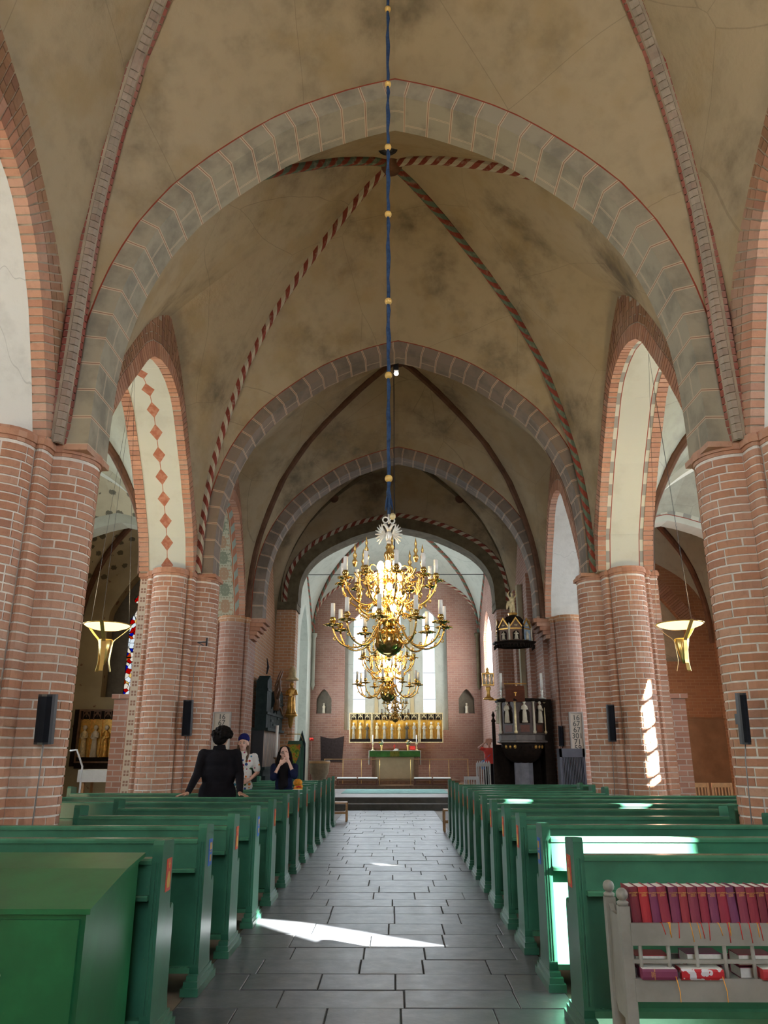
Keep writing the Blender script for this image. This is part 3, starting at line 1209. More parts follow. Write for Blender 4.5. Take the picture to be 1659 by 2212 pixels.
A = {0: (-1.95, .75, -3.68, 3.85, ZS, 9.9, ZS), 1: (7.83, .58, -3.64, 3.74, ZS, 9.96, ZS), 2: (14.22, .52, -3.67, 3.92, ZS, 9.82, ZS),
     3: (19.3, .55, -3.60, 3.92, ZS, 9.52, ZS), 4: (24.4, .8, -3.50, 3.72, 6.2, 9.20, 6.2)}
cross_arch(*A[0][2:6], A[0][0], A[0][1], .3, M['ashlar'], 'plastered cross arch behind the viewer')
cross_arch(*A[1][2:6], A[1][0], A[1][1], .28, M['ashlar'], 'nearest great arch across the nave, painted with stone joints')
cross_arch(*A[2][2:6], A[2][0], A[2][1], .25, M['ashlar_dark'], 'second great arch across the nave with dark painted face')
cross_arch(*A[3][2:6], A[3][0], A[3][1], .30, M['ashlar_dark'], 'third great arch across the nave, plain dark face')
cross_arch(*A[4][2:6], A[4][0], A[4][1], .45, M['rib_olive'], 'dark chancel arch with striped outer roll')
# striped roll along the chancel arch
ro = outline(-3.5, 3.72, 6.2, 9.20, P_TRANS, 64)
mb = MB()
acc = 0
ro_i, ro_o = offset(ro, -.10), offset(ro, .06)
for i in range(len(ro) - 1):
    l = math.hypot(ro[i + 1][0] - ro[i][0], ro[i + 1][1] - ro[i][1])
    P = [(ro_o[i], 24.40), (ro[i], 24.30), (ro_i[i], 24.40)]
    Q = [(ro_o[i + 1], 24.40), (ro[i + 1], 24.30), (ro_i[i + 1], 24.40)]
    for k in range(2):
        mb.quad((P[k][0][0], P[k][1], P[k][0][1]), (Q[k][0][0], Q[k][1], Q[k][0][1]), (Q[k + 1][0][0], Q[k + 1][1], Q[k + 1][0][1]), (P[k + 1][0][0], P[k + 1][1], P[k + 1][0][1]),
                [(acc, k * .1), (acc + l, k * .1), (acc + l, k * .1 + .1), (acc, k * .1 + .1)])
    acc += l
struct('trim_1', mb, M['rib_rw'], 'striped red and cream roll moulding round the chancel arch')


# ---------------- vaults
def rib_curve(c, b, zc, prof, n=25):
    c, b = Vector(c), Vector(b)
    pts = []
    for u, q in prof:
        p = c.lerp(b, u)
        pts.append(Vector((p.x, p.y, zc + (b.z - zc) * q)))
    return resample(pts, n)


def vault(name_lbl, x0, x1, y0, y1, zc, boss, tr0, tr1, wl, wr, mat, rib_prof, n=22, m=8, bulge=0.22):
    """zc: four corner heights (x0y0, x1y0, x1y1, x0y1); tr0,tr1 = half-curve makers at y0,y1; wl,wr at x0,x1.
    every maker returns the full list of 3D points of the edge arch"""
    bx = Vector(boss)
    cs = [(x0, y0), (x1, y0), (x1, y1), (x0, y1)]
    ribs = [rib_curve((c[0], c[1], 0), bx, zc[i], rib_prof, n) for i, c in enumerate(cs)]
    mb = MB()

    def patch(E, Rb):
        E = resample(E, n)
        base = len(mb.v)
        for i in range(n):
            for j in range(m + 1):
                s = j / m
                p = E[i].lerp(Rb[i], s)
                t = i / (n - 1)
                p.z += bulge * 4 * s * (1 - s) * math.sin(math.pi * min(1, t * 1.05) * 0.5) * 0.5
                mb.v.append(p)
        for i in range(n - 1):
            for j in range(m):
                a = base + i * (m + 1) + j
                mb.face((a, a + 1, a + m + 2, a + m + 1), None, True)

    def halves(full):
        k = len(full) // 2
        return full[:k + 1], list(reversed(full[k:]))
    for full, i0, i1 in ((tr0, 0, 1), (tr1, 3, 2), (wl, 0, 3), (wr, 1, 2)):
        a, b = halves(full)
        patch(a, ribs[i0])
        patch(b, ribs[i1])
    bm_o = struct('ceiling', mb, mat, name_lbl)
    return bm_o, ribs


def rib(parent, curve, mat, w=0.17, d=0.15, i0=0, name='rib', z_lift=0.02):
    """moulded rib hanging below the vault along curve"""
    pts = curve[i0:]
    mb = MB()
    sec = [(-w / 2, z_lift), (-w / 2, -d * .45), (-w * .26, -d * .9), (0, -d), (w * .26, -d * .9), (w / 2, -d * .45), (w / 2, z_lift)]
    base = 0
    acc = 0
    k = len(sec)
    us = []
    for i, p in enumerate(pts):
        a, b = pts[max(0, i - 1)], pts[min(len(pts) - 1, i + 1)]
        t = (b - a).normalized()
        h = Vector((pts[-1].x - pts[0].x, pts[-1].y - pts[0].y, 0)).normalized()
        side = Vector((-h.y, h.x, 0))
        nrm = side.cross(t)
        if nrm.z < 0:
            nrm = -nrm
        if nrm.z < 0.02 and nrm.dot(h) > 0:
            nrm = -nrm
        if i:
            acc += (p - pts[i - 1]).length
        us.append(acc)
        for sx, sz in sec:
            mb.v.append(p + side * sx + nrm * sz)
    for i in range(len(pts) - 1):
        for j in range(k - 1):
            a = i * k + j
            v0, v1 = j * .06, j * .06 + .06
            mb.face((a, a + 1, a + k + 1, a + k), [(us[i], v0), (us[i], v1), (us[i + 1], v1), (us[i + 1], v0)], False)
    return obj(name, mb, mat, parent)


def brick_rib(parent, curve):
    """rib of single bricks: a grey roll of bricks with a dark red brick course beside it"""
    core = rib(parent, curve, M['mortar_dark'], 0.20, 0.125)
    dense = resample(curve, 4 * len(curve))
    L = length(dense)
    N = int(L / 0.088)
    pts = resample(curve, N + 1)
    h = Vector((pts[-1].x - pts[0].x, pts[-1].y - pts[0].y, 0)).normalized()
    side = Vector((-h.y, h.x, 0))
    out = [0, 0]
    rest = {0: MB(), 1: MB()}
    for i in range(N):
        a, b = pts[i], pts[i + 1]
        mid = (a + b) / 2
        t = (b - a).normalized()
        nrm = side.cross(t)
        if nrm.z < 0 or (nrm.z < 0.02 and nrm.dot(h) > 0):
            nrm = -nrm
        sc = screen(mid)
        vis = sc and -30 < sc[0] < 1690 and -40 < sc[1] < 2212
        a2, b2 = a + t * .007, b - t * .007
        for kind, sec in ((0, [(-.065, -.07), (-.05, -.125), (0, -.15), (.05, -.125), (.065, -.07)]), (1, [(-.115, .01), (-.115, -.075), (-.072, -.085), (-.072, .01)]),
                          (2, [(.072, .01), (.072, -.085), (.115, -.075), (.115, .01)])):
            mb = MB()
            k = len(sec)
            for p in (a2, b2):
                mb.v += [p + side * sx + nrm * sz for sx, sz in sec]
            for j in range(k):
                j2 = (j + 1) % k
                mb.face((j, j2, k + j2, k + j))
            mb.face(list(range(k)))
            mb.face([k + j for j in range(k)][::-1])
            kk = 0 if kind == 0 else 1
            if vis and out[kk] < (150 if kk == 0 else 140):
                out[kk] += 1
                obj('brick', mb, M['brick_rib'] if kk == 0 else M['brick_red_rib'], parent)
            else:
                r = rest[kk]
                n = len(r.v)
                r.v += mb.v
                for f in mb.f:
                    r.face([n + q for q in f])
    for kk in (0, 1):
        if rest[kk].v:
            tag(obj('rib_brickwork', rest[kk], M['brick_rib'] if kk == 0 else M['brick_red_rib'], parent), kind='stuff')


def e_tr(k, y):
    a = A[k]
    return [Vector((p[0], y, p[1])) for p in outline(a[2], a[3], a[4], a[5], P_TRANS, 64)]


def e_wall(x, y0, y1, zs, za, prof):
    return [Vector((x, p[0], p[1])) for p in outline(y0, y1, zs, za, prof, 64)]


WALLARC = {1: (9.0, 9.0, P_WALL1), 2: (8.62, 8.95, P_WALL), 3: (8.2, 8.45, P_WALL), 4: (8.3, 8.3, P_WALL)}
BAYS = {1: (-1.2, 7.83, 0, 1), 2: (8.41, 14.22, 1, 2), 3: (14.74, 19.3, 2, 3), 4: (19.85, 24.4, 3, 4)}
BOSS = {1: (0.05, 3.35, 11.4), 2: (0.0, 11.3, 11.75), 3: (.15, 17.1, 11.0), 4: (.2, 22.2, 10.5)}
LBL = {1: 'plaster vault of the nearest bay with brick ribs', 2: 'plaster vault of the second bay with striped ribs',
       3: 'plaster vault of the third bay with thin dark ribs', 4: 'plaster vault of the bay before the chancel arch'}
for k, (y0, y1, ka, kb) in BAYS.items():
    zl, zr, pr = WALLARC[k]
    zc0, zc1 = A[ka][6], A[kb][6]
    c, ribs = vault(LBL[k], XL, XR, y0, y1, [zc0, zc0, zc1, zc1], BOSS[k], e_tr(ka, y0), e_tr(kb, y1),
                    e_wall(XL, y0, y1, min(zc0, zc1), zl, pr), e_wall(XR, y0, y1, min(zc0, zc1), zr, pr), M['vault'], P_RIB1 if k == 1 else P_RIB)
    # ribs: x0y0, x1y0, x1y1, x0y1
    if k == 1:
        rib(c, ribs[0], M['rib_dark'])
        rib(c, ribs[1], M['rib_dark'])
        brick_rib(c, resample(ribs[2], 60))
        brick_rib(c, resample(ribs[3], 60))
    elif k == 2:
        for i, m in ((0, 'rib_rg'), (1, 'rib_rw'), (2, 'rib_rg'), (3, 'rib_rw')):
            rib(c, resample(ribs[i], 50), M[m], 0.15, 0.12)
    else:
        for i in range(4):
            rib(c, resample(ribs[i], 40), M['rib_dark'] if k == 3 else M['rib_olive'], 0.17, 0.13)
    if k != 1:
        bo = MB()
        b = BOSS[k]
        bo.lathe([(0.05, -.24), (.14, -.2), (.20, -.1), (.20, 0.05)], b, 16)
        obj('boss', bo, M['rib_dark'], c)
    if k == 4:
        for i in (2, 3):
            q = ribs[i][13]
            kn = MB()
            kn.ball((q.x, q.y, q.z - .12), .15, 10, 6)
            obj('boss', kn, M['rib_dark'], c)
    if k == 2:
        vh = MB()
        vh.lathe([(0.16, 0.0), (.17, -.05), (.05, -.06), (.05, 0)], (-.06, 10.6, 11.45), 16)
        obj('vent_plate', vh, M['dark_metal'], c)


# ---------------- arcade walls with brick arches
def arcade(side, k, y0, y1, oy0, oy1, za_open, za_out, p_open, p_out, soffit, label, single=True):
    X = XL if side < 0 else XR
    X2 = X - TH if side < 0 else X + TH
    s = -side
    op = outline(oy0, oy1, ZS, za_open, p_open, 64)
    base = MB()
    outl = [(y0, ZS - .02), (op[0][0], ZS - .02)] + op + [(op[-1][0], ZS - .02), (y1, ZS - .02), (y1, 12.2), (y0, 12.2)]
    base.prism(outl, lambda a, b, d: (X + (X2 - X) * d, a, b), 0, 1)
    w = struct('wall_left' if side < 0 else 'wall_right', base, M['mortar_dark'], label)
    # plaster soffit between the two brick orders
    so = MB()
    inn = offset(op, -0.012)
    acc = 0
    xa, xb = X - s * .14, X - s * .83
    for i in range(len(inn) - 1):
        l = math.hypot(inn[i + 1][0] - inn[i][0], inn[i + 1][1] - inn[i][1])
        p, q = inn[i], inn[i + 1]
        so.quad((xa, p[0], p[1]), (xa, q[0], q[1]), (xb, q[0], q[1]), (xb, p[0], p[1]), [(acc, 0), (acc + l, 0), (acc + l, 1), (acc, 1)])
        acc += l
    obj('soffit', so, soffit, w)
    # bricks
    L = sum(math.hypot(b[0] - a[0], b[1] - a[1]) for a, b in zip(op, op[1:]))
    N = int(L / COURSE)
    fine = [(p.x, p.y) for p in resample([(a, b, 0) for a, b in op], N + 1)]
    radii = {}
    out = outline(y0, y1, ZS, za_out, p_out, 96)

    def inside(p):
        if p[1] < ZS or not (out[0][0] < p[0] < out[-1][0]):
            return False
        for a, b in zip(out, out[1:]):
            if a[0] <= p[0] <= b[0] and b[0] > a[0]:
                return p[1] < a[1] + (b[1] - a[1]) * (p[0] - a[0]) / (b[0] - a[0]) + .10
        return True
    cand = []
    edges = [-0.022, .24, .50, .76, 1.02, 1.28]
    offs = {e: offset(fine, e) for e in set([-0.022, .24, .50, .76, 1.02, 1.28, .37, .63, .89, 1.15])}
    for i in range(N):
        stagger = i % 2
        rs_ = [-0.022, .24, .50, .76, 1.02, 1.28] if not stagger else [-0.022, .24, .37, .63, .89, 1.15]
        for j in range(len(rs_) - 1):
            r0, r1 = rs_[j], rs_[j + 1]
            a, b, c, d = offs[r0][i], offs[r0][i + 1], offs[r1][i + 1], offs[r1][i]
            mid = ((a[0] + c[0]) / 2, (a[1] + c[1]) / 2)
            if j > 0 and not inside(mid):
                continue
            cx, cy = mid
            Q = []
            wl = max(.03, math.hypot(b[0] - a[0], b[1] - a[1]))
            fw = 1 - .018 / wl
            fr = 1 - .018 / (r1 - r0)
            tx = Vector((b[0] - a[0], b[1] - a[1])).normalized()
            nx = Vector((d[0] - a[0], d[1] - a[1])).normalized()
            for p in (a, b, c, d):
                v = Vector((p[0] - cx, p[1] - cy))
                cu, cv = v.dot(tx), v.dot(nx)
                Q.append((cx + tx.x * (cu * fw) + nx.x * cv * fr, cy + tx.y * (cu * fw) + nx.y * cv * fr))
            dep = .14 if j == 0 else .05
            x0, x1 = X + s * .010, X - s * dep
            P = [(x0, *q) for q in Q] + [(x1, *q) for q in Q]
            sc = screen((X, cx, cy))
            dist = math.hypot(X, cx)
            if sc and -30 < sc[0] < 1690 and -30 < sc[1] < 1300 and single:
                # what faces us: the soffit of far half, the face obliquely
                cand.append((1 / dist ** 2 * (2.0 if j == 0 else 1.0), P, j))
            else:
                cand.append((0, P, j))
    # the brick order on the aisle side of the soffit
    for i in range(N):
        a, b = offs[-0.022][i], offs[-0.022][i + 1]
        c, d = offs[.24][i + 1], offs[.24][i]
        tx = Vector((b[0] - a[0], b[1] - a[1])).normalized() * .007
        Q = [(a[0] + tx.x, a[1] + tx.y), (b[0] - tx.x, b[1] - tx.y), (c[0] - tx.x, c[1] - tx.y), (d[0] + tx.x, d[1] + tx.y)]
        x0, x1 = X - s * .83, X2 - s * .01
        P = [(x0, *q) for q in Q] + [(x1, *q) for q in Q]
        sc = screen((x0, a[0], a[1]))
        vis = sc and 0 < sc[0] < 1659 and a[0] > (oy0 + oy1) / 2 and single and k == 2
        cand.append((.9 / math.hypot(X, a[0]) ** 2 if vis else 0, P, 0))
    cand.sort(key=lambda c: -c[0])
    rest = {'brick': MB(), 'brick_dark': MB()}
    cnt = 0
    for sc_, P, j in cand:
        mk = 'brick' if j == 0 else 'brick_dark'
        mb = MB()
        mb.hexa([P[0], P[1], P[2], P[3], P[4], P[5], P[6], P[7]])
        if sc_ > 0 and cnt < 300:
            cnt += 1
            obj('brick', mb, M[mk], w)
        else:
            r = rest[mk]
            n = len(r.v)
            r.v += mb.v
            for f in mb.f:
                r.face([n + q for q in f])
    for mk, r in rest.items():
        if r.v:
            tag(obj('brickwork', r, M[mk], w), kind='stuff')
    return w


arcade(-1, 1, -1.55, 8.2, -.85, 7.62, 7.85, 9.0, P_OPEN1, P_WALL1, M['white'], 'left arcade wall of the nearest bay, white arch soffit edged in brick')
arcade(1, 1, -1.55, 8.2, -.85, 7.62, 7.95, 9.0, P_OPEN1, P_WALL1, M['white'], 'right arcade wall of the nearest bay, white arch soffit edged in brick')
arcade(-1, 2, 8.2, 14.6, 8.85, 14.0, 7.72, 8.62, P_OPEN, P_WALL, M['diamond'], 'left arcade wall of the second bay, soffit painted with red diamonds')
arcade(1, 2, 8.2, 14.6, 8.85, 14.0, 8.0, 8.95, P_OPEN, P_WALL, M['edged'], 'right arcade wall of the second bay, soffit with block-painted edges')
arcade(-1, 3, 14.6, 19.75, 15.25, 19.2, 7.3, 8.2, P_OPEN, P_WALL, M['floral'], 'left arcade wall of the third bay, soffit painted with green scrolls')
arcade(1, 3, 14.6, 19.75, 15.25, 19.2, 7.5, 8.45, P_OPEN, P_WALL, M['white'], 'right arcade wall of the third bay, plain white soffit')

# solid brick walls of the fourth bay and of the choir
for side, X in ((-1, XL), (1, XR)):
    mb = MB()
    X2 = X + side * 1.2
    mb.prism([(19.8, -.1), (24.5, -.1), (24.5, 12.2), (19.8, 12.2)], lambda a, b, d: (X + (X2 - X) * d, a, b), 0, 1)
    w = struct('wall_left' if side < 0 else 'wall_right', mb, M['orange_brick'] if side < 0 else M['wall_brick'],
               ('orange brick wall behind the organ pipes, left of the chancel arch' if side < 0 else 'brick wall behind the pulpit, right of the chancel arch'))
    # shallow brick pilasters and a plaster band on it
    for yy, wd, mk in ((21.0, .5, 'wall_brick'), (22.5, .28, 'painted_plaster'), (23.3, .5, 'wall_brick')):
        if side > 0:
            q = MB()
            q.prism([(yy, 0), (yy + wd, 0), (yy + wd, 6.4), (yy, 6.4)], lambda a, b, d: (X - side * d, a, b), -.02, .14)
            obj('pilaster', q, M[mk], w)

# chancel arch jambs
for side, X, xi in ((-1, XL, -3.12), (1, XR, 3.32)):
    mb = MB()
    pl = [(X, 24.4), (xi + (-.12 if side < 0 else .12), 24.4), (xi, 24.55), (xi, 25.2), (X, 25.2)]
    extrude_plan(mb, pl, lambda a, b, z: (a, b, z), -.02, 6.22)
    w = struct('pier', mb, M['orange_brick'] if side < 0 else M['wall_brick'], 'brick jamb carrying the ' + ('left' if side < 0 else 'right') + ' end of the chancel arch')
    mb = MB()
    pl = offset(pl, .05 if side > 0 else .05, True) if False else [(X, 24.3), (xi + (.05 if side < 0 else -.05), 24.3), (xi + (.05 if side < 0 else -.05), 25.25), (X, 25.25)]
    extrude_plan(mb, pl, lambda a, b, z: (a, b, z), 6.0, 6.24)
    obj('corbel', mb, M['rib_olive'], w)
# wall above the chancel arch
mb = MB()
o4 = outline(-3.5, 3.72, 6.2, 9.2, P_TRANS, 64)
mb.prism([(XL - .3, 6.2), (-3.5, 6.2)] + o4 + [(3.72, 6.2), (XR + .3, 6.2), (XR + .3, 12.2), (XL - .3, 12.2)], lambda a, b, d: (a, d, b), 24.45, 25.1)
struct('wall_chancel', mb, M['vault'], 'plaster wall above the chancel arch')

# ---------------- choir
CXL, CXR, CY0, CY1 = -3.64, 3.87, 25.2, 34.6
FLZ = 0.60


def lancet(x0, x1, z0, zs, n=8, point=0.0):
    c, r = (x0 + x1) / 2, (x1 - x0) / 2
    pts = [(x0, z0), (x1, z0)]
    for i in range(n + 1):
        t = math.pi * i / n
        pts.append((c + r * math.cos(t), zs + r * (1.0 + point) * math.sin(t)))
    return pts


def arch_hole(x0, x1, z0, zs, za, prof=P_WALL, n=20):
    o = outline(x0, x1, zs, za, prof, n)
    return [(x0, z0)] + [(x1, z0)] + list(reversed(o))


# east wall: recess with three lancets, and two small niches
mb = MB()
wide = [(-2.15, 2.58), (2.40, 2.58), (2.40, 7.03)] + [(2.40 - 0.379 * i, 7.03 + 1.56 * math.sin(math.pi * (i / 12))) for i in range(1, 12)] + [(-2.15, 7.03)]
nich_l = arch_hole(-3.38, -2.71, 3.27, 3.85, 4.31)
nich_r = arch_hole(2.86, 3.56, 3.27, 3.85, 4.31)
mb.plate([(CXL - .4, -.1), (CXR + .4, -.1), (CXR + .4, 12.2), (CXL - .4, 12.2)], [wide, nich_l, nich_r], lambda a, b, d: (a, d, b), CY1, CY1 + .35)
east = struct('wall_east', mb, M['pink_brick'], 'pinkish brick east wall of the choir behind the altar')
mb = MB()
L3 = [(-1.79, -1.25), (-.24, .34), (1.33, 1.87)]
mb.plate([(-2.19, 2.52), (2.45, 2.52), (2.45, 8.76), (-2.19, 8.76)], [lancet(a, b, 2.93, 7.55) for a, b in L3], lambda a, b, d: (a, d, b), CY1 + .30, CY1 + .72)
obj('window_recess', mb, M['choir'], east)
nb = MB()
for a, b in ((-3.46, -2.66), (2.79, 3.63)):
    nb.bb(a, b, CY1 + .30, CY1 + .36, 3.1, 4.49)
obj('niche_back', nb, M['bronze'], east)
nf = MB()
for c in (-3.05, 3.21):
    nf.lathe([(.05, 0), (.09, .02), (.07, .06), (.06, .2), (.075, .3), (.03, .36)], (c, CY1 + .15, 3.27), 10)
    nf.ball((c, CY1 + .15, 3.68), .045, 8, 6)
obj('niche_figure', nf, M['ivory'], east)
# painted vine strips between the lancets
pv = MB()
for a in (-.75, .83):
    pv.bb(a - .08, a + .08, CY1 + .27, CY1 + .31, 2.75, 7.83)
obj('painted_strip', pv, M['motif_wall'], east)
for i, (a, b) in enumerate(L3):
    mb = MB()
    c, r = (a + b) / 2, (b - a) / 2
    mb.prism(lancet(a - .01, b + .01, 2.92, 7.55), lambda p, q, d: (p, d, q), CY1 + .55, CY1 + .56)
    g = struct('window_%d' % (i + 1), mb, M['glass'], ['left', 'middle', 'right'][i] + ' tall lancet window behind the altar')
    fr = MB()
    for z in (3.91, 5.06, 6.22, 7.14):
        fr.bb(a, b, CY1 + .53, CY1 + .56, z - .012, z + .012)
    obj('saddle_bar', fr, M['dark_metal'], g)

# choir side walls
rw = MB()
slot = arch_hole(30.4, 33.1, 4.6, 6.2, 7.26)
rw.plate([(CY0, -.1), (CY1 + .4, -.1), (CY1 + .4, 12.2), (CY0, 12.2)], [slot], lambda a, b, d: (d, a, b), CXR, CXR + .6)
wr_ = struct('wall_right', rw, M['pink_brick'], 'right brick wall of the choir with a narrow window')
mb = MB()
mb.prism(arch_hole(30.4, 33.1, 4.6, 6.2, 7.26), lambda a, b, d: (d, a, b), CXR + .12, CXR + .13)
struct('window_4', mb, M['milky_glass'], 'narrow window in the right wall of the choir')
lw = MB()
slot = arch_hole(30.2, 33.0, 1.6, 6.0, 7.5)
lw.plate([(CY0, -.1), (CY1 + .4, -.1), (CY1 + .4, 12.2), (CY0, 12.2)], [slot], lambda a, b, d: (d, a, b), CXL, CXL - .6)
struct('wall_left', lw, M['choir'], 'pale plastered left wall of the choir with a deep window bay')
mb = MB()
mb.prism(arch_hole(30.2, 33.0, 1.6, 6.0, 7.5), lambda a, b, d: (d, a, b), CXL - .5, CXL - .51)
struct('window_5', mb, M['glass'], 'window in the left wall of the choir')
# choir vault
ec0 = [Vector((p[0], CY0 - .1, p[1])) for p in outline(CXL, CXR, 6.6, 9.7, P_TRANS, 64)]
ec1 = [Vector((p[0], CY1, p[1])) for p in outline(CXL, CXR, 6.6, 9.8, P_TRANS, 64)]
c, ribs = vault('pale plaster choir vault with green and red ribs', CXL, CXR, CY0 - .1, CY1, [6.6] * 4, (.14, 30.0, 11.0), ec0, ec1,
                e_wall(CXL, CY0 - .1, CY1, 6.6, 9.5, P_WALL), e_wall(CXR, CY0 - .1, CY1, 6.6, 9.5, P_WALL), M['choir'], P_RIB)
for i in range(4):
    rib(c, resample(ribs[i], 36), M['rib_gr'], .17, .13)
rib(c, resample(ec1, 60), M['rib_rw'], .12, .08)
rib(c, resample(e_wall(CXL, CY0, CY1, 6.6, 9.5, P_WALL), 40), M['rib_gr'], .12, .08)
rib(c, resample(e_wall(CXR, CY0, CY1, 6.6, 9.5, P_WALL), 40), M['rib_gr'], .12, .08)
# wall shafts in the corners
for x in (CXL + .1, CXR - .1):
    sh = MB()
    sh.lathe([(.02, 4.26), (.10, 4.49), (.08, 4.6), (.08, 6.5), (.14, 6.65), (.14, 6.75)], (x, CY1 - .12, 0), 10)
    struct('trim_2' if x < 0 else 'trim_3', sh, M['rib_olive'] if x > 0 else M['choir'], 'slim hanging wall shaft in the ' + ('left' if x < 0 else 'right') + ' corner of the choir')

# choir floor and steps
st = MB()
st.bb(CXL - .3, CXR + .3, 24.6, 35, -.1, .165)
struct('floor', st, M['step_stone'], 'lower stone step up to the choir')
st = MB()
st.bb(CXL - .3, CXR + .3, 25.0, 35, .1, .33)
struct('floor', st, M['step_stone'], 'upper stone step and pale choir floor')
rz_ = MB()
rz_.bb(-3.0, 3.2, 24.585, 24.602, 0, .14)
rz_.bb(-3.0, 3.2, 24.985, 25.002, .165, .305)
struct('trim_4', rz_, M['step_dark'], 'dark risers of the two choir steps')
st = MB()
st.bb(CXL - .3, CXR + .3, 30.9, 35, .3, .45)
st.bb(-2.4, 2.6, 31.75, 35, .44, FLZ)
struct('floor', st, M['wood_brown'], 'brown altar platform')
ca = MB()
ca.bb(-1.75, 1.85, 27.2, 30.4, .33, .342)
tag(obj('carpet', ca, M['teal']), 'pale teal carpet lying on the choir floor before the altar', 'carpet')

# ---------------- outer shell
so = MB()
so.bb(XLO - .6, XRO + .6, -7.6, 35.6, 12.2, 12.6)
struct('roof', so, M['brick_dark'], 'roof above the vaults')


def outer_wall(name, X, d, holes, label, mat):
    mb = MB()
    mb.plate([(-7.5, -.3), (24.6, -.3), (24.6, 12.3), (-7.5, 12.3)], holes, lambda a, b, t: (t, a, b), X, X + d)
    return struct(name, mb, mat, label)


WR = [(-.35, .70, 4.2, 6.5, 7.25), (3.54, 4.14, 5.1, 6.1, 6.5), (4.92, 5.50, 5.1, 6.2, 6.6), (9.31, 9.80, 4.5, 6.1, 6.6), (16.6, 17.8, 3.4, 5.6, 6.4)]
WL = [(2.7, 4.1, 3.4, 5.8, 6.8), (10.6, 12.0, 3.4, 5.6, 6.6), (16.6, 17.8, 3.4, 5.6, 6.4)]
outer_wall('wall_right', XRO, .5, [arch_hole(*w) for w in WR], 'outer wall of the right aisle', M['brown_brick'])
outer_wall('wall_left', XLO, -.5, [arch_hole(*w) for w in WL], 'outer wall of the left aisle', M['motif_wall'])
wi = 6
for X, ws in ((XRO + .3, WR), (XLO - .3, WL)):
    for w in ws:
        mb = MB()
        mb.prism(arch_hole(*w), lambda a, b, t: (t, a, b), X, X + .01)
        struct('window_%d' % wi, mb, M['glass'], 'aisle window number %d in the %s outer wall' % (wi - 5 if X > 0 else wi - 10, 'right' if X > 0 else 'left'))
        wi += 1
sun_bars = thing('window_grille', 'added bars breaking up the sunbeam of the narrow right aisle window', 'grille', (XRO + .04, 9.56, 5.4))  # unseen bars added to split the sun patch on the pier
for i, z in enumerate((4.62, 5.02, 5.40, 5.86, 6.22)):
    mb = MB()
    mb.bb(-.02, .02, -.26, .26, z - 5.4 - .035 - .01 * (i % 2), z - 5.4 + .045)
    obj('bar', mb, M['dark_metal'], sun_bars)
mb = MB()
mb.plate([(XLO - .5, -.3), (XRO + .5, -.3), (XRO + .5, 12.3), (XLO - .5, 12.3)], [arch_hole(-1.6, 1.8, 3.2, 7.4, 9.0)], lambda a, b, d: (a, d, b), -7.5, -7.0)
struct('wall_west', mb, M['wall_brick'], 'west wall behind the viewer with a large window')
mb = MB()
mb.prism(arch_hole(-1.6, 1.8, 3.2, 7.4, 9.0), lambda a, b, d: (a, d, b), -7.3, -7.29)
struct('window_%d' % wi, mb, M['glass'], 'large west window behind the viewer')
# bay behind the viewer: simple plaster vault
c, ribs = vault('plaster vault behind the viewer', XL - 1.5, XR + 1.5, -7.0, -1.95, [ZS] * 4, (.05, -4.5, 11.2),
                [Vector((p[0], -7.0, p[1])) for p in outline(XL - 1.5, XR + 1.5, ZS, 9.9, P_TRANS, 64)], [Vector((p[0], -1.95, p[1])) for p in outline(XL - 1.5, XR + 1.5, ZS, 9.9, P_TRANS, 64)],
                e_wall(XL - 1.5, -7.0, -1.95, ZS, 8.8, P_WALL), e_wall(XR + 1.5, -7.0, -1.95, ZS, 8.8, P_WALL), M['vault'], P_RIB)

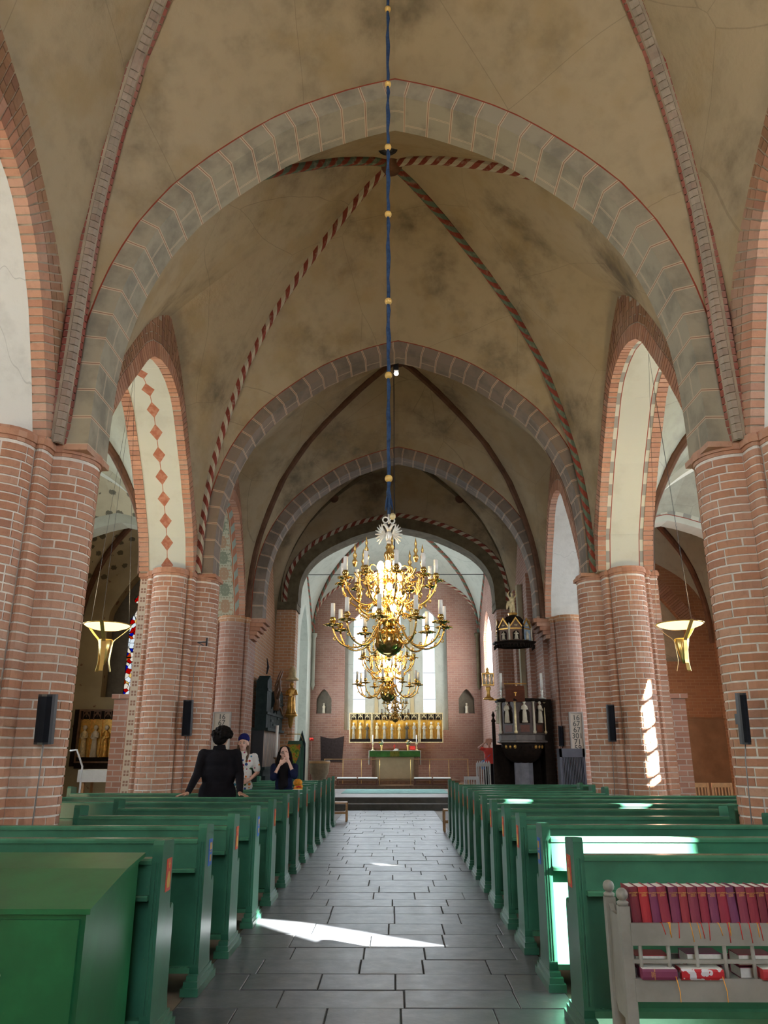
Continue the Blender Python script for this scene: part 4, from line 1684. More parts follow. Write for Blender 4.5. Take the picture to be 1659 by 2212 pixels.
# ---------------- aisles
AB = [(-1.2, 7.85), (8.55, 14.25), (14.95, 19.4), (20.1, 24.0)]
for side in (-1, 1):
    xi = XL - TH if side < 0 else XR + TH
    xo = XLO if side < 0 else XRO
    x0, x1 = min(xi, xo), max(xi, xo)
    for bi, (y0, y1) in enumerate(AB):
        painted = side < 0 and bi >= 2
        mt = M['motif_vault'] if painted else M['aisle']
        t0 = [Vector((p[0], y0, p[1])) for p in outline(x0, x1, ZS, 7.7, P_TRANS, 64)]
        t1 = [Vector((p[0], y1, p[1])) for p in outline(x0, x1, ZS, 7.7, P_TRANS, 64)]
        lb = ('left' if side < 0 else 'right') + ' aisle vault, ' + ['nearest bay', 'second bay from the viewer', 'third bay', 'last bay before the end wall'][bi]
        prw = P_WALL1 if bi == 0 else P_WALL
        c, ribs = vault(lb, x0, x1, y0, y1, [ZS] * 4, ((x0 + x1) / 2, (y0 + y1) / 2, 8.7), t0, t1,
                        e_wall(x0, y0, y1, ZS, 8.4, prw), e_wall(x1, y0, y1, ZS, 8.4, prw), mt, P_RIB, 18, 6, .1)
        for r in ribs:
            rib(c, resample(r, 30), M['rib_dark'], .17, .13)
    for i, yy in enumerate((-1.2 - .7, 7.85, 14.25, 19.4)):
        lb = 'arch across the ' + ('left' if side < 0 else 'right') + ' aisle ' + ['behind the viewer', 'beside the nearest pier', 'beside the second pier', 'beside the third pier'][i]
        ca0, ca1 = (x0, x1 + .30) if side < 0 else (x0 - .30, x1)
        cross_arch(ca0, ca1, ZS, 7.72, yy, .55, .28, M['aisle'] if side < 0 else M['edged'], lb, P_TRANS, 48, .6)
        # wall pier that carries it
        mb = MB()
        xa, xb = (xo - .3, xo + .45) if side < 0 else (xo - .45, xo + .3)
        extrude_plan(mb, [(xa, yy - .1), (xb, yy - .1), (xb, yy + .8), (xa, yy + .8)], lambda a, b, z: (a, b, z), -.02, ZS + .1)
        struct('pier', mb, M['aisle'] if side < 0 else M['wall_brick'], 'wall pier on the outer ' + ('left' if side < 0 else 'right') + ' wall ' + ['behind the viewer', 'level with the nearest pier', 'level with the second pier', 'level with the third pier'][i])

# east end walls of the aisles
mb = MB()
mb.plate([(XLO - .3, -.3), (XL - .5, -.3), (XL - .5, 12.3), (XLO - .3, 12.3)], [arch_hole(-8.95, -7.0, 3.25, 5.7, 7.2)], lambda a, b, d: (a, d, b), 24.0, 24.6)
elw = struct('wall_east', mb, M['motif_wall'], 'end wall of the left aisle painted with dark stars')
mb = MB()
mb.plate([(-9.05, 3.1), (-6.85, 3.1), (-6.85, 7.3), (-9.05, 7.3)],
         [arch_hole(-8.42, -7.86, 3.35, 5.6, 6.1), arch_hole(-7.74, -7.18, 3.35, 5.6, 6.1), [(-8.22 + .13 * math.cos(t * math.pi / 6), 6.35 + .13 * math.sin(t * math.pi / 6)) for t in range(12)], [(-7.8 + .22 * math.cos(t * math.pi / 6), 6.42 + .22 * math.sin(t * math.pi / 6)) for t in range(12)]],
         lambda a, b, d: (a, d, b), 24.42, 24.5)
obj('tracery', mb, M['bronze'], elw)
mb = MB()
mb.bb(-9.0, -6.9, 24.46, 24.465, 3.2, 7.2)
struct('window_%d' % (wi + 1), mb, M['stained'], 'stained glass window with red and blue figures at the end of the left aisle')
mb = MB()
mb.plate([(XR + .5, -.3), (XRO + .3, -.3), (XRO + .3, 12.3), (XR + .5, 12.3)], [arch_hole(6.3, 9.1, 4.3, 5.2, 6.9)], lambda a, b, d: (a, d, b), 24.0, 24.5)
erw = struct('wall_east', mb, M['brown_brick'], 'brown brick end wall of the right aisle')
mb = MB()
mb.bb(6.2, 9.2, 24.2, 24.4, 4.2, 7.0)
obj('blind_arch_back', mb, M['painted_plaster'], erw)
ro = outline(6.3, 9.1, 5.2, 6.9, P_WALL, 60)
roo = offset(ro, .42)
vs = MB()
N = len(ro) - 1
for i in range(N):
    a, b, c_, d_ = ro[i], ro[i + 1], roo[i + 1], roo[i]
    e = .12
    lp = lambda p, q, t: (p[0] + (q[0] - p[0]) * t, p[1] + (q[1] - p[1]) * t)
    a, b, c_, d_ = lp(a, b, e), lp(b, a, e), lp(c_, d_, e), lp(d_, c_, e)
    vs.hexa([(a[0], 23.96, a[1]), (b[0], 23.96, b[1]), (c_[0], 23.96, c_[1]), (d_[0], 23.96, d_[1]), (a[0], 24.02, a[1]), (b[0], 24.02, b[1]), (c_[0], 24.02, c_[1]), (d_[0], 24.02, d_[1])])
tag(obj('arch_brickwork', vs, M['brick_dark'], erw), kind='stuff')
mb = MB()
mb.bb(XR + 1.4, XRO, 23.94, 24.01, 0, 2.55)
mb.bb(XR + 1.4, XRO, 23.90, 24.02, 2.55, 2.60)
obj('plaster_dado', mb, plain('brown_dado', (0.19, 0.12, 0.07), 0.8, var=0.2, scale=2), erw)

# ================================================================== PEWS
LEFT_Y = [5.0, 6.13, 7.17, 8.3, 9.45, 10.65, 11.8, 12.95, 14.2, 15.45, 16.6, 17.8, 19.0]
RIGHT_Y = [5.2, 6.26, 7.33, 8.3, 9.34, 10.32, 11.32, 12.26, 13.03, 13.86, 14.76, 15.66, 16.56]
LX, RX = -1.385, 1.115


def end_meshes(s):
    """bench end: slab with a moulded foot, a sloping head and an arm scroll. s: direction away from the centre aisle"""
    mb = MB()
    prof = [(0.02, .10), (0.0, .16), (0.0, 1.075), (.015, 1.10), (.225, 1.085), (.24, 1.07), (.24, .72)]
    prof += [(.245, .70), (.262, .685), (.275, .70), (.30, .715), (.325, .70), (.335, .66), (.335, .22), (.36, .12), (.36, .10)]
    mb.prism(prof, lambda a, b, d: (s * d, a, b), 0.0, .062)
    # raised strips on the near edge and on the face towards the aisle
    mb.bb(min(s * .018, s * .026), max(s * .018, s * .026), -.006, 0.0, .18, .98)
    mb.bb(min(s * .036, s * .044), max(s * .036, s * .044), -.006, 0.0, .18, .98)
    foot = MB()
    for y0, y1, x0, x1, z0, z1 in ((-.10, .46, -.03, .095, 0, .05), (-.075, .43, -.018, .082, .05, .085), (-.04, .395, -.008, .07, .085, .115)):
        foot.bb(min(s * x0, s * x1), max(s * x0, s * x1), y0, y1, z0, z1)
    return mb.mesh('bench_end', M['pew']), foot.mesh('foot', M['pew'])


def plate_mesh(mat, kind, s):
    mb = MB()
    x0, x1 = -.0035 * s, .001 * s
    mb.bb(min(x0, x1), max(x0, x1), .105, .205, .80, .985, mi=0)
    mb2 = MB()
    X0, X1 = sorted((-.005 * s, -.0035 * s))
    if kind == 0:       # a bottle-like gold emblem under a small cross
        mb2.bb(X0, X1, .150, .160, .93, .975)
        mb2.bb(X0, X1, .138, .172, .950, .958)
        mb2.prism([(.13, .82), (.18, .82), (.19, .86), (.165, .91), (.145, .91), (.12, .86)], lambda a, b, d: (d, a, b), X0, X1)
    else:
        for a, b, c, d in ((.125, .145, .91, .96), (.155, .185, .91, .96), (.13, .18, .895, .902), (.135, .155, .83, .875), (.162, .182, .83, .875)):
            mb2.bb(X0, X1, a, b, c, d)
    return mb.mesh('number_plate', mat), mb2.mesh('emblem', M['gold_ink'])


ENDS = {s: end_meshes(s) for s in (-1, 1)}
PLATES = {}
for s in (-1, 1):
    PLATES[(s, 'r')] = plate_mesh(M['red_plate'], 0, s)
    PLATES[(s, 'b')] = plate_mesh(M['blue_plate'], 1, s)
PEWBOARD = {}


def pew_boards(s, L):
    key = (s, round(L, 3))
    if key in PEWBOARD:
        return PEWBOARD[key]

    def lon(x0, x1, poly):
        mb = MB()
        mb.prism(poly, lambda a, b, d: (s * d, a, b), x0, x1)
        return mb
    x0, x1 = .062, L - .062
    out = {}
    out['top_rail'] = lon(x0, x1, [(-.012, .968), (-.012, .988), (0.0, 1.0), (.09, 1.0), (.10, .988), (.10, .968)]).mesh('top_rail', M['pew_edge'])
    out['backrest'] = lon(x0, x1, [(.0, .97), (.03, .97), (.022, .80), (-.008, .80)]).mesh('backrest', M['pew'])
    out['book_ledge'] = lon(x0, x1, [(-.045, .775), (-.045, .795), (-.035, .803), (.09, .803), (.09, .775)]).mesh('book_ledge', M['pew_edge'])
    mb = lon(x0, x1, [(.065, .13), (.085, .13), (.085, .778), (.065, .778)])
    out['back_panel'] = mb.mesh('back_panel', M['pew'])
    out['seat'] = lon(x0, x1, [(.085, .43), (.085, .458), (.47, .462), (.485, .452), (.485, .435), (.47, .43)]).mesh('seat', M['pew'])
    mb = lon(x0, x1, [(.42, .08), (.44, .08), (.44, .43), (.42, .43)])
    out['seat_front'] = mb.mesh('seat_front', M['pew'])
    out['foot_rail'] = lon(x0, x1, [(.0, .12), (.0, .155), (.065, .155), (.065, .12)]).mesh('foot_rail', M['pew_edge'])
    PEWBOARD[key] = out
    return out


ORD = ['first', 'second', 'third', 'fourth', 'fifth', 'sixth', 'seventh', 'eighth', 'ninth', 'tenth', 'eleventh', 'twelfth', 'thirteenth']
COLL = 'rbrbrrrrrrrrr'
COLR = 'rbrrrrrrrrrrr'


def pew(s, k, Y, x, xe, plate):
    L = abs(xe - x)
    side = 'left' if s < 0 else 'right'
    what = {'r': 'red number plate', 'b': 'blue number plate'}[plate]
    t = thing('church_pew', '%s green pew counted from the front of the photo, %s block, %s' % (ORD[k], side, what), 'pew', (x, Y, 0), 0, 'green pews in the %s block' % side)
    for i, ox in enumerate((0, s * (L - .062))):
        e = put('bench_end', ENDS[s][0], t, (ox, 0, 0))
        put('foot', ENDS[s][1], e)
        if i == 0:
            p = put('number_plate', PLATES[(s, plate)][0], e)
            p['label'] = what
            put('emblem', PLATES[(s, plate)][1], e)
    for n, me in pew_boards(s, L).items():
        put(n, me, t)
    return t


for k, Y in enumerate(LEFT_Y):
    xe = -5.2
    if k == 2:
        xe = -3.95
    if k in (3, 4):
        xe = -3.24
    if k in (8, 9):
        xe = -3.28
    if k == 12:
        xe = -3.2
    pew(-1, k, Y, LX, xe, COLL[k])
for k, Y in enumerate(RIGHT_Y):
    xe = 5.3
    if k == 1:
        xe = 4.6
    if k in (2, 3):
        xe = 3.42
    if k in (9, 10, 8):
        xe = 3.42
    pew(1, k, Y, RX, xe, COLR[k])

# ---------------- green desk cabinet at the front left
t = thing('desk_cabinet', 'bright green wooden cabinet with sloping lid standing before the first left pew', 'cabinet', (-1.47, 4.12, 0))
b = MB()
prof = [(0, 0), (0, .855), (.70, 1.025), (.76, 1.025), (.76, 0)]
b.prism(prof, lambda a, z, d: (-d, a, z), 0.02, 1.55)
obj('body', b, M['cabinet'], t)
b = MB()
b.prism([(-.03, .865), (-.03, .885), (.55, 1.005), (.80, 1.012), (.80, 1.045), (.72, 1.06), (.0, .915), (-.03, .905)][:0] + [(-.035, .862), (-.035, .886), (.47, 1.0), (.78, 1.045), (.78, 1.022), (.47, .978)], lambda a, z, d: (-d, a, z), -.01, 1.58)
obj('lid', b, M['cabinet'], t)
for x0, x1 in ((.045, .425), (.435, .93), (.95, 1.5)):
    b = MB()
    b.bb(-x1, -x0, -.018, 0.0, .06, .835)
    d_ = obj('door', b, M['cabinet'], t)
    b = MB()
    b.ball((-(x1 - .025) if x0 < .1 else -(x0 + .05), -.03, .60), .013, 10, 6)
    obj('knob', b, M['silver'], d_)
b = MB()
b.bb(-1.56, -.01, .0, .77, 0, .05)
obj('plinth', b, M['cabinet'], t)

# ---------------- hymn book cart
CX0, CY = 1.13, 4.22
CW = 1.25
t = thing('book_cart', 'grey painted hymn book cart with ball finials before the first right pew', 'cart', (CX0, CY, 0))
for x in (0, CW):
    for y in (0, .25):
        b = MB()
        b.prism([(x - .026, y - .026), (x + .026, y - .026), (x + .026, y + .026), (x - .026, y + .026)], lambda p, q, d: (p, q, d), .0, .885)
        b.lathe([(.026, .885), (.030, .90), (.014, .91)], (x, y, 0), 12)
        p = obj('post', b, M['cart'], t)
        b = MB()
        b.ball((x, y, .935), .030, 14, 10)
        f_ = obj('finial', b, M['cart'], p)
    b = MB()
    b.prism([(0.02, .42), (0.02, .86), (.06, .83), (.19, .83), (.23, .86), (.23, .42), (.19, .38), (.06, .38)], lambda p, q, d: (x + d, p, q), -.012, .012)
    obj('side_panel', b, M['cart'], t)
    b = MB()
    b.bb(x - .012, x + .012, .02, .23, .10, .16)
    obj('stretcher', b, M['cart'], t)
for nm, y0, y1, z0, z1 in (('shelf', -.01, .26, .785, .80), ('shelf_board', -.035, -.015, .715, .812), ('rail', -.03, -.012, .638, .655), ('shelf', -.01, .26, .545, .56),
                          ('shelf_board', -.035, -.015, .478, .575), ('back_rail', .245, .262, .80, .83), ('back_rail', .245, .262, .56, .62)):
    b = MB()
    b.bb(.02, CW - .02, y0, y1, z0, z1)
    obj(nm, b, M['cart'], t)
for i in range(9):
    b = MB()
    b.tube([(.06 + i * .135, -.022, .56), (.06 + i * .135, -.022, .72)], .010, 8)
    obj('dowel', b, M['cart'], t)

REDS = [(0.17, .018, .03), (.36, .02, .03), (.17, .03, .09), (.25, .025, .05), (.17, .03, .08), (.25, .025, .04), (.20, .03, .06), (.24, .02, .045), (.17, .035, .09), (.25, .02, .045), (.15, .035, .10),
        (.20, .03, .06), (.22, .02, .04), (.16, .018, .035), (.22, .02, .04), (.24, .02, .05), (.2, .02, .05), (.26, .02, .03), (.18, .03, .07), (.23, .02, .04), (.2, .03, .06), (.25, .02, .04), (.18, .02, .05)]
ORD2 = ORD + ['fourteenth', 'fifteenth', 'sixteenth', 'seventeenth', 'eighteenth', 'nineteenth', 'twentieth', 'twenty-first', 'twenty-second', 'twenty-third']
CN = ['dark crimson', 'bright scarlet', 'plum purple', 'raspberry red', 'dull purple', 'warm crimson', 'mauve red', 'cherry red', 'violet purple', 'carmine', 'bluish purple', 'rose purple', 'deep red', 'oxblood', 'crimson', 'raspberry']
SPINE = txt('DEN SVENSKA\nPSALM\nBOKEN', .0075, M['gold_ink'], 'title', .0004)
bookmats = []
for i, c in enumerate(REDS):
    bookmats.append(plain('book_cloth_%d' % i, c, .6, var=.06, bump=.15, bscale=200))


def book(name, label, mat, w, h, d, loc, rot, group, lean=0.0, title=True, ribbons=0, seed=0):
    rr = random.Random(seed)
    t = thing(name, label, 'book', loc, 0, group)
    t.rotation_euler = rot
    b = MB()
    c = .003
    b.bb(0, c, 0, d, 0, h)
    b.bb(w - c, w, 0, d, 0, h)
    b.prism([(0, 0), (w * .2, -.005), (w * .5, -.0075), (w * .8, -.005), (w, 0), (w, .004), (0, .004)], lambda p, q, z: (p, q, z), 0, h)
    obj('cover', b, mat, t)
    b = MB()
    b.bb(c, w - c, .003, d - .004, .003, h - .004)
    obj('pages', b, M['book_paper'], t)
    if title:
        put('title', SPINE, t, (w / 2, -.0085, h * .80), (R(90), 0, 0))
    for k in range(ribbons):
        b = MB()
        x = w * (.3 + .4 * rr.random())
        dx = rr.uniform(-.012, .012)
        ln = rr.uniform(.025, .065)
        pts = [(x, -.002, .004), (x, -.040, .013), (x + dx * .5, -.045, -.002 - ln * .3), (x + dx, -.046, -.012 - ln)]
        b.tube(pts, .0019, 5)
        obj('ribbon', b, M['petal_red'] if rr.random() < .55 else M['bag'], t)
    return t


x = .045
for i in range(23):
    w = .048 + .004 * math.sin(i * 2.3)
    lean = -0.045 - .05 * (i in (3, 10)) - (.02 if i < 3 else 0)
    hgt = .166 + .003 * math.sin(i * 3.1)
    nm = '%s hymn book, %s from the cart post in the top row' % (CN[i % 16], ORD2[i])
    if i == 0:
        nm = 'dark crimson hymn book half hidden behind the ball-topped cart post'
    elif i == 1:
        nm = 'bright scarlet hymn book near the left end of the top row'
    book('hymn_book', nm, bookmats[i], w - .003, hgt, .135, (CX0 + x, CY + .006, .8012), (0, lean, 0), 'red hymn books standing on the cart', ribbons=(0 if i < 2 else 1 + (i % 3 == 0)), seed=i)
    x += w
# books lying on the lower shelf
lying = [(.05, 'white page edges of a book lying behind the first cart dowels', .165, .046, 0), (.30, 'thick pale book lying behind the middle dowels', .17, .050, 0), (.55, 'pale book lying right of the middle dowels', .17, .048, 0),
         (.80, 'pale book lying near the right dowels', .17, .045, 0), (1.02, 'pale book lying at the far end of the rack', .17, .045, 0)]
for j, (x, lb, w, h, _) in enumerate(lying):
    for lv in (0, 1):
        t2 = thing('hymn_book', ('upper ' if lv else 'lower ') + lb, 'book', (CX0 + x, CY + .035, .5605 + lv * (h + .006)), 0, 'books lying in the rack of the cart')
        b = MB()
        b.bb(0, w, 0, .12, 0, .003)
        b.bb(0, w, 0, .12, h - .003, h)
        b.bb(0, w, .117, .12, .003, h - .003)
        obj('cover', b, bookmats[(j * 3 + lv) % 12], t2)
        b = MB()
        b.bb(.003, w - .003, -.001, .117, .003, h - .003)
        obj('pages', b, M['book_paper'], t2)
for x, w, mt, lb in ((.05, .165, bookmats[4], 'plum hymn book lying spine out on the lower shelf board'), (.235, .20, None, 'red and white patterned book lying on the lower shelf board'), (.62, .2, bookmats[1], 'red book lying on the lower shelf near the photo edge')):
    t2 = thing('hymn_book', lb, 'book', (CX0 + x, CY - .055, .5755), 0, 'books lying in the rack of the cart')
    b = MB()
    b.prism([(-.004, .0), (-.010, .012), (-.010, .036), (-.004, .045), (.085, .045), (.085, 0)], lambda p, q, d: (d, p, q), 0, w)
    if mt is None:
        tt = NT('red_white_pattern')
        mt = tt.done(tt.mix(tt.math('GREATER_THAN', tt.noise(26, 2), .5), (.62, .60, .62), (.45, .02, .03)), .4)
    obj('cover', b, mt, t2)
    b = MB()
    b.bb(.004, w - .004, .0, .082, .045, .0462)
    obj('pages', b, M['book_paper'], t2)
    if 'plum' in lb:
        put('title', SPINE, t2, (.05, -.0105, .024), (R(90), R(90), 0))
    b = MB()
    b.tube([(w - .01, -.006, .02), (w - .008, -.02, -.002), (w - .004, -.012 - .02, -.04), (w - .004, -.03, -.085)], .002, 5)
    obj('ribbon', b, M['bag'], t2)

# ================================================================== CHANDELIERS


def chandelier(label, loc, lit=True):
    t = thing('chandelier', label, 'chandelier', loc, 0, 'brass chandeliers hanging in the nave')
    b = MB()
    prof = [(.0, -.17), (.012, -.16), (.02, -.145), (.01, -.135), (.022, -.127)]
    prof += [(.125 * math.cos(R(a)), .125 * math.sin(R(a))) for a in range(-80, 81, 10)]
    b.lathe(prof, (0, 0, 0), 28)
    o = obj('ball', b, M['brass_dark'], t)
    b = MB()
    b.lathe([(.022, .12), (.05, .135), (.055, .15), (.085, .165), (.085, .185), (.04, .20), (.03, .24), (.05, .28), (.07, .31), (.045, .34), (.04, .36), (.085, .375), (.085, .40), (.035, .42), (.03, .48),
             (.055, .53), (.06, .56), (.035, .585), (.075, .60), (.075, .62), (.03, .64), (.025, .70), (.045, .75), (.04, .78), (.02, .80), (.03, .83), (.012, .87)], (0, 0, 0), 20)
    obj('stem', b, M['brass'], t)

    def arm_mesh(path, rr, pan_r, leaf):
        b = MB()
        P = resample([Vector(p) for p in path], 22)
        # smooth the path
        for _ in range(2):
            P = [P[0]] + [(P[i - 1] + P[i] * 2 + P[i + 1]) / 4 for i in range(1, len(P) - 1)] + [P[-1]]
        b.tube(P, rr, 7)
        # curled leaves along the arm
        for i in leaf:
            p = P[i]
            cu = []
            for k in range(7):
                a = k / 6 * 4.2
                r = .030 * (1 - k / 8)
                cu.append(p + Vector((r * math.sin(a) * .8, 0, r * (1 - math.cos(a)) * (1 if i % 2 else -1))))
            b.tube(cu, [.007, .0065, .006, .005, .0045, .004, .003], 5)
            b.ball(cu[-1], .008, 6, 4)
        return b, P[-1]

    def tier(n, a0, path, leaf, pan_r, candle, ch=.125):
        b, end = arm_mesh(path, .0085, pan_r, leaf)
        me = b.mesh('arm', M['brass'])
        p = MB()
        p.lathe([(.004, 0), (pan_r * .5, .002), (pan_r, .016), (pan_r * 1.05, .022), (pan_r * .98, .024), (pan_r * .45, .012), (.016, .012), (.012, .03), (.026, .045), (.028, .065), (.020, .072), (.020, .08)], end, 14)
        # leafy fringe of the drip pan
        for k in range(8):
            a = k * math.pi / 4
            p.ball((end.x + pan_r * 1.08 * math.cos(a), end.y + pan_r * 1.08 * math.sin(a), end.z + .014), .012, 6, 4, 0, (1.3, 1.3, .5))
        pm = p.mesh('drip_pan', M['brass_dark'])
        c = MB()
        if candle:
            c.tube([(end.x, end.y, end.z + .075), (end.x, end.y, end.z + .075 + ch)], [.0195, .0185], 10)
            cm = c.mesh('candle', M['candle'])
        else:
            c.lathe([(.012, .05), (.022, .08), (.024, .10), (.010, .12), (.020, .15), (.008, .18), (.012, .21), (.004, .25), (.0, .27)], end, 10)
            cm = c.mesh('finial', M['brass'])
        for k in range(n):
            a = a0 + 2 * math.pi * k / n
            ar = put('arm', me, t, (0, 0, 0), (0, 0, a))
            if candle:
                put('drip_pan', pm, ar)
                put('candle', cm, ar)
            else:
                put('finial', cm, ar)
    tier(10, .16, [(.07, 0, .17), (.12, 0, .11), (.16, 0, .02), (.24, 0, -.05), (.34, 0, -.065), (.43, 0, -.02), (.475, 0, .06), (.485, 0, .115)], (3, 7, 11, 15, 18), .062, True)
    tier(10, .47, [(.07, 0, .39), (.14, 0, .33), (.20, 0, .29), (.28, 0, .30), (.36, 0, .36), (.41, 0, .44), (.415, 0, .50)], (3, 6, 10, 14, 17), .055, True)
    tier(8, .1, [(.06, 0, .61), (.12, 0, .58), (.18, 0, .52), (.25, 0, .53), (.29, 0, .57), (.30, 0, .60)], (4, 8, 12, 16), .04, False)
    tier(8, .45, [(.05, 0, .31), (.12, 0, .24), (.20, 0, .21), (.27, 0, .25), (.28, 0, .30)], (4, 8, 12, 16), .04, False)
    # dense brass leafwork round the stem
    b = MB()
    rr = random.Random(3)
    for k in range(46):
        a = rr.uniform(0, 6.28)
        z = rr.uniform(.22, .66)
        r = rr.uniform(.07, .20)
        c = Vector((r * math.cos(a), r * math.sin(a), z))
        pts = [c + Vector((math.cos(a) * .035 * math.sin(q), math.sin(a) * .035 * math.sin(q), .035 * (1 - math.cos(q)) - .03)) for q in (0, .8, 1.6, 2.4, 3.2, 4.0)]
        b.tube(pts, [.008, .0075, .007, .006, .005, .003], 5)
    tag(obj('leafwork', b, M['brass'], t), kind='stuff')
    # small warm bulbs close to the stem
    for zz, n, r in ((.455, 8, .105), (.395, 8, .13), (.66, 7, .085), (.57, 7, .11), (.27, 6, .12)):
        for k in range(n):
            b = MB()
            a = 2 * math.pi * k / n + zz * 7
            c = (r * math.cos(a), r * math.sin(a), zz)
            b.ball(c, .027, 8, 6, 0, (1, 1, 1.3))
            obj('bulb', b, M['glow'], t)
    # two-headed eagle and hook
    b = MB()
    b.ball((0, 0, .93), .032, 10, 8, 0, (1, .7, 1.7))
    b.tube([(0, 0, .98), (-.02, 0, 1.02), (-.035, 0, 1.045)], [.018, .013, .014], 7)
    b.tube([(0, 0, .98), (.02, 0, 1.02), (.035, 0, 1.045)], [.018, .013, .014], 7)
    b.tube([(-.035, 0, 1.045), (-.06, 0, 1.035)], [.012, .003], 6)
    b.tube([(.035, 0, 1.045), (.06, 0, 1.035)], [.012, .003], 6)
    b.tube([(0, 0, .86), (0, 0, .89)], .02, 8)
    ea = obj('eagle', b, M['silver'], t)
    for s in (-1, 1):
        b = MB()
        for k in range(8):
            a = R(-62 + k * 21)
            p0 = Vector((s * .03, 0, .95))
            p1 = Vector((s * (.055 + .035 * math.cos(a)), 0, .95 + .06 * math.sin(a)))
            p2 = Vector((s * (.06 + .062 * math.cos(a)), 0.004, .95 + .10 * math.sin(a)))
            b.tube([p0, p1, p2], [.008, .0095, .004], 6)
        obj('wing', b, M['silver'], ea)
    b = MB()
    for cx, cz, r in ((-.028, 1.085, .026), (.03, 1.075, .022)):
        b.tube([(cx + r * math.cos(a / 10 * 6.28), 0, cz + r * math.sin(a / 10 * 6.28)) for a in range(10)], .007, 6, closed=True)
    b.tube([(0, 0, 1.05), (0, 0, 1.15)], .009, 8)
    obj('hook', b, M['silver'], t)
    b = MB()
    b.ball((.035, -.01, 1.115), .030, 8, 5, 0, (1, .5, 1.1), (0, .5, .4))
    obj('bow', b, M['gold_pale'], t)
    return t


def hang_lights(loc, e=1.0, sc=1.0):
    for dz, en in ((.43, 26), (.68, 14)):
        d = bpy.data.lights.new('chandelier_light', 'POINT')
        d.energy = en * e
        d.color = (1.0, .66, .32)
        d.shadow_soft_size = .09 * sc
        o = bpy.data.objects.new('chandelier_light', d)
        o.location = (loc[0], loc[1], loc[2] + dz * sc)
        COL.objects.link(o)


ch1 = (-.035, 6.6, 2.515)
ch2 = (-.075, 11.25, 2.42)
ch3 = (.04, 17.1, 2.32)
c1 = chandelier('large brass chandelier nearest the viewer, hung low on the blue sleeved rod', ch1)
hang_lights(ch1, 1.0)
c2 = dup_tree(c1)
c2.location = ch2
c2.scale = (.92, .92, .96)
c2['label'] = 'second brass chandelier, seen smaller just under the nearest one'
hang_lights(ch2, 1.0)
c3 = dup_tree(c1)
c3.location = ch3
c3.scale = (.62, .62, .62)
for ch_ in [c_ for c_ in c3.children if c_.name.startswith('bulb')]:
    bpy.data.objects.remove(ch_)
c3['label'] = 'small farthest brass chandelier, just above the altarpiece'


def hanging(label, x, y, z0, z1, balls, mat, r=.016, knots=True):
    t = thing('hanging_rod', label, 'rod', (x, y, z0))
    zs_ = [z0] + balls + [z1]
    for a, b_ in zip(zs_, zs_[1:]):
        b = MB()
        n = 9
        pts, rad = [], []
        for i in range(n):
            q = i / (n - 1)
            pts.append((.004 * math.sin(i * 2.1), .004 * math.cos(i * 1.7), a - z0 + (b_ - a) * q))
            rad.append(r * (1 + .25 * math.sin(i * 2.9)) * (1.7 if (knots and i == n // 2) else 1))
        b.tube(pts, rad, 8)
        obj('sleeve', b, mat, t)
    for z in balls:
        b = MB()
        b.ball((0, 0, z - z0), .036, 16, 12)
        obj('ball', b, M['yellow_ball'], t)
    return t


zb = [at_y(838, py, 6.6).z for py in (1034, 811, 651, 463, 318, 182, 20)]
hanging('long blue sleeved rod with gilt balls holding the nearest chandelier', -.035, 6.6, ch1[2] + 1.14, 10.95, zb, M['blue_rope'])
b = MB()
for k in range(5):
    a = k * 1.256
    b.tube([(0, 0, .16), (.022 * math.cos(a), .022 * math.sin(a), .06), (.036 * math.cos(a), .036 * math.sin(a), -.02)], [.010, .012, .007], 6)
tag(obj('tassel', b, M['blue_rope'], None, (-.035, 6.6, ch1[2] + 1.20)), 'blue fabric tassel at the foot of the long hanging rod', 'tassel')
hanging('thin dark rod from the vault vent to the second chandelier', -.075, 11.25, ch2[2] + 1.10, 11.66, [], M['dark_metal'], .010)
hanging('thin dark chain down to the farthest chandelier', .04, 17.1, ch3[2] + .70, 10.9, [], M['dark_metal'], .010)

# ================================================================== HANGING UPLIGHTS


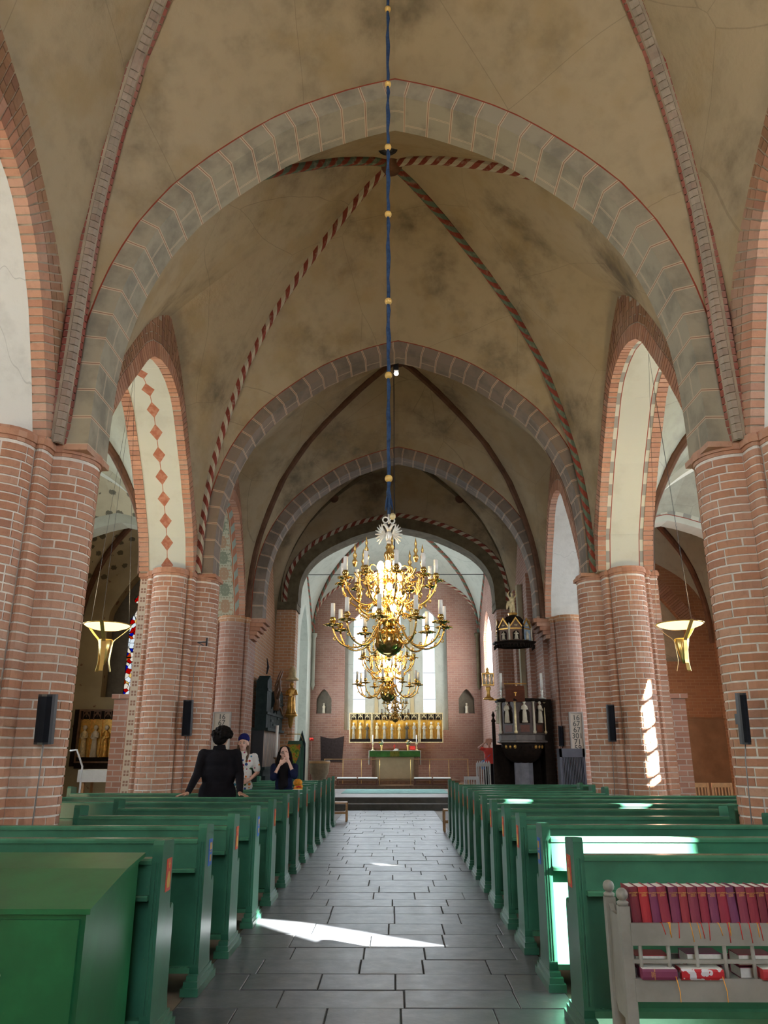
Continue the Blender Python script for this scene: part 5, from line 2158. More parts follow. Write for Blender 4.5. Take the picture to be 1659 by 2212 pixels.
def uplight(label, loc, soffit_z, xs):
    t = thing('hanging_uplight', label, 'lamp', loc, R(20), 'brass uplights hanging in the arcades')
    b = MB()
    b.lathe([(.05, -.05), (.20, -.035), (.30, 0.0), (.335, .028), (.325, .03), (.20, -.01), (.04, -.03)], (0, 0, 0), 36)
    obj('bowl', b, M['glow_bowl'], t)
    b = MB()
    b.lathe([(.325, .022), (.345, .026), (.345, .034), (.325, .036)], (0, 0, 0), 36)
    obj('rim', b, M['bright_brass'], t)
    b = MB()
    b.lathe([(.0, .008), (.20, .010), (.275, .022), (.20, .048), (.0, .055)], (0, 0, 0), 30)
    obj('lamp_glass', b, M['glow_uplight'], t)
    for k in range(3):
        a = 2 * math.pi * k / 3 + .3
        b = MB()
        u = Vector((math.cos(a), math.sin(a), 0))
        w = Vector((-math.sin(a), math.cos(a), 0)) * .028
        P = [u * .37 + Vector((0, 0, .04)), u * .24 + Vector((0, 0, -.09)), u * .105 + Vector((0, 0, -.21)), u * .085 + Vector((0, 0, -.40)), u * .075 + Vector((0, 0, -.52)), u * .11 + Vector((0, 0, -.66))]
        P = resample(P, 16)
        for p, q in zip(P, P[1:]):
            th = u * .006
            b.hexa([p - w, p + w, p + w + th, p - w + th, q - w, q + w, q + w + th, q - w + th])
        obj('fin', b, M['bright_brass'], t)
        b = MB()
        b.tube([u * .33 + Vector((0, 0, .03)), Vector((0, 0, soffit_z - loc[2]))], .0022, 5)
        obj('suspension_wire', b, M['dark_metal'], t)
    b = MB()
    b.lathe([(.02, -.56), (.045, -.50), (.075, -.36), (.105, -.20), (.10, -.195), (.03, -.2)], (0, 0, 0), 24)
    obj('cup', b, M['bright_brass'], t)
    d = bpy.data.lights.new('uplight', 'SPOT')
    d.energy = 230
    d.color = (1.0, .78, .45)
    d.spot_size = R(165)
    d.spot_blend = 1
    d.shadow_soft_size = .2
    o = bpy.data.objects.new('uplight', d)
    o.location = (loc[0], loc[1], loc[2] + .12)
    o.rotation_euler = (R(180), 0, 0)
    COL.objects.link(o)


uplight('brass bowl uplight hanging in the left arcade', (-4.30, 11.5, 3.42), 7.70, 0)
uplight('brass bowl uplight hanging in the right arcade', (4.28, 11.5, 3.42), 7.97, 0)
uplight('brass bowl uplight of the nearest left arcade, outside the photo', (-4.22, 3.4, 3.42), 7.82, 0)
uplight('brass bowl uplight of the nearest right arcade, outside the photo', (4.30, 3.4, 3.42), 7.92, 0)

# ================================================================== SPEAKERS, BOARDS, CABLES


def speaker(label, px0, py0, px1, py1, Y, tilt=0.07):
    a, b_ = at_y(px0, py0, Y), at_y(px1, py1, Y)
    cx, cz = (a.x + b_.x) / 2, (a.z + b_.z) / 2
    w, h = min(abs(b_.x - a.x), .17), abs(a.z - b_.z)
    t = thing('loudspeaker', label, 'loudspeaker', (cx, Y, cz), 0, 'black column loudspeakers on the piers')
    b = MB()
    r = w / 2
    prof = [(-r, .06), (-r, 0), (-r * .8, -.03), (-r * .3, -.055), (r * .3, -.055), (r * .8, -.03), (r, 0), (r, .06)]
    b.prism(prof, lambda p, q, d: (p, q, d), -h / 2, h / 2)
    o = obj('cabinet', b, M['dark_metal'], t)
    o.rotation_euler = (tilt, 0, 0)
    b = MB()
    prof = [(-r * .82, -.031), (-r * .3, -.0575), (r * .3, -.0575), (r * .82, -.031), (r * .8, -.028), (-r * .8, -.028)]
    b.prism(prof, lambda p, q, d: (p, q, d), -h / 2 + .02, h / 2 - .02)
    g = obj('grille', b, M['speaker_grille'], t)
    g.rotation_euler = (tilt, 0, 0)
    b = MB()
    b.bb(-.02, .02, .04, .16, -.05, .05)
    obj('bracket', b, M['dark_metal'], t)
    b = MB()
    b.tube([(0, .05, -h / 2), (-.01, .07, -h / 2 - .15), (-.03, .09, -h / 2 - .9)], .006, 6)
    obj('wire', b, M['cable'], t)


speaker('black column loudspeaker on the nearest left pier', 80, 1500, 113, 1608, 7.74)
speaker('black column loudspeaker on the nearest right pier', 1591, 1497, 1624, 1608, 7.74)
speaker('black column loudspeaker on the second left pier', 393, 1512, 416, 1590, 13.95)
speaker('black column loudspeaker on the second right pier', 1310, 1522, 1333, 1602, 13.95)
speaker('black column loudspeaker left of the right hymn board', 1206, 1568, 1219, 1612, 19.05)
speaker('black column loudspeaker behind the person in the black coat', 494, 1567, 506, 1609, 19.0)


def board(label, px0, py0, px1, py1, Y, lines, ry0, step, size):
    a, b_ = at_y(px0, py0, Y), at_y(px1, py1, Y)
    cx = (a.x + b_.x) / 2
    t = thing('hymn_board', label, 'board', (cx, Y, 0), 0, 'hymn number boards')
    w = abs(b_.x - a.x) / 2
    b = MB()
    b.bb(-w, w, -.02, .02, b_.z, a.z)
    obj('panel', b, M['board'], t)
    b = MB()
    f_ = .035
    b.bb(-w - f_, -w, -.035, .03, b_.z - f_, a.z + f_)
    b.bb(w, w + f_, -.035, .03, b_.z - f_, a.z + f_)
    b.bb(-w, w, -.035, .03, a.z, a.z + f_)
    b.bb(-w, w, -.035, .03, b_.z - f_, b_.z)
    obj('frame', b, M['board_frame'], t)
    for i, s in enumerate(lines):
        z = at_y(px0, ry0 + i * step, Y).z
        if '_' in s:
            m, sub = s.split('_')
            put('number', txt(m, size, M['black_ink'], 'number', .002), t, (0, -.024, z), (R(90), 0, 0))
            put('number', txt(sub, size * .5, M['black_ink'], 'number', .002), t, (size * .9, -.024, z - size * .35), (R(90), 0, 0))
        else:
            put('number', txt(s, size, M['black_ink'], 'number', .002), t, (0, -.024, z), (R(90), 0, 0))


board('left hymn board reading 16 and 67 behind the standing people', 464, 1541, 492, 1625, 18.84, ['16', '67', '67_2', '301', '71'], 1549, 13, .17)
board('right hymn board listing 16 67 67 301 71 beside the second right pier', 1231, 1541, 1262, 1632, 18.84, ['16', '67', '67_2', '301', '71', '59'], 1551, 13, .17)

# grating cabinet on the right
a, b_ = at_y(1208, 1617, 17.7), at_y(1268, 1690, 17.7)
t = thing('grated_screen', 'grey blue slatted wooden screen standing under the right hymn board', 'screen', ((a.x + b_.x) / 2, 17.7, 0))
w = (b_.x - a.x) / 2
b = MB()
b.bb(-w, w, 0, .3, 0, .08)
b.bb(-w, w, -.01, .04, a.z - .18, a.z)
b.bb(-w, w, .02, .04, .55, .62)
b.bb(-w, -w + .05, -.01, .3, .0, a.z)
b.bb(w - .05, w, -.01, .3, .0, a.z)
obj('frame', b, M['grey_blue'], t)
b = MB()
b.bb(-w + .04, w - .04, .22, .25, 0.05, a.z - .05)
obj('back', b, M['dark_metal'], t)
n = 13
for i in range(n):
    x = -w + .07 + (2 * w - .14) * i / (n - 1)
    b = MB()
    b.bb(x - .009, x + .009, 0, .02, .08, a.z - .17)
    obj('slat', b, M['grey_blue'], t)

# lamp bracket arm on the second left pier
b = MB()
p = at_y(432, 1390, 13.95)
b.tube([(p.x, 14.2, p.z), (p.x, 13.8, p.z), (p.x + .17, 13.75, p.z)], .012, 6)
b.tube([(p.x + .17, 13.75, p.z - .07), (p.x + .17, 13.75, p.z + .07)], .016, 6)
tag(obj('wall_bracket', b, M['dark_metal']), 'small black iron bracket arm high on the second left pier', 'bracket')
b = MB()
p2 = at_y(410, 1620, 13.95)
b.tube([(p.x - .02, 14.0, p.z - .03), (p.x - .09, 14.02, p.z - .5), (p.x - .10, 14.02, p2.z)], .008, 6)
tag(obj('cable', b, M['cable']), 'grey cable running down the second left pier from the bracket', 'cable')

# tie rod in the choir vault
b = MB()
zt_ = at_y(850, 1241, 28.0).z
b.tube([(CXL, 28.0, zt_), (CXR, 28.0, zt_)], .013, 6)
tag(obj('tie_rod', b, M['dark_metal']), 'thin iron tie rod across the choir', 'rod')
b = MB()
pl = at_y(856, 803, 14.9)
b.ball((pl.x, 14.98, pl.z), .05, 12, 8)
tag(obj('spot_bulb', b, M['glow_white']), 'tiny bright lamp under the crown of the second great arch', 'lamp')
b = MB()
b.bb(pl.x - .05, pl.x + .05, 14.9, 14.99, pl.z + .04, pl.z + .35)
tag(obj('lamp_bracket', b, M['dark_metal']), 'small dark bracket holding the tiny lamp at the arch crown', 'bracket')

# ================================================================== ROBED FIGURES (carvings)


def figurine(parent, name, c, h, mat, face=None, facing=-1, arms=True, lean=0.0, slim=1.0):
    """small carved figure in a robe, standing at c, height h, looking towards -y"""
    b = MB()
    x, y, z = c
    k = h
    prof = [(.15, 0), (.17, .03), (.14, .12), (.125, .30), (.11, .48), (.10, .56), (.125, .66), (.135, .74), (.11, .80), (.045, .825), (.04, .85)]
    b.lathe([(r * k * (1 + .05 * math.sin(i * 2.2)), zz * k) for i, (r, zz) in enumerate(prof)], (x, y, z), 14, sq=.72)
    for q in range(5):                      # folds of the robe
        a = -math.pi / 2 + (q - 2) * .42
        b.tube([(x + .15 * k * math.cos(a), y + .11 * k * math.sin(a), z + .01 * k), (x + .125 * k * math.cos(a), y + .09 * k * math.sin(a), z + .3 * k), (x + .10 * k * math.cos(a), y + .075 * k * math.sin(a), z + .55 * k)], [.018 * k, .016 * k, .008 * k], 5)
    if arms:
        for s in (-1, 1):
            b.tube([(x + s * .13 * k, y, z + .75 * k), (x + s * .17 * k, y - .03 * k, z + .62 * k), (x + s * .05 * k, y - .13 * k, z + (.60 + lean * s) * k)], [.038 * k, .036 * k, .022 * k], 7)
        b.box((x, y - .14 * k, z + .60 * k), (.09 * k, .03 * k, .10 * k))
    for v in b.v:
        v.x = x + (v.x - x) * slim
    o = obj(name, b, mat, parent)
    b = MB()
    b.ball((x, y - .005 * k, z + .905 * k), .062 * k, 10, 8, 0, (.9, 1, 1.2))
    b.ball((x, y - .062 * k, z + .90 * k), .012 * k, 6, 4)
    b.ball((x, y + .012 * k, z + .925 * k), .070 * k, 10, 6, 0, (1, 1, 1.1))
    if face is not None:
        obj('head', b, face, o)
    else:
        obj('head', b, mat, o)
    return o


def baldachin(b, x, y, z, w, h):
    """little gothic canopy: arch, gablet and pinnacles"""
    for s in (-1, 1):
        b.bb(x + s * w / 2 - .008, x + s * w / 2 + .008, y - .02, y + .02, z, z + h)
        b.prism([(x, z + h), (x + s * w * .5, z + h * .45), (x + s * w * .5, z + h * .25), (x, z + h * .72)], lambda p, q, d: (p, d, q), y - .02, y)
    b.tube([(x, y - .01, z + h * .3), (x, y - .01, z + h)], [.012, .004], 5)
    b.bb(x - w / 2, x + w / 2, y - .03, y - .01, z + h * .9, z + h)


def altarpiece(t, x0, x1, z0, z1, n, y, figs, name='wing', back='gold_leaf', frame='gold_pale'):
    """one shrine panel with n niches; y is its back plane, opening towards -y"""
    b = MB()
    f_ = .045
    b.bb(x0, x1, y - .02, y, z0, z1)
    p = obj(name, b, M[back], t)
    b = MB()
    b.bb(x0, x0 + f_, y - .14, y, z0, z1)
    b.bb(x1 - f_, x1, y - .14, y, z0, z1)
    b.bb(x0 + f_, x1 - f_, y - .14, y, z0, z0 + f_)
    b.bb(x0 + f_, x1 - f_, y - .14, y, z1 - f_, z1)
    obj('frame', b, M[frame], p)
    b = MB()
    b.bb(x0 + f_, x1 - f_, y - .10, y - .02, z0 + f_, z0 + .16)
    obj('plinth_rail', b, M['ebony'], p)
    b = MB()
    w = (x1 - x0 - 2 * f_) / n
    for i in range(n):
        baldachin(b, x0 + f_ + w * (i + .5), y - .08, z1 - .30, w * .62, .25)
    obj('canopy_tracery', b, M[frame], p)
    b = MB()
    b.bb(x0 + f_, x1 - f_, y - .055, y - .045, z1 - .28, z1 - f_)
    obj('canopy_back', b, M['ebony'], p)
    b = MB()
    for i in range(1, n):
        b.bb(x0 + f_ + w * i - .007, x0 + f_ + w * i + .007, y - .08, y - .02, z0 + .16, z1 - .28)
    if n > 1:
        obj('mullion', b, M['gold'], p)
    for i in range(n):
        if figs[i]:
            figurine(p, 'figure', (x0 + f_ + w * (i + .5), y - .09, z0 + .16), figs[i][0], M[figs[i][1]], M['ivory'], lean=.03 * (i % 2), slim=.66)
    return p


# ---------------- high altar
AY = 32.3
FZ = FLZ
t = thing('altar', 'stone altar with tan front and green frontal in the middle of the choir', 'altar', (.05, AY, FZ))
t.scale = (1.155, 1.1, .94)
b = MB()
b.bb(-.72, .72, -.30, .60, .0, 1.12)
obj('block', b, M['altar_tan'], t)
b = MB()
b.bb(-.60, .60, -.32, -.30, .06, .92)
obj('front_panel', b, M['altar_tan'], t)
for s in (-1, 1):
    b = MB()
    b.bb(s * .72 - .06, s * .72 + .06, -.33, -.20, .0, 1.1)
    obj('corner_post', b, M['wood_brown'], t)
b = MB()
b.bb(-.86, .86, -.36, .62, 1.12, 1.17)
obj('mensa', b, M['altar_tan'], t)
b = MB()
b.bb(-.87, .87, -.375, -.362, .94, 1.185)
o = obj('frontal', b, M['altar_green'], t)
b = MB()
b.bb(-.16, .16, -.382, -.375, .945, 1.18)
obj('gold_panel', b, plain('olive_gold_embroidery', (.16, .15, .03), .8, var=.4, scale=30), o)
b = MB()
b.bb(-.88, .88, -.385, .63, 1.172, 1.192)
for s in (-1, 1):
    b.bb(min(s * .875, s * .90), max(s * .875, s * .90), -.30, .60, .62, 1.192)
obj('altar_cloth', b, M['cloth_white'], t)
ATOP = FZ + 1.192 * .94 + .001

for s, lb in ((-1, 'brass candlestick with white candle at the left end of the altar'), (1, 'brass candlestick with white candle at the right end of the altar')):
    t = thing('candlestick', lb, 'candlestick', (.05 + s * .88, AY, ATOP), 0, 'altar candlesticks')
    b = MB()
    b.lathe([(.075, 0), (.08, .01), (.03, .04), (.018, .07), (.035, .10), (.015, .13), (.015, .20), (.03, .23), (.055, .25), (.05, .262), (.012, .265)], (0, 0, 0), 14)
    obj('stem', b, M['gold_pale'], t)
    b = MB()
    b.tube([(0, 0, .26), (0, 0, .60)], [.022, .020], 12)
    obj('candle', b, M['candle'], t)
for s, lb in ((-1, 'vase of white flowers left on the altar'), (1, 'vase of white flowers right on the altar')):
    t = thing('flower_vase', lb, 'flowers', (.05 + s * .53, AY + .02, ATOP), 0, 'altar flower vases')
    b = MB()
    b.lathe([(.03, 0), (.035, .01), (.028, .05), (.045, .14), (.06, .20), (.055, .205), (.04, .15)], (0, 0, 0), 12)
    obj('vase', b, M['bright_brass'], t)
    rr = random.Random(9 + s)
    for k in range(9):
        a, r, z = rr.uniform(0, 6.28), rr.uniform(.02, .12), rr.uniform(.25, .40)
        b = MB()
        b.tube([(0, 0, .15), (r * .4 * math.cos(a), r * .4 * math.sin(a), .22), (r * math.cos(a), r * math.sin(a), z)], [.004, .003, .003], 5)
        b.ball((r * .7 * math.cos(a + .6), r * .7 * math.sin(a + .6), z * .8), .028, 6, 4, 0, (1.4, .5, .8), (.3, .4, a))
        st_ = obj('stalk', b, M['leaf'], t)
        b = MB()
        for q in range(5):
            an = q * 1.256
            b.ball((r * math.cos(a) + .018 * math.cos(an), r * math.sin(a) + .018 * math.sin(an), z), .018, 6, 4, 0, (1, 1, .6))
        b.ball((r * math.cos(a), r * math.sin(a), z + .006), .011, 6, 4)
        obj('flower', b, M['petal_white'] if k % 3 else M['petal_yellow'], st_)
t = thing('book_stand', 'dark red book on a small stand at the right of the altar top', 'book stand', (.76, AY - .12, ATOP))
b = MB()
b.bb(-.11, .11, 0, .14, 0, .02)
b.box((0, .09, .09), (.24, .015, .17), (R(-28), 0, 0))
obj('stand', b, M['wood_red'], t)
b = MB()
b.box((0, .055, .10), (.22, .03, .16), (R(-28), 0, 0))
obj('book', b, M['petal_red'], t)
t = thing('small_cross', 'small red and white cross ornament in the middle of the altar', 'cross', (.04, AY + .1, ATOP))
b = MB()
b.lathe([(.05, 0), (.05, .015), (.012, .03), (.012, .05)], (0, 0, 0), 10)
obj('foot', b, M['silver'], t)
b = MB()
b.bb(-.012, .012, -.01, .01, .05, .24)
b.bb(-.06, .06, -.01, .01, .16, .185)
obj('cross', b, M['petal_red'], t)
t = thing('chalice_veil', 'small white and green folded cloth on the altar', 'cloth', (.10, AY - .08, ATOP))
b = MB()
b.prism([(-.07, 0), (.07, 0), (.045, .07), (-.045, .07)], lambda p, q, d: (p, d, q), -.05, .05)
obj('veil', b, M['cloth_white'], t)
b = MB()
b.bb(.05, .10, -.03, .03, 0, .06)
obj('fold', b, M['teal'], t)

# ---------------- winged altarpiece
PY = 33.9
xa, xb = at_y(755, 1540, PY).x, at_y(956, 1540, PY).x
za, zb_ = at_y(860, 1605, PY).z, at_y(860, 1540, PY).z
t = thing('altarpiece', 'gilded winged altarpiece with carved figures above the high altar', 'altarpiece', (0, PY, 0))
w3 = (xb - xa)
cA, cB = xa + w3 * .245, xa + w3 * .745
fh = (zb_ - za)
fg = ['gold_pale', 'ivory', 'bronze', 'ivory', 'gold_pale']
altarpiece(t, xa, cA - .02, za, zb_, 3, 0, [(fh * .55, 'carved_grey'), (fh * .55, 'gold_pale'), (fh * .52, 'bronze')])
altarpiece(t, cB + .02, xb, za, zb_, 3, 0, [(fh * .55, 'carved_grey'), (fh * .57, 'gold_pale'), (fh * .55, 'ivory')])
altarpiece(t, cA, cB, za, zb_, 6, .05, [(fh * .55, 'gold_pale'), (fh * .55, 'carved_grey'), (fh * .50, 'carved_grey'), (fh * .50, 'gold_pale'), (fh * .55, 'bronze'), (fh * .55, 'carved_grey')], 'centre_shrine')
b = MB()
b.bb(cA - .1, cB + .25, -.12, .10, za - .22, za - .01)
obj('predella', b, M['wood_red'], t)
for s in (cA + .1, cB - .1):
    b = MB()
    b.bb(s - .05, s + .05, -.02, .10, FLZ, za - .2)
    obj('support', b, M['wood_brown'], t)
b = MB()
cx = (cA + cB) / 2
for k in range(9):
    a = R(20 + k * 17.5)
    b.tube([(cx, -.05, zb_ - .02), (cx + .18 * math.cos(a), -.05, zb_ + .02 + .14 * math.sin(a)), (cx + .30 * math.cos(a), -.05, zb_ + .01 + .14 * math.sin(a) + .06 * math.sin(k * 2.2))], [.018, .014, .006], 6)
cr = obj('crest', b, M['silver'], t)
figurine(cr, 'figure', (cx, -.05, zb_ + .10), .34, M['gold'])

# kneelers, altar rails
for s, x0, x1 in ((-1, 727, 817), (1, 893, 975)):
    yk = 31.15
    a, b_ = at_y(x0, 1680, yk), at_y(x1, 1680, yk)
    t = thing('kneeler', 'low wooden kneeler with pale cushions %s of the altar' % ('left' if s < 0 else 'right'), 'kneeler', (a.x, yk, .45), 0, 'kneelers')
    w = b_.x - a.x
    b = MB()
    b.bb(0, w, -.15, .15, .0, .05)
    b.bb(0, w, -.12, .12, .18, .23)
    for x in (.05, w / 2, w - .05):
        b.bb(x - .03, x + .03, -.10, .10, .05, .18)
    obj('bench', b, M['wood_red'], t)
    n = 2
    for k in range(n):
        b = MB()
        x0_, x1_ = w * k / n + .03, w * (k + 1) / n - .03
        b.prism([(-.13, .23), (-.14, .26), (-.11, .285), (.11, .285), (.14, .26), (.13, .23)], lambda p, q, d: (d, p, q), x0_, x1_)
        obj('cushion', b, M['white_paint'], t)
    yr = 31.45
    x0r, x1r = (700, 822) if s < 0 else (885, 1012)
    a, b_ = at_y(x0r, 1639, yr), at_y(x1r, 1639, yr)
    t = thing('altar_rail', 'slender altar rail %s of the altar' % ('left' if s < 0 else 'right'), 'rail', (a.x, yr, .45), 0, 'altar rails')
    w = b_.x - a.x
    b = MB()
    b.bb(0, w, -.03, .03, a.z - .45 - .03, a.z - .45)
    obj('handrail', b, M['wood_light'], t)
    for k in range(4):
        b = MB()
        b.tube([(.03 + (w - .06) * k / 3, 0, 0), (.03 + (w - .06) * k / 3, 0, a.z - .45 - .03)], .010, 6)
        obj('post', b, M['bright_brass'], t)

# hanging on the east wall, flower stand, wooden tub
a, b_ = at_y(692, 1590, 34.55), at_y(742, 1646, 34.55)
b = MB()
w, h = (b_.x - a.x) / 2, (a.z - b_.z)
N = 10
top = [(-w + 2 * w * i / N, h - .10 * math.sin(math.pi * i / N)) for i in range(N + 1)]
poly = [(-w * .92, .02), (w * .86, 0)] + [(x, z) for x, z in reversed(top)]
b.prism(poly, lambda p, q, d: (p, d, q), -.02, .012)
tag(obj('wall_hanging', b, M['hanging_dark'], None, ((a.x + b_.x) / 2, 34.58, b_.z)), 'dark charcoal cloth hanging on the brick wall left of the altar', 'hanging')
a = at_y(673, 1592, 32.6)
t = thing('flower_stand', 'thin iron stand with a red flower left of the dark hanging', 'stand', (a.x, 32.6, .45))
b = MB()
b.tube([(0, 0, 0.02), (0, 0, a.z - .45 - .12)], .012, 6)
b.lathe([(.14, 0), (.14, .02), (.02, .04)], (0, 0, 0), 12)
obj('pole', b, M['wood_red'], t)
b = MB()
for k in range(6):
    b.ball((.05 * math.cos(k), .05 * math.sin(k), a.z - .45 - .10 + .03 * (k % 2)), .045, 7, 5)
obj('flower', b, M['petal_red'], t)
a, b_ = at_y(668, 1643, 29.0), at_y(712, 1675, 29.0)
t = thing('wooden_tub', 'rounded brown wooden tub shaped font on the choir floor at the left', 'font', ((a.x + b_.x) / 2, 29.0, .33))
w = (b_.x - a.x) / 2
h = a.z - .33
b = MB()
b.lathe([(w * .45, 0), (w * .5, .04), (w * .3, h * .2), (w * .55, h * .35), (w * .9, h * .6), (w, h * .98), (w, h), (w * .9, h), (w * .8, h * .6), (0, h * .45)], (0, 0, 0), 20)
obj('bowl', b, plain('tan_brown_wood', (.27, .19, .12), .5, var=.2), t)
b = MB()
b.lathe([(w * .96, h * .9), (w * 1.03, h * .92), (w * 1.03, h * .97), (w * .96, h * .99)], (0, 0, 0), 20)
obj('rim', b, M['wood_light'], t)

# ---------------- green lectern with embroidered hanging
ly = 21.6
a, b_ = at_y(622, 1608, ly), at_y(650, 1642, ly)
t = thing('lectern', 'green lectern with a yellow and red embroidered hanging by the organ', 'lectern', ((a.x + b_.x) / 2, ly, 0))
w = (b_.x - a.x) / 2
b = MB()
b.bb(-.22, .22, -.15, .2, 0, .06)
b.bb(-.12, .16, -.05, .08, .06, a.z - .05)
obj('column', b, M['pew'], t)
b = MB()
b.box((0, 0, a.z), (w * 2.1, .34, .03), (R(28), 0, 0))
obj('desk', b, M['pew'], t)
b = MB()
b.prism([(-w, 0), (w, 0), (w * .8, -.28), (w * .35, -.5), (-w * .35, -.5), (-w * .8, -.28)], lambda p, q, d: (p, d, q + a.z + .0), -.20, -.185)
tt = NT('green_embroidery')
cc = tt.ramp(tt.noise(9, 2), (.38, (.08, .20, .02)), (.5, (.35, .38, .03)), (.58, (.6, .10, .02)), (.7, (.10, .26, .03)))
ph = obj('parament', b, tt.done(cc, .8), t)
b = MB()
b.tube([(-w * 1.1, -.19, a.z + .26), (w * .9, -.19, a.z + .26), (w * 1.3, -.15, a.z + .1)], .012, 6)
obj('brass_rail', b, M['bright_brass'], t)
p_ = at_y(650, 1577, ly)
t = thing('pointed_panel', 'dark green pointed wooden panel beside the green lectern', 'panel', (p_.x, ly + .35, 0))
b = MB()
b.prism([(-.10, 0), (.10, 0), (.10, p_.z - .35), (.03, p_.z - .12), (0, p_.z), (-.03, p_.z - .12), (-.10, p_.z - .35)], lambda p, q, d: (p, d, q), -.04, .04)
obj('board', b, M['slate_green'], t)
b = MB()
b.prism([(-.06, .1), (.06, .1), (.06, p_.z - .45), (0, p_.z - .25), (-.06, p_.z - .45)], lambda p, q, d: (p, d, q), -.06, -.04)
obj('raised_field', b, M['pew'], t)

# ---------------- organ by the left wall
t = thing('choir_organ', 'dark green choir organ with wooden slats against the left wall', 'organ', (-3.42, 20.85, 0))
D = 3.1      # length along the wall
b = MB()
b.bb(-.30, .12, 0, D, 0, 1.05)
b.bb(-.30, .05, 0, D, 1.05, 1.25)
obj('lower_case', b, M['slate_green'], t)
b = MB()
b.bb(-.30, -.02, .02, D - .02, 1.2, 2.25)
obj('inner_case', b, M['dark_metal'], t)
b = MB()
b.bb(-.02, .03, .02, D - .02, 1.2, 2.2)
obj('slat_backing', b, M['dark_metal'], t)
n = 15
for i in range(n):
    b = MB()
    y = .10 + (D - .2) * i / (n - 1)
    b.bb(.03, .034, y - .040, y + .040, 1.27, 2.18)
    obj('wooden_slat', b, M['pipe_wood'], t)
b = MB()
b.bb(-.30, .14, -.02, D + .02, 2.18, 2.25)
b.bb(-.30, .10, -.02, D + .02, 1.20, 1.27)
obj('cornice', b, M['slate_green'], t)
for y0, y1, zt in ((.0, .75, 3.62), (.78, 1.15, 2.85), (1.15, 1.9, 2.75), (1.9, 2.3, 2.95), (2.3, 3.05, 3.38)):
    n = max(3, int((y1 - y0) / .12))
    for i in range(n):
        b = MB()
        y = y0 + (y1 - y0) * (i + .5) / n
        hh = zt - .05 * abs(i - n / 2)
        b.bb(-.22, .08, y - .05, y + .05, 2.25, hh)
        obj('pipe_panel', b, M['slate_green'], t)
    b = MB()
    b.bb(-.24, .11, y0, y1, 2.60, 2.66)
    b.bb(-.24, .10, y0, y1, zt - .42, zt - .36)
    obj('pipe_brace', b, M['slate_green'], t)
# white altar candle on a tall stand in front of the organ
a, b_ = at_y(599, 1567, 20.2), at_y(599, 1636, 20.2)
t = thing('paschal_candle', 'tall white candle on a stand in front of the organ slats', 'candle', (a.x, 20.2, 0))
b = MB()
b.lathe([(.16, 0), (.16, .03), (.03, .06), (.025, b_.z - .05), (.07, b_.z - .02), (.07, b_.z)], (0, 0, 0), 14)
obj('stand', b, M['wood_brown'], t)
b = MB()
b.tube([(0, 0, b_.z), (0, 0, a.z)], .038, 12)
obj('candle', b, M['candle'], t)
# twisted carved sculpture above the organ
p0 = at_y(590, 1573, 21.9)
p1 = at_y(596, 1488, 22.2)
t = thing('carved_sculpture', 'dark twisted wooden sculpture standing on the organ', 'sculpture', (-3.32, 22.35, 2.76))
b = MB()
b.tube([(0, 0, 0), (.04, .02, .25), (-.02, .0, .5), (.05, .05, .75)], [.09, .075, .06, .05], 8)
b.tube([(.02, 0, .3), (.12, -.12, .55), (.10, -.16, .85), (.18, -.05, 1.1)], [.05, .035, .025, .012], 7)
b.tube([(.0, 0, .5), (-.06, .14, .7), (.02, .22, 1.0), (.10, .12, 1.15)], [.045, .03, .02, .01], 7)
b.tube([(.0, 0, .15), (.12, .1, .05), (.2, .08, -.15)], [.05, .035, .02], 7)
b.ball((.06, .05, .80), .065, 8, 6)
obj('body', b, M['wood_brown'], t)
# gilded statue on a bracket by the chancel arch
a, b_ = at_y(628, 1474, 24.2), at_y(628, 1543, 24.2)
t = thing('gilded_statue', 'gilded standing saint on a bracket at the left chancel jamb', 'statue', (-3.12, 24.15, 0))
b = MB()
b.lathe([(.02, b_.z - .42), (.07, b_.z - .30), (.09, b_.z - .10), (.20, b_.z - .05), (.20, b_.z)], (0, 0, 0), 14)
b.bb(-.10, .06, -.05, .26, b_.z - .10, b_.z - .04)
obj('bracket', b, M['gold'], t)
figurine(t, 'figure', (0, 0, b_.z), a.z - b_.z, M['gold'])
b = MB()
b.lathe([(.20, a.z + .05), (.21, a.z + .10), (.12, a.z + .16), (.10, a.z + .40), (.02, a.z + .48)], (0, 0, 0), 8)
b.bb(-.12, .05, .02, .26, a.z + .06, a.z + .12)
obj('canopy', b, M['gold_pale'], t)
# iron wall sculpture
a, b_ = at_y(585, 1440, 22.5), at_y(583, 1470, 22.5)
b = MB()
b.tube([(0, 0, -.2), (.03, .02, .0), (-.02, .05, .25)], [.02, .035, .012], 6)
b.tube([(0, .02, -.05), (.04, -.08, .1)], [.02, .008], 6)
tag(obj('wall_ornament', b, M['dark_metal'], None, (-3.66, 22.6, a.z)), 'small dark iron ornament high on the orange brick wall', 'ornament')

# ---------------- pulpit
PYY = 19.78
pc = at_y(1128, 1600, PYY)
PX = 3.17
t = thing('pulpit', 'dark carved wooden pulpit with white relief figures at the right', 'pulpit', (PX, PYY, 0))
zt, zb2 = at_y(1128, 1512, PYY).z, at_y(1128, 1604, PYY).z
RP = .62


def octo(r, n=8, off=22.5):
    return [(r * math.cos(R(off + i * 360 / n)), r * math.sin(R(off + i * 360 / n))) for i in range(n)]


def octa_ring(rings, nm, mat, par):
    b = MB()
    n = 8
    base = 0
    for r, z in rings:
        b.v += [Vector((p[0], p[1], z)) for p in octo(r)]
    for i in range(len(rings) - 1):
        for k in range(n):
            k2 = (k + 1) % n
            b.face((i * n + k, i * n + k2, (i + 1) * n + k2, (i + 1) * n + k))
    b.face(list(range(n))[::-1])
    b.face([(len(rings) - 1) * n + k for k in range(n)])
    return obj(nm, b, mat, par)


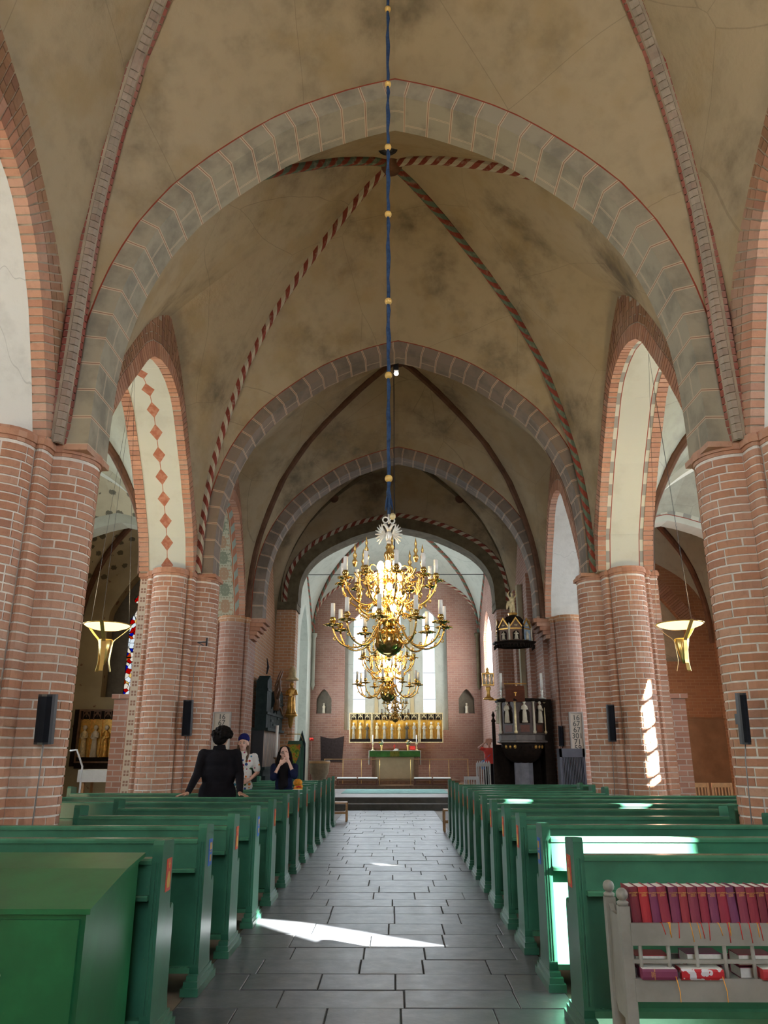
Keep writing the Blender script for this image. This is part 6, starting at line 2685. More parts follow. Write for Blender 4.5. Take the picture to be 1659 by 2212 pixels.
octa_ring([(RP * .86, zb2), (RP * .92, zb2 + .02), (RP * .9, zt - .06), (RP * .86, zt - .02)], 'basket', M['pulpit_wood'], t)
octa_ring([(RP * .95, zt - .07), (RP * 1.04, zt - .05), (RP * 1.06, zt), (RP * .9, zt + .01)], 'top_moulding', M['ebony'], t)
octa_ring([(RP * .90, zb2 - .02), (RP * 1.02, zb2), (RP * 1.02, zb2 + .03), (RP * .95, zb2 + .05), (RP * .95, zb2 + .17), (RP * 1.0, zb2 + .19), (RP * .92, zb2 + .21)], 'base_moulding', plain('grey_pulpit_moulding', (.15, .13, .12), .5, var=.2), t)
hp = zt - zb2
for k in range(8):
    a = R(k * 45)
    if math.sin(a) > .4:
        continue
    R_ = RP * .9 * math.cos(R(22.5))
    u = Vector((math.cos(a), math.sin(a), 0))
    w = Vector((-math.sin(a), math.cos(a), 0))
    hw = RP * .9 * math.sin(R(22.5))

    def F3(p, q, d):
        v = u * (R_ + d) + w * p
        return (v.x, v.y, zb2 + q)
    b = MB()
    b.prism([(-hw * .55, .52), (hw * .55, .52), (hw * .55, .95 * hp - .12), (hw * .3, .95 * hp - .04), (0, .95 * hp), (-hw * .3, .95 * hp - .04), (-hw * .55, .95 * hp - .12)][:0] or
            [(-hw * .6, .44), (hw * .6, .44), (hw * .6, hp * .68), (hw * .35, hp * .76), (0, hp * .79), (-hw * .35, hp * .76), (-hw * .6, hp * .68)], F3, .0, .012)
    f_ = obj('relief_panel', b, M['ebony'], t)
    b = MB()
    b.prism([(-hw * .5, .24), (hw * .5, .24), (hw * .5, .40), (-hw * .5, .40)], F3, .0, .014)
    b.prism([(-hw * .35, hp * .84), (hw * .35, hp * .84), (0, hp * .93)], F3, .0, .03)
    obj('plaque', b, M['wood_red'], t)
    v = u * (R_ + .05)
    fo = figurine(t, 'relief_figure', (0, 0, 0), .52, M['ivory'], slim=.8)
    fo.location = (v.x, v.y, zb2 + .45)
    fo.rotation_euler = (0, 0, a + math.pi / 2)
    # column between the panels
    a2 = a + R(22.5)
    cx, cy = RP * .95 * math.cos(a2), RP * .95 * math.sin(a2)
    b = MB()
    b.lathe([(.035, zb2 + .20), (.045, zb2 + .24), (.028, zb2 + .28), (.03, zb2 + .6), (.024, zb2 + .9 * hp), (.045, zb2 + .93 * hp), (.05, zt - .07)], (cx, cy, 0), 10)
    obj('column', b, M['gold_pale'] if k % 2 else M['ivory'], t)
    # carved fringe below
    b = MB()
    for q in range(3):
        pp = F3((q - 1) * hw * .6, -.10, -.04)
        b.ball(pp, .04, 7, 5, 0, (1, 1, 1.3))
        b.ball((pp[0], pp[1], pp[2] + .06), .022, 6, 4)
    obj('fringe', b, M['gold'] if k % 2 else M['ebony'], t)
b = MB()
b.lathe([(.20, 1.38), (.30, 1.42), (.42, 1.52), (.49, 1.66), (.50, 1.78), (.53, zb2)], (0, 0, 0), 24)
obj('bulb', b, M['ebony'], t)
b = MB()
pl = octo(.23, 8)
extrude_plan(b, pl, lambda p, q, z: (p, q, z), 0.05, 1.40)
obj('stem', b, plain('grey_stone_stem', (.22, .22, .25), .7), t)
b = MB()
extrude_plan(b, octo(.30, 8), lambda p, q, z: (p, q, z), 0.0, .08)
extrude_plan(b, octo(.28, 8), lambda p, q, z: (p, q, z), .80, .86)
obj('stem_foot', b, M['bronze'], t)
b = MB()   # stair casing behind, towards the wall
b.bb(.50, .72, -.25, 1.6, 0, zt)
b.bb(-.2, .6, .55, .62, 0, zt - .2)
b.bb(-.70, -.62, .2, .28, 0, zt - .55)
b.bb(-.66, -.30, .30, .42, 0, zb2 - .05)
b.bb(-.30, .6, .46, .52, 0, zb2)
obj('stair_casing', b, M['ebony'], t)
b = MB()
b.lathe([(.03, zt - .55), (.06, zt - .5), (.02, zt - .42), (.045, zt - .36), (.0, zt - .25)], (-.66, .24, 0), 10)
obj('newel_finial', b, M['ebony'], t)
# desk
zd = at_y(1105, 1492, PYY).z
b = MB()
b.box((-.20, -.50, zt + .12), (.46, .30, .30), (R(24), 0, R(-8)))
b.bb(-.30, -.10, -.5, -.4, zt - .02, zt + .1)
dk = obj('book_desk', b, M['wood_red'], t)
b = MB()
b.tube([(-.45, -.45, zt + .36), (.10, -.45, zt + .36)], .014, 6)
b.tube([(-.15, -.45, zt + .25), (-.15, -.45, zt + .36)], .010, 6)
obj('desk_rail', b, M['gold'], t)
b = MB()
b.bb(-.225, -.205, -.675, -.665, zt + .05, zt + .17)
b.bb(-.25, -.18, -.675, -.665, zt + .12, zt + .14)
obj('desk_cross', b, M['gold'], t)
# candles on the rim
for i, sx in enumerate((-.50, .50)):
    q = thing('pulpit_candle', 'white candle in a silver holder on the %s pulpit rim' % ('left' if sx < 0 else 'right'), 'candle', (PX + sx, PYY - .30, zt + .01), 0, 'pulpit candles')
    b = MB()
    b.lathe([(.07, 0), (.08, .015), (.03, .03), (.022, .08), (.035, .12), (.018, .16), (.04, .2), (.03, .215)], (0, 0, 0), 12)
    obj('holder', b, M['silver'], q)
    b = MB()
    b.tube([(0, 0, .2), (0, 0, .62)], [.036, .034], 12)
    obj('candle', b, M['candle'], q)
# hourglass lantern at the left of the pulpit
q = thing('hourglass_holder', 'gilded hourglass frame on a bracket at the left pulpit rim', 'hourglass', (PX - .80, PYY - .10, zt))
b = MB()
b.lathe([(.14, 0), (.12, .04), (.05, .08), (.04, .2), (.07, .26), (.06, .32)], (0, 0, 0), 12)
b.bb(0, .30, -.02, .02, -.02, .02)
obj('foot', b, M['gold'], q)
b = MB()
for z in (.34, .62):
    b.bb(-.15, .15, -.06, .06, z, z + .03)
for x in (-.14, -.047, .047, .14):
    b.bb(x - .01, x + .01, -.05, -.03, .36, .63)
b.lathe([(.06, .65), (.03, .70), (.04, .74), (.0, .80)], (0, 0, 0), 10)
obj('frame', b, M['gold'], q)
for x in (-.094, 0, .094):
    b = MB()
    b.lathe([(.035, .37), (.036, .42), (.008, .495), (.036, .57), (.035, .62)], (x, 0, 0), 10)
    obj('sand_glass', b, M['ivory'], q)
# sounding board
zc0 = at_y(1120, 1412, PYY).z
zc1 = at_y(1120, 1392, PYY).z
t2 = thing('sounding_board', 'carved dark canopy with gables, one tinted as window-lit, hanging above the pulpit', 'canopy', (PX - .08, PYY, zc1 * .38))
t2.scale = (.92, .92, .62)
octa_ring([(RP * .80, zc1 - .02), (RP * .86, zc1 - .10), (RP * .88, zc1 + .0), (RP * .98, zc1 + .02), (RP * 1.0, zc1 + .07), (RP * .7, zc1 + .09)], 'cornice', M['ebony'], t2)
octa_ring([(RP * .62, zc1 + .05), (RP * .62, zc1 + .62), (RP * .5, zc1 + .8)], 'drum', M['pulpit_wood'], t2)
octa_ring([(RP * .62, zc1 + .60), (RP * .5, zc1 + .95), (RP * .34, zc1 + 1.12), (RP * .1, zc1 + 1.2)], 'dome', M['ebony'], t2)
octa_ring([(.05, zc1 + 1.18), (.12, zc1 + 1.2), (.14, zc1 + 1.28), (.12, zc1 + 1.30)], 'pedestal', M['gold'], t2)
for k in range(8):
    a = R(k * 45)
    if math.sin(a) > .4:
        continue
    u = Vector((math.cos(a), math.sin(a), 0))
    w = Vector((-math.sin(a), math.cos(a), 0))
    R_ = RP * .66
    hw = RP * .30

    def F4(p, q, d):
        v = u * (R_ + d) + w * p
        return (v.x, v.y, zc1 + q)
    b = MB()
    b.prism([(-hw, .08), (hw, .08), (hw, .58), (0, .98), (-hw, .58)], F4, -.03, .03)
    f_ = obj('gable', b, M['wood_brown'] if k != 7 else M['window_lit_blue'], t2)  # one gable coloured as if lit by a window
    b = MB()
    for s in (-1, 1):
        b.prism([(s * hw * 1.1, .52), (s * hw * 1.1, .60), (0, 1.03), (0, .94)], F4, .03, .06)
        b.prism([(s * hw * .95, .08), (s * hw * 1.08, .08), (s * hw * 1.08, .54), (s * hw * .95, .54)], F4, .03, .06)
    b.prism([(-hw * .9, .54), (hw * .9, .54), (hw * .9, .59), (-hw * .9, .59)], F4, .03, .05)
    obj('gable_moulding', b, M['gold'], f_)
    b = MB()
    b.prism([(-hw * .5, .12), (hw * .5, .12), (hw * .5, .38), (hw * .3, .46), (0, .49), (-hw * .3, .46), (-hw * .5, .38)], F4, .03, .036)
    obj('niche', b, M['ebony'] if k != 7 else M['window_lit_blue'], f_)
    v = u * (R_ + .05)
    fo = figurine(t2, 'bust', (0, 0, 0), .34, M['ivory'])
    fo.location = (v.x, v.y, zc1 + .12)
    fo.rotation_euler = (0, 0, a + math.pi / 2)
    b = MB()
    c_ = F4(0, .70, .035)
    b.ball(c_, .05, 8, 5, 0, (1, 1, 1))
    obj('rosette', b, M['gold_pale'], f_)
    b = MB()    # pierced fringe
    for q in range(5):
        pp = F4((q - 2) * hw * .5, -.16 - .03 * (q % 2), .12)
        b.tube([F4((q - 2) * hw * .5, -.06, .12), pp, F4((q - 1.4) * hw * .5, -.22, .12)], [.02, .014, .006], 5)
    obj('fringe', b, M['ebony'], t2)
    b = MB()
    b.lathe([(.03, .1), (.022, .3), (.028, .55), (.04, .6), (.02, .66), (.03, .7), (.0, .82)], (RP * .80 * math.cos(a + R(22.5)), RP * .80 * math.sin(a + R(22.5)), zc1), 8)
    obj('pinnacle', b, M['ivory'] if k % 2 else M['ebony'], t2)
b = MB()
for z in (zc1 + .35, zc1 + .75):
    b.tube([(.35, .2, z), (.74, .45, z + .25)], .014, 6)
obj('wall_stay', b, M['dark_metal'], t2)
zs0 = zc1 + 1.30 * .62
q = thing('victory_statue', 'pale gilded figure with raised arms on top of the pulpit canopy', 'statue', (PX - .08, PYY, zs0))
zst = at_y(1120, 1275, PYY).z - zs0
me = blob([('c', (-.07, 0, .05), (-.05, 0, .34), .055, .075), ('c', (.08, 0, .05), (.05, 0, .34), .055, .075), ('e', (0, 0, .40), (.12, .08, .13), None), ('e', (0, 0, .58), (.12, .08, .15), None),
           ('c', (0, 0, .68), (0, 0, .78), .04, .035), ('e', (0, -.01, .84), (.055, .06, .075), None), ('c', (-.11, 0, .66), (-.18, -.02, .82), .038, .03), ('c', (-.18, -.02, .82), (-.10, -.02, .96), .03, .022),
           ('c', (.11, 0, .66), (.19, -.02, .80), .038, .03), ('c', (.19, -.02, .80), (.17, -.02, .98), .03, .022), ('e', (-.20, .02, .35), (.06, .03, .22), (0, .2, 0)), ('c', (-.1, .02, .5), (-.19, .02, .45), .04, .04)], .016)
me.materials.clear()
me.materials.append(M['gold_pale'])
o = put('figure', me, q)
o.scale = (zst, zst, zst)

# ---------------- white gothic chairs near the pulpit


def slat_chair(label, loc, rz, mat, group, h=1.0, seat=.45, cat='chair', name='chair', gothic=False):
    t = thing(name, label, cat, loc, rz, group)
    b = MB()
    b.bb(-.21, .21, -.2, .2, seat - .03, seat)
    obj('seat', b, mat, t)
    for sx in (-1, 1):
        for sy, hh in ((-1, seat - .03), (1, h)):
            b = MB()
            b.bb(sx * .20 - .018, sx * .20 + .018, sy * .19 - .018, sy * .19 + .018, 0, hh)
            obj('leg', b, mat, t)
    b = MB()
    b.bb(-.2, .2, .18, .2, h - .09, h)
    b.bb(-.2, .2, .18, .2, seat + .18, seat + .23)
    b.bb(-.2, -.18, -.18, .18, .18, .21)
    b.bb(.18, .2, -.18, .18, .18, .21)
    obj('rail', b, mat, t)
    for i in range(5):
        b = MB()
        x = -.14 + .07 * i
        b.bb(x - .012, x + .012, .18, .2, seat + .2, h - .08)
        obj('slat', b, mat, t)
    if gothic:
        b = MB()
        for i in range(6):
            x = -.175 + .07 * i
            b.prism([(x - .03, h), (x + .03, h), (x, h + .07)], lambda p, q_, d: (p, d, q_), .18, .2)
        obj('cresting', b, mat, t)
    return t


a = at_y(1042, 1660, 24.0)
slat_chair('white chair with pointed cresting standing left of the pulpit', (a.x, 24.2, 0.0), R(190), M['white_paint'], 'white chairs by the pulpit', 1.33, .5, gothic=True)
a = at_y(1022, 1680, 23.4)
slat_chair('lower white chair beside the crested white chair', (a.x, 23.4, 0.0), R(160), M['white_paint'], 'white chairs by the pulpit', .98, .48)
a = at_y(731, 1705, 20.4)
slat_chair('light wooden chair just beyond the last left pew', (-1.36, 20.5, 0), R(90), M['wood_light'], 'light wooden chairs', .98, .45)
slat_chair('light wooden chair just beyond the last right pew', (1.28, 17.9, 0), R(-90), M['wood_light'], 'light wooden chairs', .98, .45)
for i, x in enumerate((6.55, 7.05, 7.55)):
    slat_chair(['leftmost', 'middle', 'rightmost'][i] + ' of the light chairs in the right aisle, only its back showing', (x, 17.8, 0), R(180), M['wood_light'], 'light wooden chairs in the right aisle', 1.0, .46)

# ---------------- left aisle: carved triptych and table
TY = 23.97
a, b_ = at_y(176, 1533, TY), at_y(262, 1648, TY)
t = thing('carved_triptych', 'small dark carved triptych with gilded saints in the left aisle', 'altarpiece', (0, TY, 0))
w = (b_.x - a.x) * .78
ff = a.z - b_.z
for k, x in enumerate((a.x, a.x + w + .02, a.x + 2 * w + .04)):
    p = altarpiece(t, x, x + w, b_.z, a.z, 3, 0, [(ff * .60, 'gold_pale'), (ff * .60, 'ivory'), (ff * .60, 'gold')], 'wing' if k != 1 else 'centre_shrine', 'gold', 'wood_brown')
b = MB()
b.bb(a.x - .15, a.x - .02, -.1, .02, b_.z - .1, a.z + .0)
b.bb(a.x, a.x + 3 * w, -.1, .025, b_.z - .16, b_.z)
obj('plinth', b, M['ebony'], t)
a = at_y(225, 1663, 21.5)
t = thing('side_table', 'table with a white cloth standing in the left aisle', 'table', (a.x + .1, 21.5, 0))
b = MB()
b.bb(-.6, .8, -.35, .35, a.z - .04, a.z - .01)
obj('top', b, M['wood_light'], t)
for x in (-.5, .7):
    for y in (-.3, .3):
        b = MB()
        b.bb(x - .03, x + .03, y - .03, y + .03, 0, a.z - .04)
        obj('leg', b, M['wood_light'], t)
b = MB()
b.bb(-.64, .86, -.38, .38, a.z - .004, a.z + .006)
for y_ in (-.385, .38):
    b.bb(-.64, .86, y_, y_ + .006, a.z - .30, a.z + .006)
for x_ in (-.646, .86):
    b.hexa([(x_, -.38, a.z - .30), (x_ + .006, -.38, a.z - .30), (x_ + .006, .38, a.z - .30), (x_, .38, a.z - .30), (x_, -.38, a.z + .006), (x_ + .006, -.38, a.z + .006), (x_ + .006, .38, a.z + .006), (x_, .38, a.z + .006)])
tag(obj('tablecloth', b, M['cloth_white'], None, (a.x + .1, 21.5, 0.002)), 'white cloth draped over the table in the left aisle', 'tablecloth')
a = at_y(166, 1622, 17.5)
b = MB()
b.tube([(-.15, 0, a.z), (0, 0, a.z + .02), (.16, 0, a.z - .32), (.16, 0, 0)], .022, 8)
tag(obj('handrail', b, M['white_paint'], None, (a.x, 17.5, 0)), 'pale bent metal handrail in the left aisle', 'handrail')

# yellow bag behind the seated people
a = at_y(645, 1689, 15.36)
t = thing('yellow_bag', 'orange and yellow cloth bag on a left pew ledge by the dark haired person', 'bag', (a.x, 15.44, .804))
t.scale = (1.15, .75, 1.35)
b = MB()
b.ball((0, 0, .095), .085, 12, 8, 0, (1.1, .6, 1.1))
b.ball((-.02, .0, .20), .07, 12, 8, 0, (1.1, .7, .75))
obj('pouch', b, M['bag'], t)
b = MB()
b.tube([(-.08, 0, .13), (0, -.05, .15), (.08, 0, .13)], .014, 6)
obj('tie', b, M['petal_red'], t)

# ================================================================== PEOPLE


def skin_mat(me, m):
    me.materials.clear()
    me.materials.append(m)
    return me


def face_parts(parent, c, yaw, mat_lip, scale=1.0, glasses=False):
    """eyes, brows, mouth and ears of a head centred at c and looking along -y turned by yaw"""
    def P(x, y, z):
        v = Vector((x, y, z)) * scale
        v = Matrix.Rotation(yaw, 3, 'Z') @ v
        return Vector(c) + v
    for s in (-1, 1):
        b = MB()
        b.ball(P(s * .031, -.080, .012), .0115 * scale, 8, 6)
        e = obj('eye', b, M['eye_white'], parent)
        b = MB()
        b.ball(P(s * .031, -.0865, .012), .0072 * scale, 8, 6)
        obj('iris', b, M['eye'], e)
        b = MB()
        b.tube([P(s * .048, -.084, .030), P(s * .033, -.096, .037), P(s * .014, -.094, .031)], .0038 * scale, 6)
        obj('eyebrow', b, M['hair_brown'], parent)
    b = MB()
    b.tube([P(-.022, -.090, -.046), P(-.008, -.0985, -.0435), P(.008, -.0985, -.0435), P(.022, -.090, -.046)], .0052 * scale, 7)
    obj('mouth', b, mat_lip, parent)
    if glasses:
        b = MB()
        for s in (-1, 1):
            b.tube([P(s * .033 + .024 * math.cos(a), -.104, .010 + .020 * math.sin(a)) for a in [k * .52 for k in range(12)]], .0028 * scale, 6, closed=True)
            b.tube([P(s * .057, -.103, .014), P(s * .075, -.02, .018)], .0025 * scale, 6)
        b.tube([P(-.010, -.104, .014), P(.010, -.104, .014)], .0026 * scale, 6)
        obj('glasses', b, M['eye'], parent)


def head_parts(c, yaw=0.0, k=1.0):
    def P(x, y, z):
        return Vector(c) + Matrix.Rotation(yaw, 3, 'Z') @ (Vector((x, y, z)) * k)
    rot = (0, 0, yaw)
    return [('e', P(0, .012, .035), (.076 * k, .094 * k, .088 * k), rot), ('e', P(0, -.018, -.03), (.060 * k, .070 * k, .078 * k), rot), ('e', P(0, -.045, -.085), (.030 * k, .030 * k, .026 * k), rot),
            ('c', P(0, -.088, .018), P(0, -.112, -.016), .009 * k, .0145 * k), ('e', P(-.078, .012, -.005), (.012 * k, .022 * k, .033 * k), rot), ('e', P(.078, .012, -.005), (.012 * k, .022 * k, .033 * k), rot),
            ('e', P(0, -.074, -.045), (.030 * k, .018 * k, .018 * k), rot)]


def hand_parts(w, d, side, up, curl=0.35, k=1.0, spread=.12):
    """palm and five fingers from the wrist w: d finger direction, side the thumb side, up the back of the hand"""
    w, d, side, up = Vector(w), Vector(d).normalized(), Vector(side).normalized(), Vector(up).normalized()
    out = [('c', w, w + d * .045 * k, .021 * k, .026 * k)]
    for q in (-1.5, -.5, .5, 1.5):
        out.append(('c', w + d * .03 * k + side * q * .016 * k, w + d * .085 * k + side * q * .0185 * k, .013 * k, .0115 * k))
    ln = (.062, .078, .084, .074)
    for i, q in enumerate((-1.5, -.5, .5, 1.5)):
        p = w + d * .088 * k + side * q * .0195 * k
        dd = (d + side * q * spread).normalized()
        a = curl
        for j in range(3):
            seg = ln[i] * k * (.45, .32, .23)[j]
            v = (dd * math.cos(a) - up * math.sin(a)).normalized()
            p2 = p + v * seg
            out.append(('c', p, p2, .0093 * k - j * .0008, .0088 * k - j * .0008))
            p = p2
            a += curl
    p = w + d * .022 * k + side * .026 * k
    v = (d * .65 + side * .75 - up * .15).normalized()
    p2 = p + v * .042 * k
    out.append(('c', p, p2, .0125 * k, .0105 * k))
    v = (d * .9 + side * .35 - up * .3).normalized()
    out.append(('c', p2, p2 + v * .032 * k, .0102 * k, .0085 * k))
    return out


def add_person(label, loc, parts_body, parts_skin_mat, voxel=.0095):
    t = thing('person', label, 'person', loc, 0)
    me = skin_mat(blob(parts_body, voxel, 2), parts_skin_mat)
    put('body', me, t)
    return t


def cloth(t, name, parts, mat, voxel=.013):
    return put(name, skin_mat(blob(parts, voxel, 3), mat), t)


# ---- person in the black coat, seen from behind, leaning back on the pew top with both hands
H = 1.0
LOC = (-2.66, 12.32, 0)
legs = [('c', (-.10, .10, .08), (-.10, .06, .52), .052, .068), ('c', (-.10, .06, .52), (-.095, -.02, .96), .072, .098), ('c', (.10, .12, .08), (.10, .08, .52), .052, .068), ('c', (.10, .08, .52), (.095, -.02, .96), .072, .098)]
hr = Vector((.37, -.36, 1.022))      # right hand wrist
hl = Vector((-.33, -.38, 1.022))
sh_r, sh_l = Vector((.215, -.0, 1.58)), Vector((-.215, 0.0, 1.58))
el_r, el_l = Vector((.290, .0, 1.29)), Vector((-.275, -.08, 1.29))
body = legs + [('e', (0, -.02, 1.02), (.17, .12, .15), None), ('e', (0, -.01, 1.25), (.155, .105, .20), None), ('e', (0, 0, 1.47), (.185, .115, .17), None), ('c', (-.17, 0, 1.57), (.17, 0, 1.57), .06, .06),
               ('c', (0, .01, 1.58), (.015, .02, 1.73), .062, .055),
               ('c', sh_r, el_r, .050, .040), ('c', el_r, hr, .040, .026), ('c', sh_l, el_l, .050, .040), ('c', el_l, hl, .040, .026)]
body += head_parts((.02, .03, 1.815), R(148), 1.0)
body += hand_parts(hr, (.72, -.62, -.12), (-.5, -.75, 0), (0, 0, 1), .16)
body += hand_parts(hl, (-.75, -.55, -.10), (.5, -.75, 0), (0, 0, 1), .16)
body += [('e', (-.10, .17, .035), (.045, .13, .04), None), ('e', (.10, .19, .035), (.045, .13, .04), None)]
t = add_person('person in a long black coat seen from behind, hands on the pew top', LOC, body, M['skin_brown'])
t.scale = (1.10, 1.0, 1.015)
coat = [('e', (0, -.02, 1.00), (.265, .17, .28), None), ('e', (0, -.01, 1.27), (.24, .145, .27), None), ('e', (0, 0, 1.47), (.225, .145, .17), None), ('c', (-.185, 0, 1.555), (.185, 0, 1.555), .085, .085),
        ('c', (-.12, -.02, .62), (-.10, -.02, 1.0), .15, .14), ('c', (.12, -.02, .62), (.10, -.02, 1.0), .15, .14), ('c', (0, -.02, .62), (0, -.02, 1.1), .16, .15), ('c', (0, .0, 1.60), (.01, .012, 1.665), .085, .07),
        ('c', sh_r + Vector((.01, 0, -.01)), el_r, .080, .062), ('c', el_r, hr.lerp(el_r, .12), .064, .045), ('c', sh_l + Vector((-.01, 0, -.01)), el_l, .080, .062), ('c', el_l, hl.lerp(el_l, .12), .064, .045)]
cloth(t, 'coat', coat, M['black_cloth'])
b = MB()
b.prism([(-.09, .0), (.09, 0), (.075, .055), (-.075, .055)], lambda p, q, d: (p, d - .02 * q, 1.635 + q), -.075, -.055)
obj('collar', b, M['black_cloth'], t)
trs = [('c', (-.10, .11, .10), (-.10, .06, .55), .075, .09), ('c', (-.10, .06, .55), (-.095, -.02, .9), .09, .11), ('c', (.10, .13, .10), (.10, .08, .55), .075, .09), ('c', (.10, .08, .55), (.095, -.02, .9), .09, .11)]
cloth(t, 'trousers', trs, M['black_cloth'])
rr = random.Random(4)
hair = [('e', (.02, .035, 1.865), (.120, .125, .105), None), ('e', (-.012, -.01, 1.80), (.105, .085, .105), None)]
for k in range(120):          # curls
    a, e_ = rr.uniform(0, 6.28), rr.uniform(-.45, 1.5)
    v = Vector((math.cos(a) * math.cos(e_), math.sin(a) * math.cos(e_), math.sin(e_)))
    if v.y > .35 and v.x > 0.1 and v.z < .35:
        continue
    c_ = Vector((.012, .02, 1.85)) + Vector((v.x * .128, v.y * .125, v.z * .115))
    hair.append(('e', c_, (rr.uniform(.018, .032),) * 3, None))
cloth(t, 'hair', hair, M['hair_black'], .008)

# ---- person with beanie and dotted shirt, facing the viewer
LOC = (-2.74, 14.66, 0)
Z0 = 0.02
sh_r, sh_l = Vector((.185, 0, 1.515)), Vector((-.185, 0, 1.515))
el_r, el_l = Vector((.25, .03, 1.25)), Vector((-.25, .02, 1.25))
wr_r, wr_l = Vector((.15, -.17, 1.13)), Vector((-.10, -.20, 1.17))
legs = [('c', (-.10, .04, .06), (-.10, .0, .5), .05, .066), ('c', (-.10, .0, .5), (-.09, 0, .93), .07, .092), ('c', (.10, .04, .06), (.10, .0, .5), .05, .066), ('c', (.10, 0, .5), (.09, 0, .93), .07, .092),
        ('e', (-.10, -.05, .035), (.045, .13, .04), None), ('e', (.10, -.05, .035), (.045, .13, .04), None)]
body = legs + [('e', (0, 0, 1.0), (.16, .11, .14), None), ('e', (0, 0, 1.22), (.14, .10, .20), None), ('e', (0, 0, 1.42), (.17, .11, .15), None), ('c', (-.14, 0, 1.50), (.14, 0, 1.50), .055, .055),
               ('c', (0, .01, 1.52), (0, 0, 1.65), .055, .05), ('c', sh_r, el_r, .047, .037), ('c', el_r, wr_r, .037, .025), ('c', sh_l, el_l, .047, .037), ('c', el_l, wr_l, .037, .025)]
HC = (0.0, -.02, 1.735)
body += head_parts(HC, R(-4), 1.02)
body += hand_parts(wr_r, (-.75, -.5, -.35), (-.2, -.3, .9), (.5, -.8, .2), .4)
body += hand_parts(wr_l, (.80, -.35, -.45), (.2, -.3, .9), (-.4, -.8, .2), .4)
t = add_person('person in dark blue beanie and white shirt with coloured dots, long brown hair', LOC, body, M['skin'])
t.scale = (1.10, 1.0, 1.02)
sh = [('e', (0, 0, 1.02), (.185, .135, .16), None), ('e', (0, 0, 1.22), (.165, .125, .20), None), ('e', (0, 0, 1.42), (.19, .13, .15), None), ('c', (-.155, 0, 1.495), (.155, 0, 1.495), .07, .07), ('c', (0, .005, 1.53), (0, .005, 1.575), .075, .068),
      ('c', sh_r, sh_r.lerp(el_r, .78), .068, .063), ('c', sh_l, sh_l.lerp(el_l, .78), .068, .063)]
tt = NT('white_cotton_with_coloured_dots')
g = tt.node('ShaderNodeNewGeometry')
vo = tt.node('ShaderNodeTexVoronoi')
vo.inputs['Scale'].default_value = 15
vo.inputs['Randomness'].default_value = .42
mp = tt.node('ShaderNodeMapping')
mp.inputs['Scale'].default_value = (1, .35, 1)
tt.link(g.outputs['Position'], mp.inputs[0])
tt.link(mp.outputs[0], vo.inputs['Vector'])
dot = tt.math('LESS_THAN', vo.outputs['Distance'], .38)
sp = tt.node('ShaderNodeSeparateColor')
tt.link(vo.outputs['Color'], sp.inputs[0])
rp = tt.node('ShaderNodeValToRGB')
rp.color_ramp.interpolation = 'CONSTANT'
cols = [(0, (.50, .06, .05)), (.2, (.04, .20, .05)), (.4, (.03, .07, .25)), (.6, (.70, .22, .03)), (.75, (.05, .25, .42)), (.88, (.35, .04, .12))]
e_ = rp.color_ramp.elements
while len(e_) < len(cols):
    e_.new(.5)
for i, (p_, c_) in enumerate(cols):
    e_[i].position = p_
    e_[i].color = (*c_, 1)
tt.link(sp.outputs[0], rp.inputs[0])
dots = tt.done(tt.mix(dot, (.74, .74, .73), rp.outputs[0]), .85)
cloth(t, 'shirt', sh, dots)
b = MB()
for s in (-1, 1):
    b.prism([(0, 0), (s * .075, .035), (s * .085, .0), (s * .045, -.06)], lambda p, q, d: (p, -.10 + d - .35 * abs(p) * -1, 1.555 + q), -.012, 0)
obj('collar', b, M['cloth_white'], t)
cloth(t, 'trousers', [('e', (0, 0, .96), (.17, .125, .11), None), ('c', (-.10, .03, .09), (-.10, 0, .5), .066, .08), ('c', (-.10, 0, .5), (-.085, 0, .95), .084, .10), ('c', (.10, .03, .09), (.10, 0, .5), .066, .08), ('c', (.10, 0, .5), (.085, 0, .95), .084, .10)], M['bluebag'])
face_parts(t, HC, R(-4), M['lip'], 1.0)
hr_ = [('e', (0, .04, 1.74), (.092, .085, .11), None)]
for s in (-1, 1):
    hr_ += [('c', (s * .078, .01, 1.75), (s * .092, -.02, 1.62), .020, .024), ('c', (s * .092, -.02, 1.62), (s * .085, -.085, 1.50), .026, .022), ('c', (s * .085, -.085, 1.50), (s * .075, -.115, 1.42), .024, .010), ('c', (s * .07, .05, 1.68), (s * .08, .05, 1.52), .03, .024)]
cloth(t, 'hair', hr_, M['hair_brown'], .009)
me = blob([('e', (0, .015, 1.825), (.098, .108, .078), None), ('e', (0, .018, 1.86), (.082, .095, .062), None), ('e', (0, .006, 1.805), (.100, .106, .024), (-.14, 0, 0))], .009, 2)
put('beanie', skin_mat(me, M['beanie']), t)

# ---- dark haired person with glasses holding the hands to the face
LOC = (-1.98, 14.68, 0)
sh_r, sh_l = Vector((.175, 0, 1.345)), Vector((-.175, 0, 1.345))
el_r, el_l = Vector((.20, -.20, 1.20)), Vector((-.15, -.24, 1.17))
wr_r, wr_l = Vector((.075, -.165, 1.47)), Vector((-.060, -.185, 1.38))
body = [('c', (-.10, -.42, .08), (-.10, -.38, .48), .05, .06), ('c', (-.10, -.38, .5), (-.09, .02, .58), .066, .088), ('c', (.10, -.42, .08), (.10, -.38, .48), .05, .06), ('c', (.10, -.38, .5), (.09, .02, .58), .066, .088)]
body = [('c', (-.10, .04, .06), (-.10, .0, .42), .05, .062), ('c', (-.10, .0, .42), (-.09, .02, .80), .066, .088), ('c', (.10, .04, .06), (.10, 0, .42), .05, .062), ('c', (.10, 0, .42), (.09, .02, .80), .066, .088),
        ('e', (-.10, -.05, .035), (.042, .12, .038), None), ('e', (.10, -.05, .035), (.042, .12, .038), None)]
HC = (.0, -.05, 1.575)
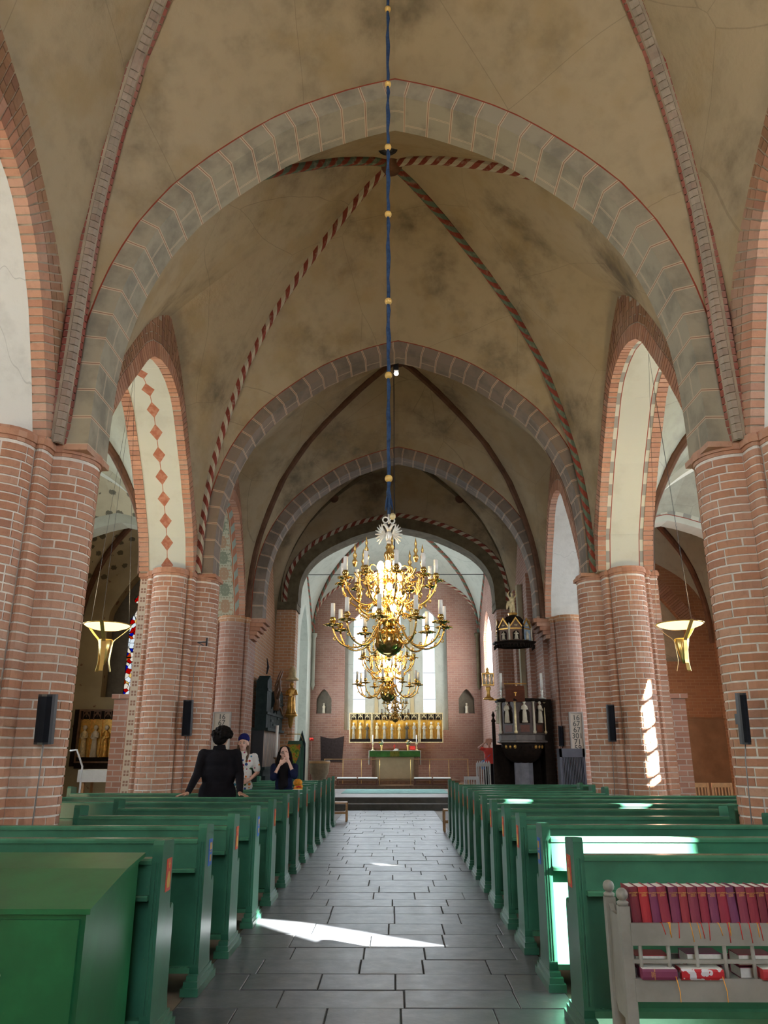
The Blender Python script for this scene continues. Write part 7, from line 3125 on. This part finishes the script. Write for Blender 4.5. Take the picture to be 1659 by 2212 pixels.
body += [('e', (0, .02, .88), (.155, .11, .13), None), ('e', (0, .01, 1.07), (.13, .10, .18), None), ('e', (0, 0, 1.25), (.155, .105, .14), None), ('c', (-.13, 0, 1.33), (.13, 0, 1.33), .05, .05), ('c', (0, .0, 1.35), (0, -.025, 1.49), .05, .045),
         ('c', sh_r, el_r, .043, .035), ('c', el_r, wr_r, .035, .023), ('c', sh_l, el_l, .043, .035), ('c', el_l, wr_l, .035, .023)]
body += head_parts(HC, R(8), .95)
body += hand_parts(wr_r, (-.25, .02, .97), (-.95, -.1, -.2), (.3, -.95, .1), .12, .92)
body += hand_parts(wr_l, (.72, .02, .66), (-.5, -.1, .8), (-.3, -.95, .1), .30, .92)
t = add_person('person with long dark hair and glasses, hands raised to the face', LOC, body, M['skin'])
t.scale = (1.06, 1.0, 1.02)
cloth(t, 'sweater', [('e', (0, .02, .90), (.18, .135, .16), None), ('e', (0, .01, 1.07), (.155, .125, .19), None), ('e', (0, 0, 1.25), (.18, .13, .14), None), ('c', (-.145, 0, 1.325), (.145, 0, 1.325), .068, .068),
                     ('c', sh_r, el_r, .065, .062), ('c', el_r, el_r.lerp(wr_r, .25), .060, .050), ('c', sh_l, el_l, .065, .062), ('c', el_l, el_l.lerp(wr_l, .20), .060, .050)], M['navy'])
cloth(t, 'scarf', [('e', (0, -.06, 1.34), (.10, .075, .09), None), ('c', (-.02, -.12, 1.30), (-.02, -.15, 1.02), .055, .06), ('c', (.03, -.12, 1.30), (.04, -.15, 1.05), .05, .055)], M['black_cloth'])
cloth(t, 'trousers', [('e', (0, .02, .84), (.165, .125, .12), None), ('c', (-.10, .04, .09), (-.10, 0, .42), .062, .076), ('c', (-.10, 0, .42), (-.085, .02, .80), .08, .10), ('c', (.10, .04, .09), (.10, 0, .42), .062, .076), ('c', (.10, 0, .42), (.085, .02, .80), .08, .10)], M['black_cloth'])
face_parts(t, HC, R(8), M['lip'], .95, glasses=True)
hh = [('e', (.0, .0, 1.625), (.090, .098, .080), None), ('e', (0, .03, 1.575), (.088, .075, .10), None)]
for s in (-1, 1):
    hh += [('c', (s * .055, -.06, 1.66), (s * .088, -.05, 1.57), .026, .026), ('c', (s * .088, -.03, 1.58), (s * .115, -.03, 1.42), .032, .036), ('c', (s * .115, -.03, 1.42), (s * .125, -.06, 1.25), .036, .020)]
cloth(t, 'hair', hh, M['hair_black'], .009)

# ---- person in the red top, partly hidden by the pulpit stair
LOC = (3.05, 25.7, .33)
sh_r, sh_l = Vector((.18, 0, 1.40)), Vector((-.18, 0, 1.40))
el_l, wr_l = Vector((-.34, -.10, 1.45)), Vector((-.12, -.12, 1.62))
el_r, wr_r = Vector((.34, -.10, 1.45)), Vector((.12, -.12, 1.62))
body = [('c', (-.10, .02, .06), (-.10, .0, .46), .05, .064), ('c', (-.10, .0, .46), (-.09, 0, .88), .068, .09), ('c', (.10, .02, .06), (.10, 0, .46), .05, .064), ('c', (.10, 0, .46), (.09, 0, .88), .068, .09),
        ('e', (-.10, -.05, .035), (.042, .12, .038), None), ('e', (.10, -.05, .035), (.042, .12, .038), None), ('e', (0, 0, .94), (.155, .11, .14), None), ('e', (0, 0, 1.14), (.13, .10, .18), None), ('e', (0, 0, 1.32), (.155, .105, .14), None),
        ('c', (-.13, 0, 1.39), (.13, 0, 1.39), .05, .05), ('c', (0, .0, 1.41), (0, -.01, 1.54), .05, .045), ('c', sh_r, el_r, .045, .036), ('c', el_r, wr_r, .036, .024), ('c', sh_l, el_l, .045, .036), ('c', el_l, wr_l, .036, .024)]
body += head_parts((0, -.02, 1.615), R(30), .97)
body += hand_parts(wr_l, (.6, -.2, .75), (-.5, -.4, .7), (-.7, -.5, 0), .25, .95) + hand_parts(wr_r, (-.6, -.2, .75), (.5, -.4, .7), (.7, -.5, 0), .25, .95)
t = add_person('person in a coral red top with raised arms beside the pulpit stair', LOC, body, M['skin'], .011)
cloth(t, 'top', [('e', (0, 0, 1.02), (.175, .13, .12), None), ('e', (0, 0, 1.16), (.155, .12, .18), None), ('e', (0, 0, 1.32), (.175, .125, .14), None), ('c', (-.14, 0, 1.385), (.14, 0, 1.385), .066, .066), ('c', sh_r, sh_r.lerp(el_r, .6), .06, .055), ('c', sh_l, sh_l.lerp(el_l, .6), .06, .055)], M['red_top'])
cloth(t, 'trousers', [('e', (0, 0, .90), (.17, .13, .13), None), ('c', (-.10, .02, .09), (-.10, 0, .46), .066, .08), ('c', (-.10, 0, .46), (-.085, 0, .88), .085, .105), ('c', (.10, .02, .09), (.10, 0, .46), .066, .08), ('c', (.10, 0, .46), (.085, 0, .88), .085, .105)], M['black_cloth'])
cloth(t, 'hair', [('e', (0, .015, 1.66), (.088, .098, .08), None), ('e', (0, .045, 1.60), (.08, .06, .10), None)], M['hair_brown'], .01)
cloth(t, 'shoulder_bag', [('e', (-.20, -.03, .93), (.10, .09, .15), None), ('c', (-.20, -.03, 1.05), (.02, -.14, 1.25), .012, .012)], M['bluebag'], .012)
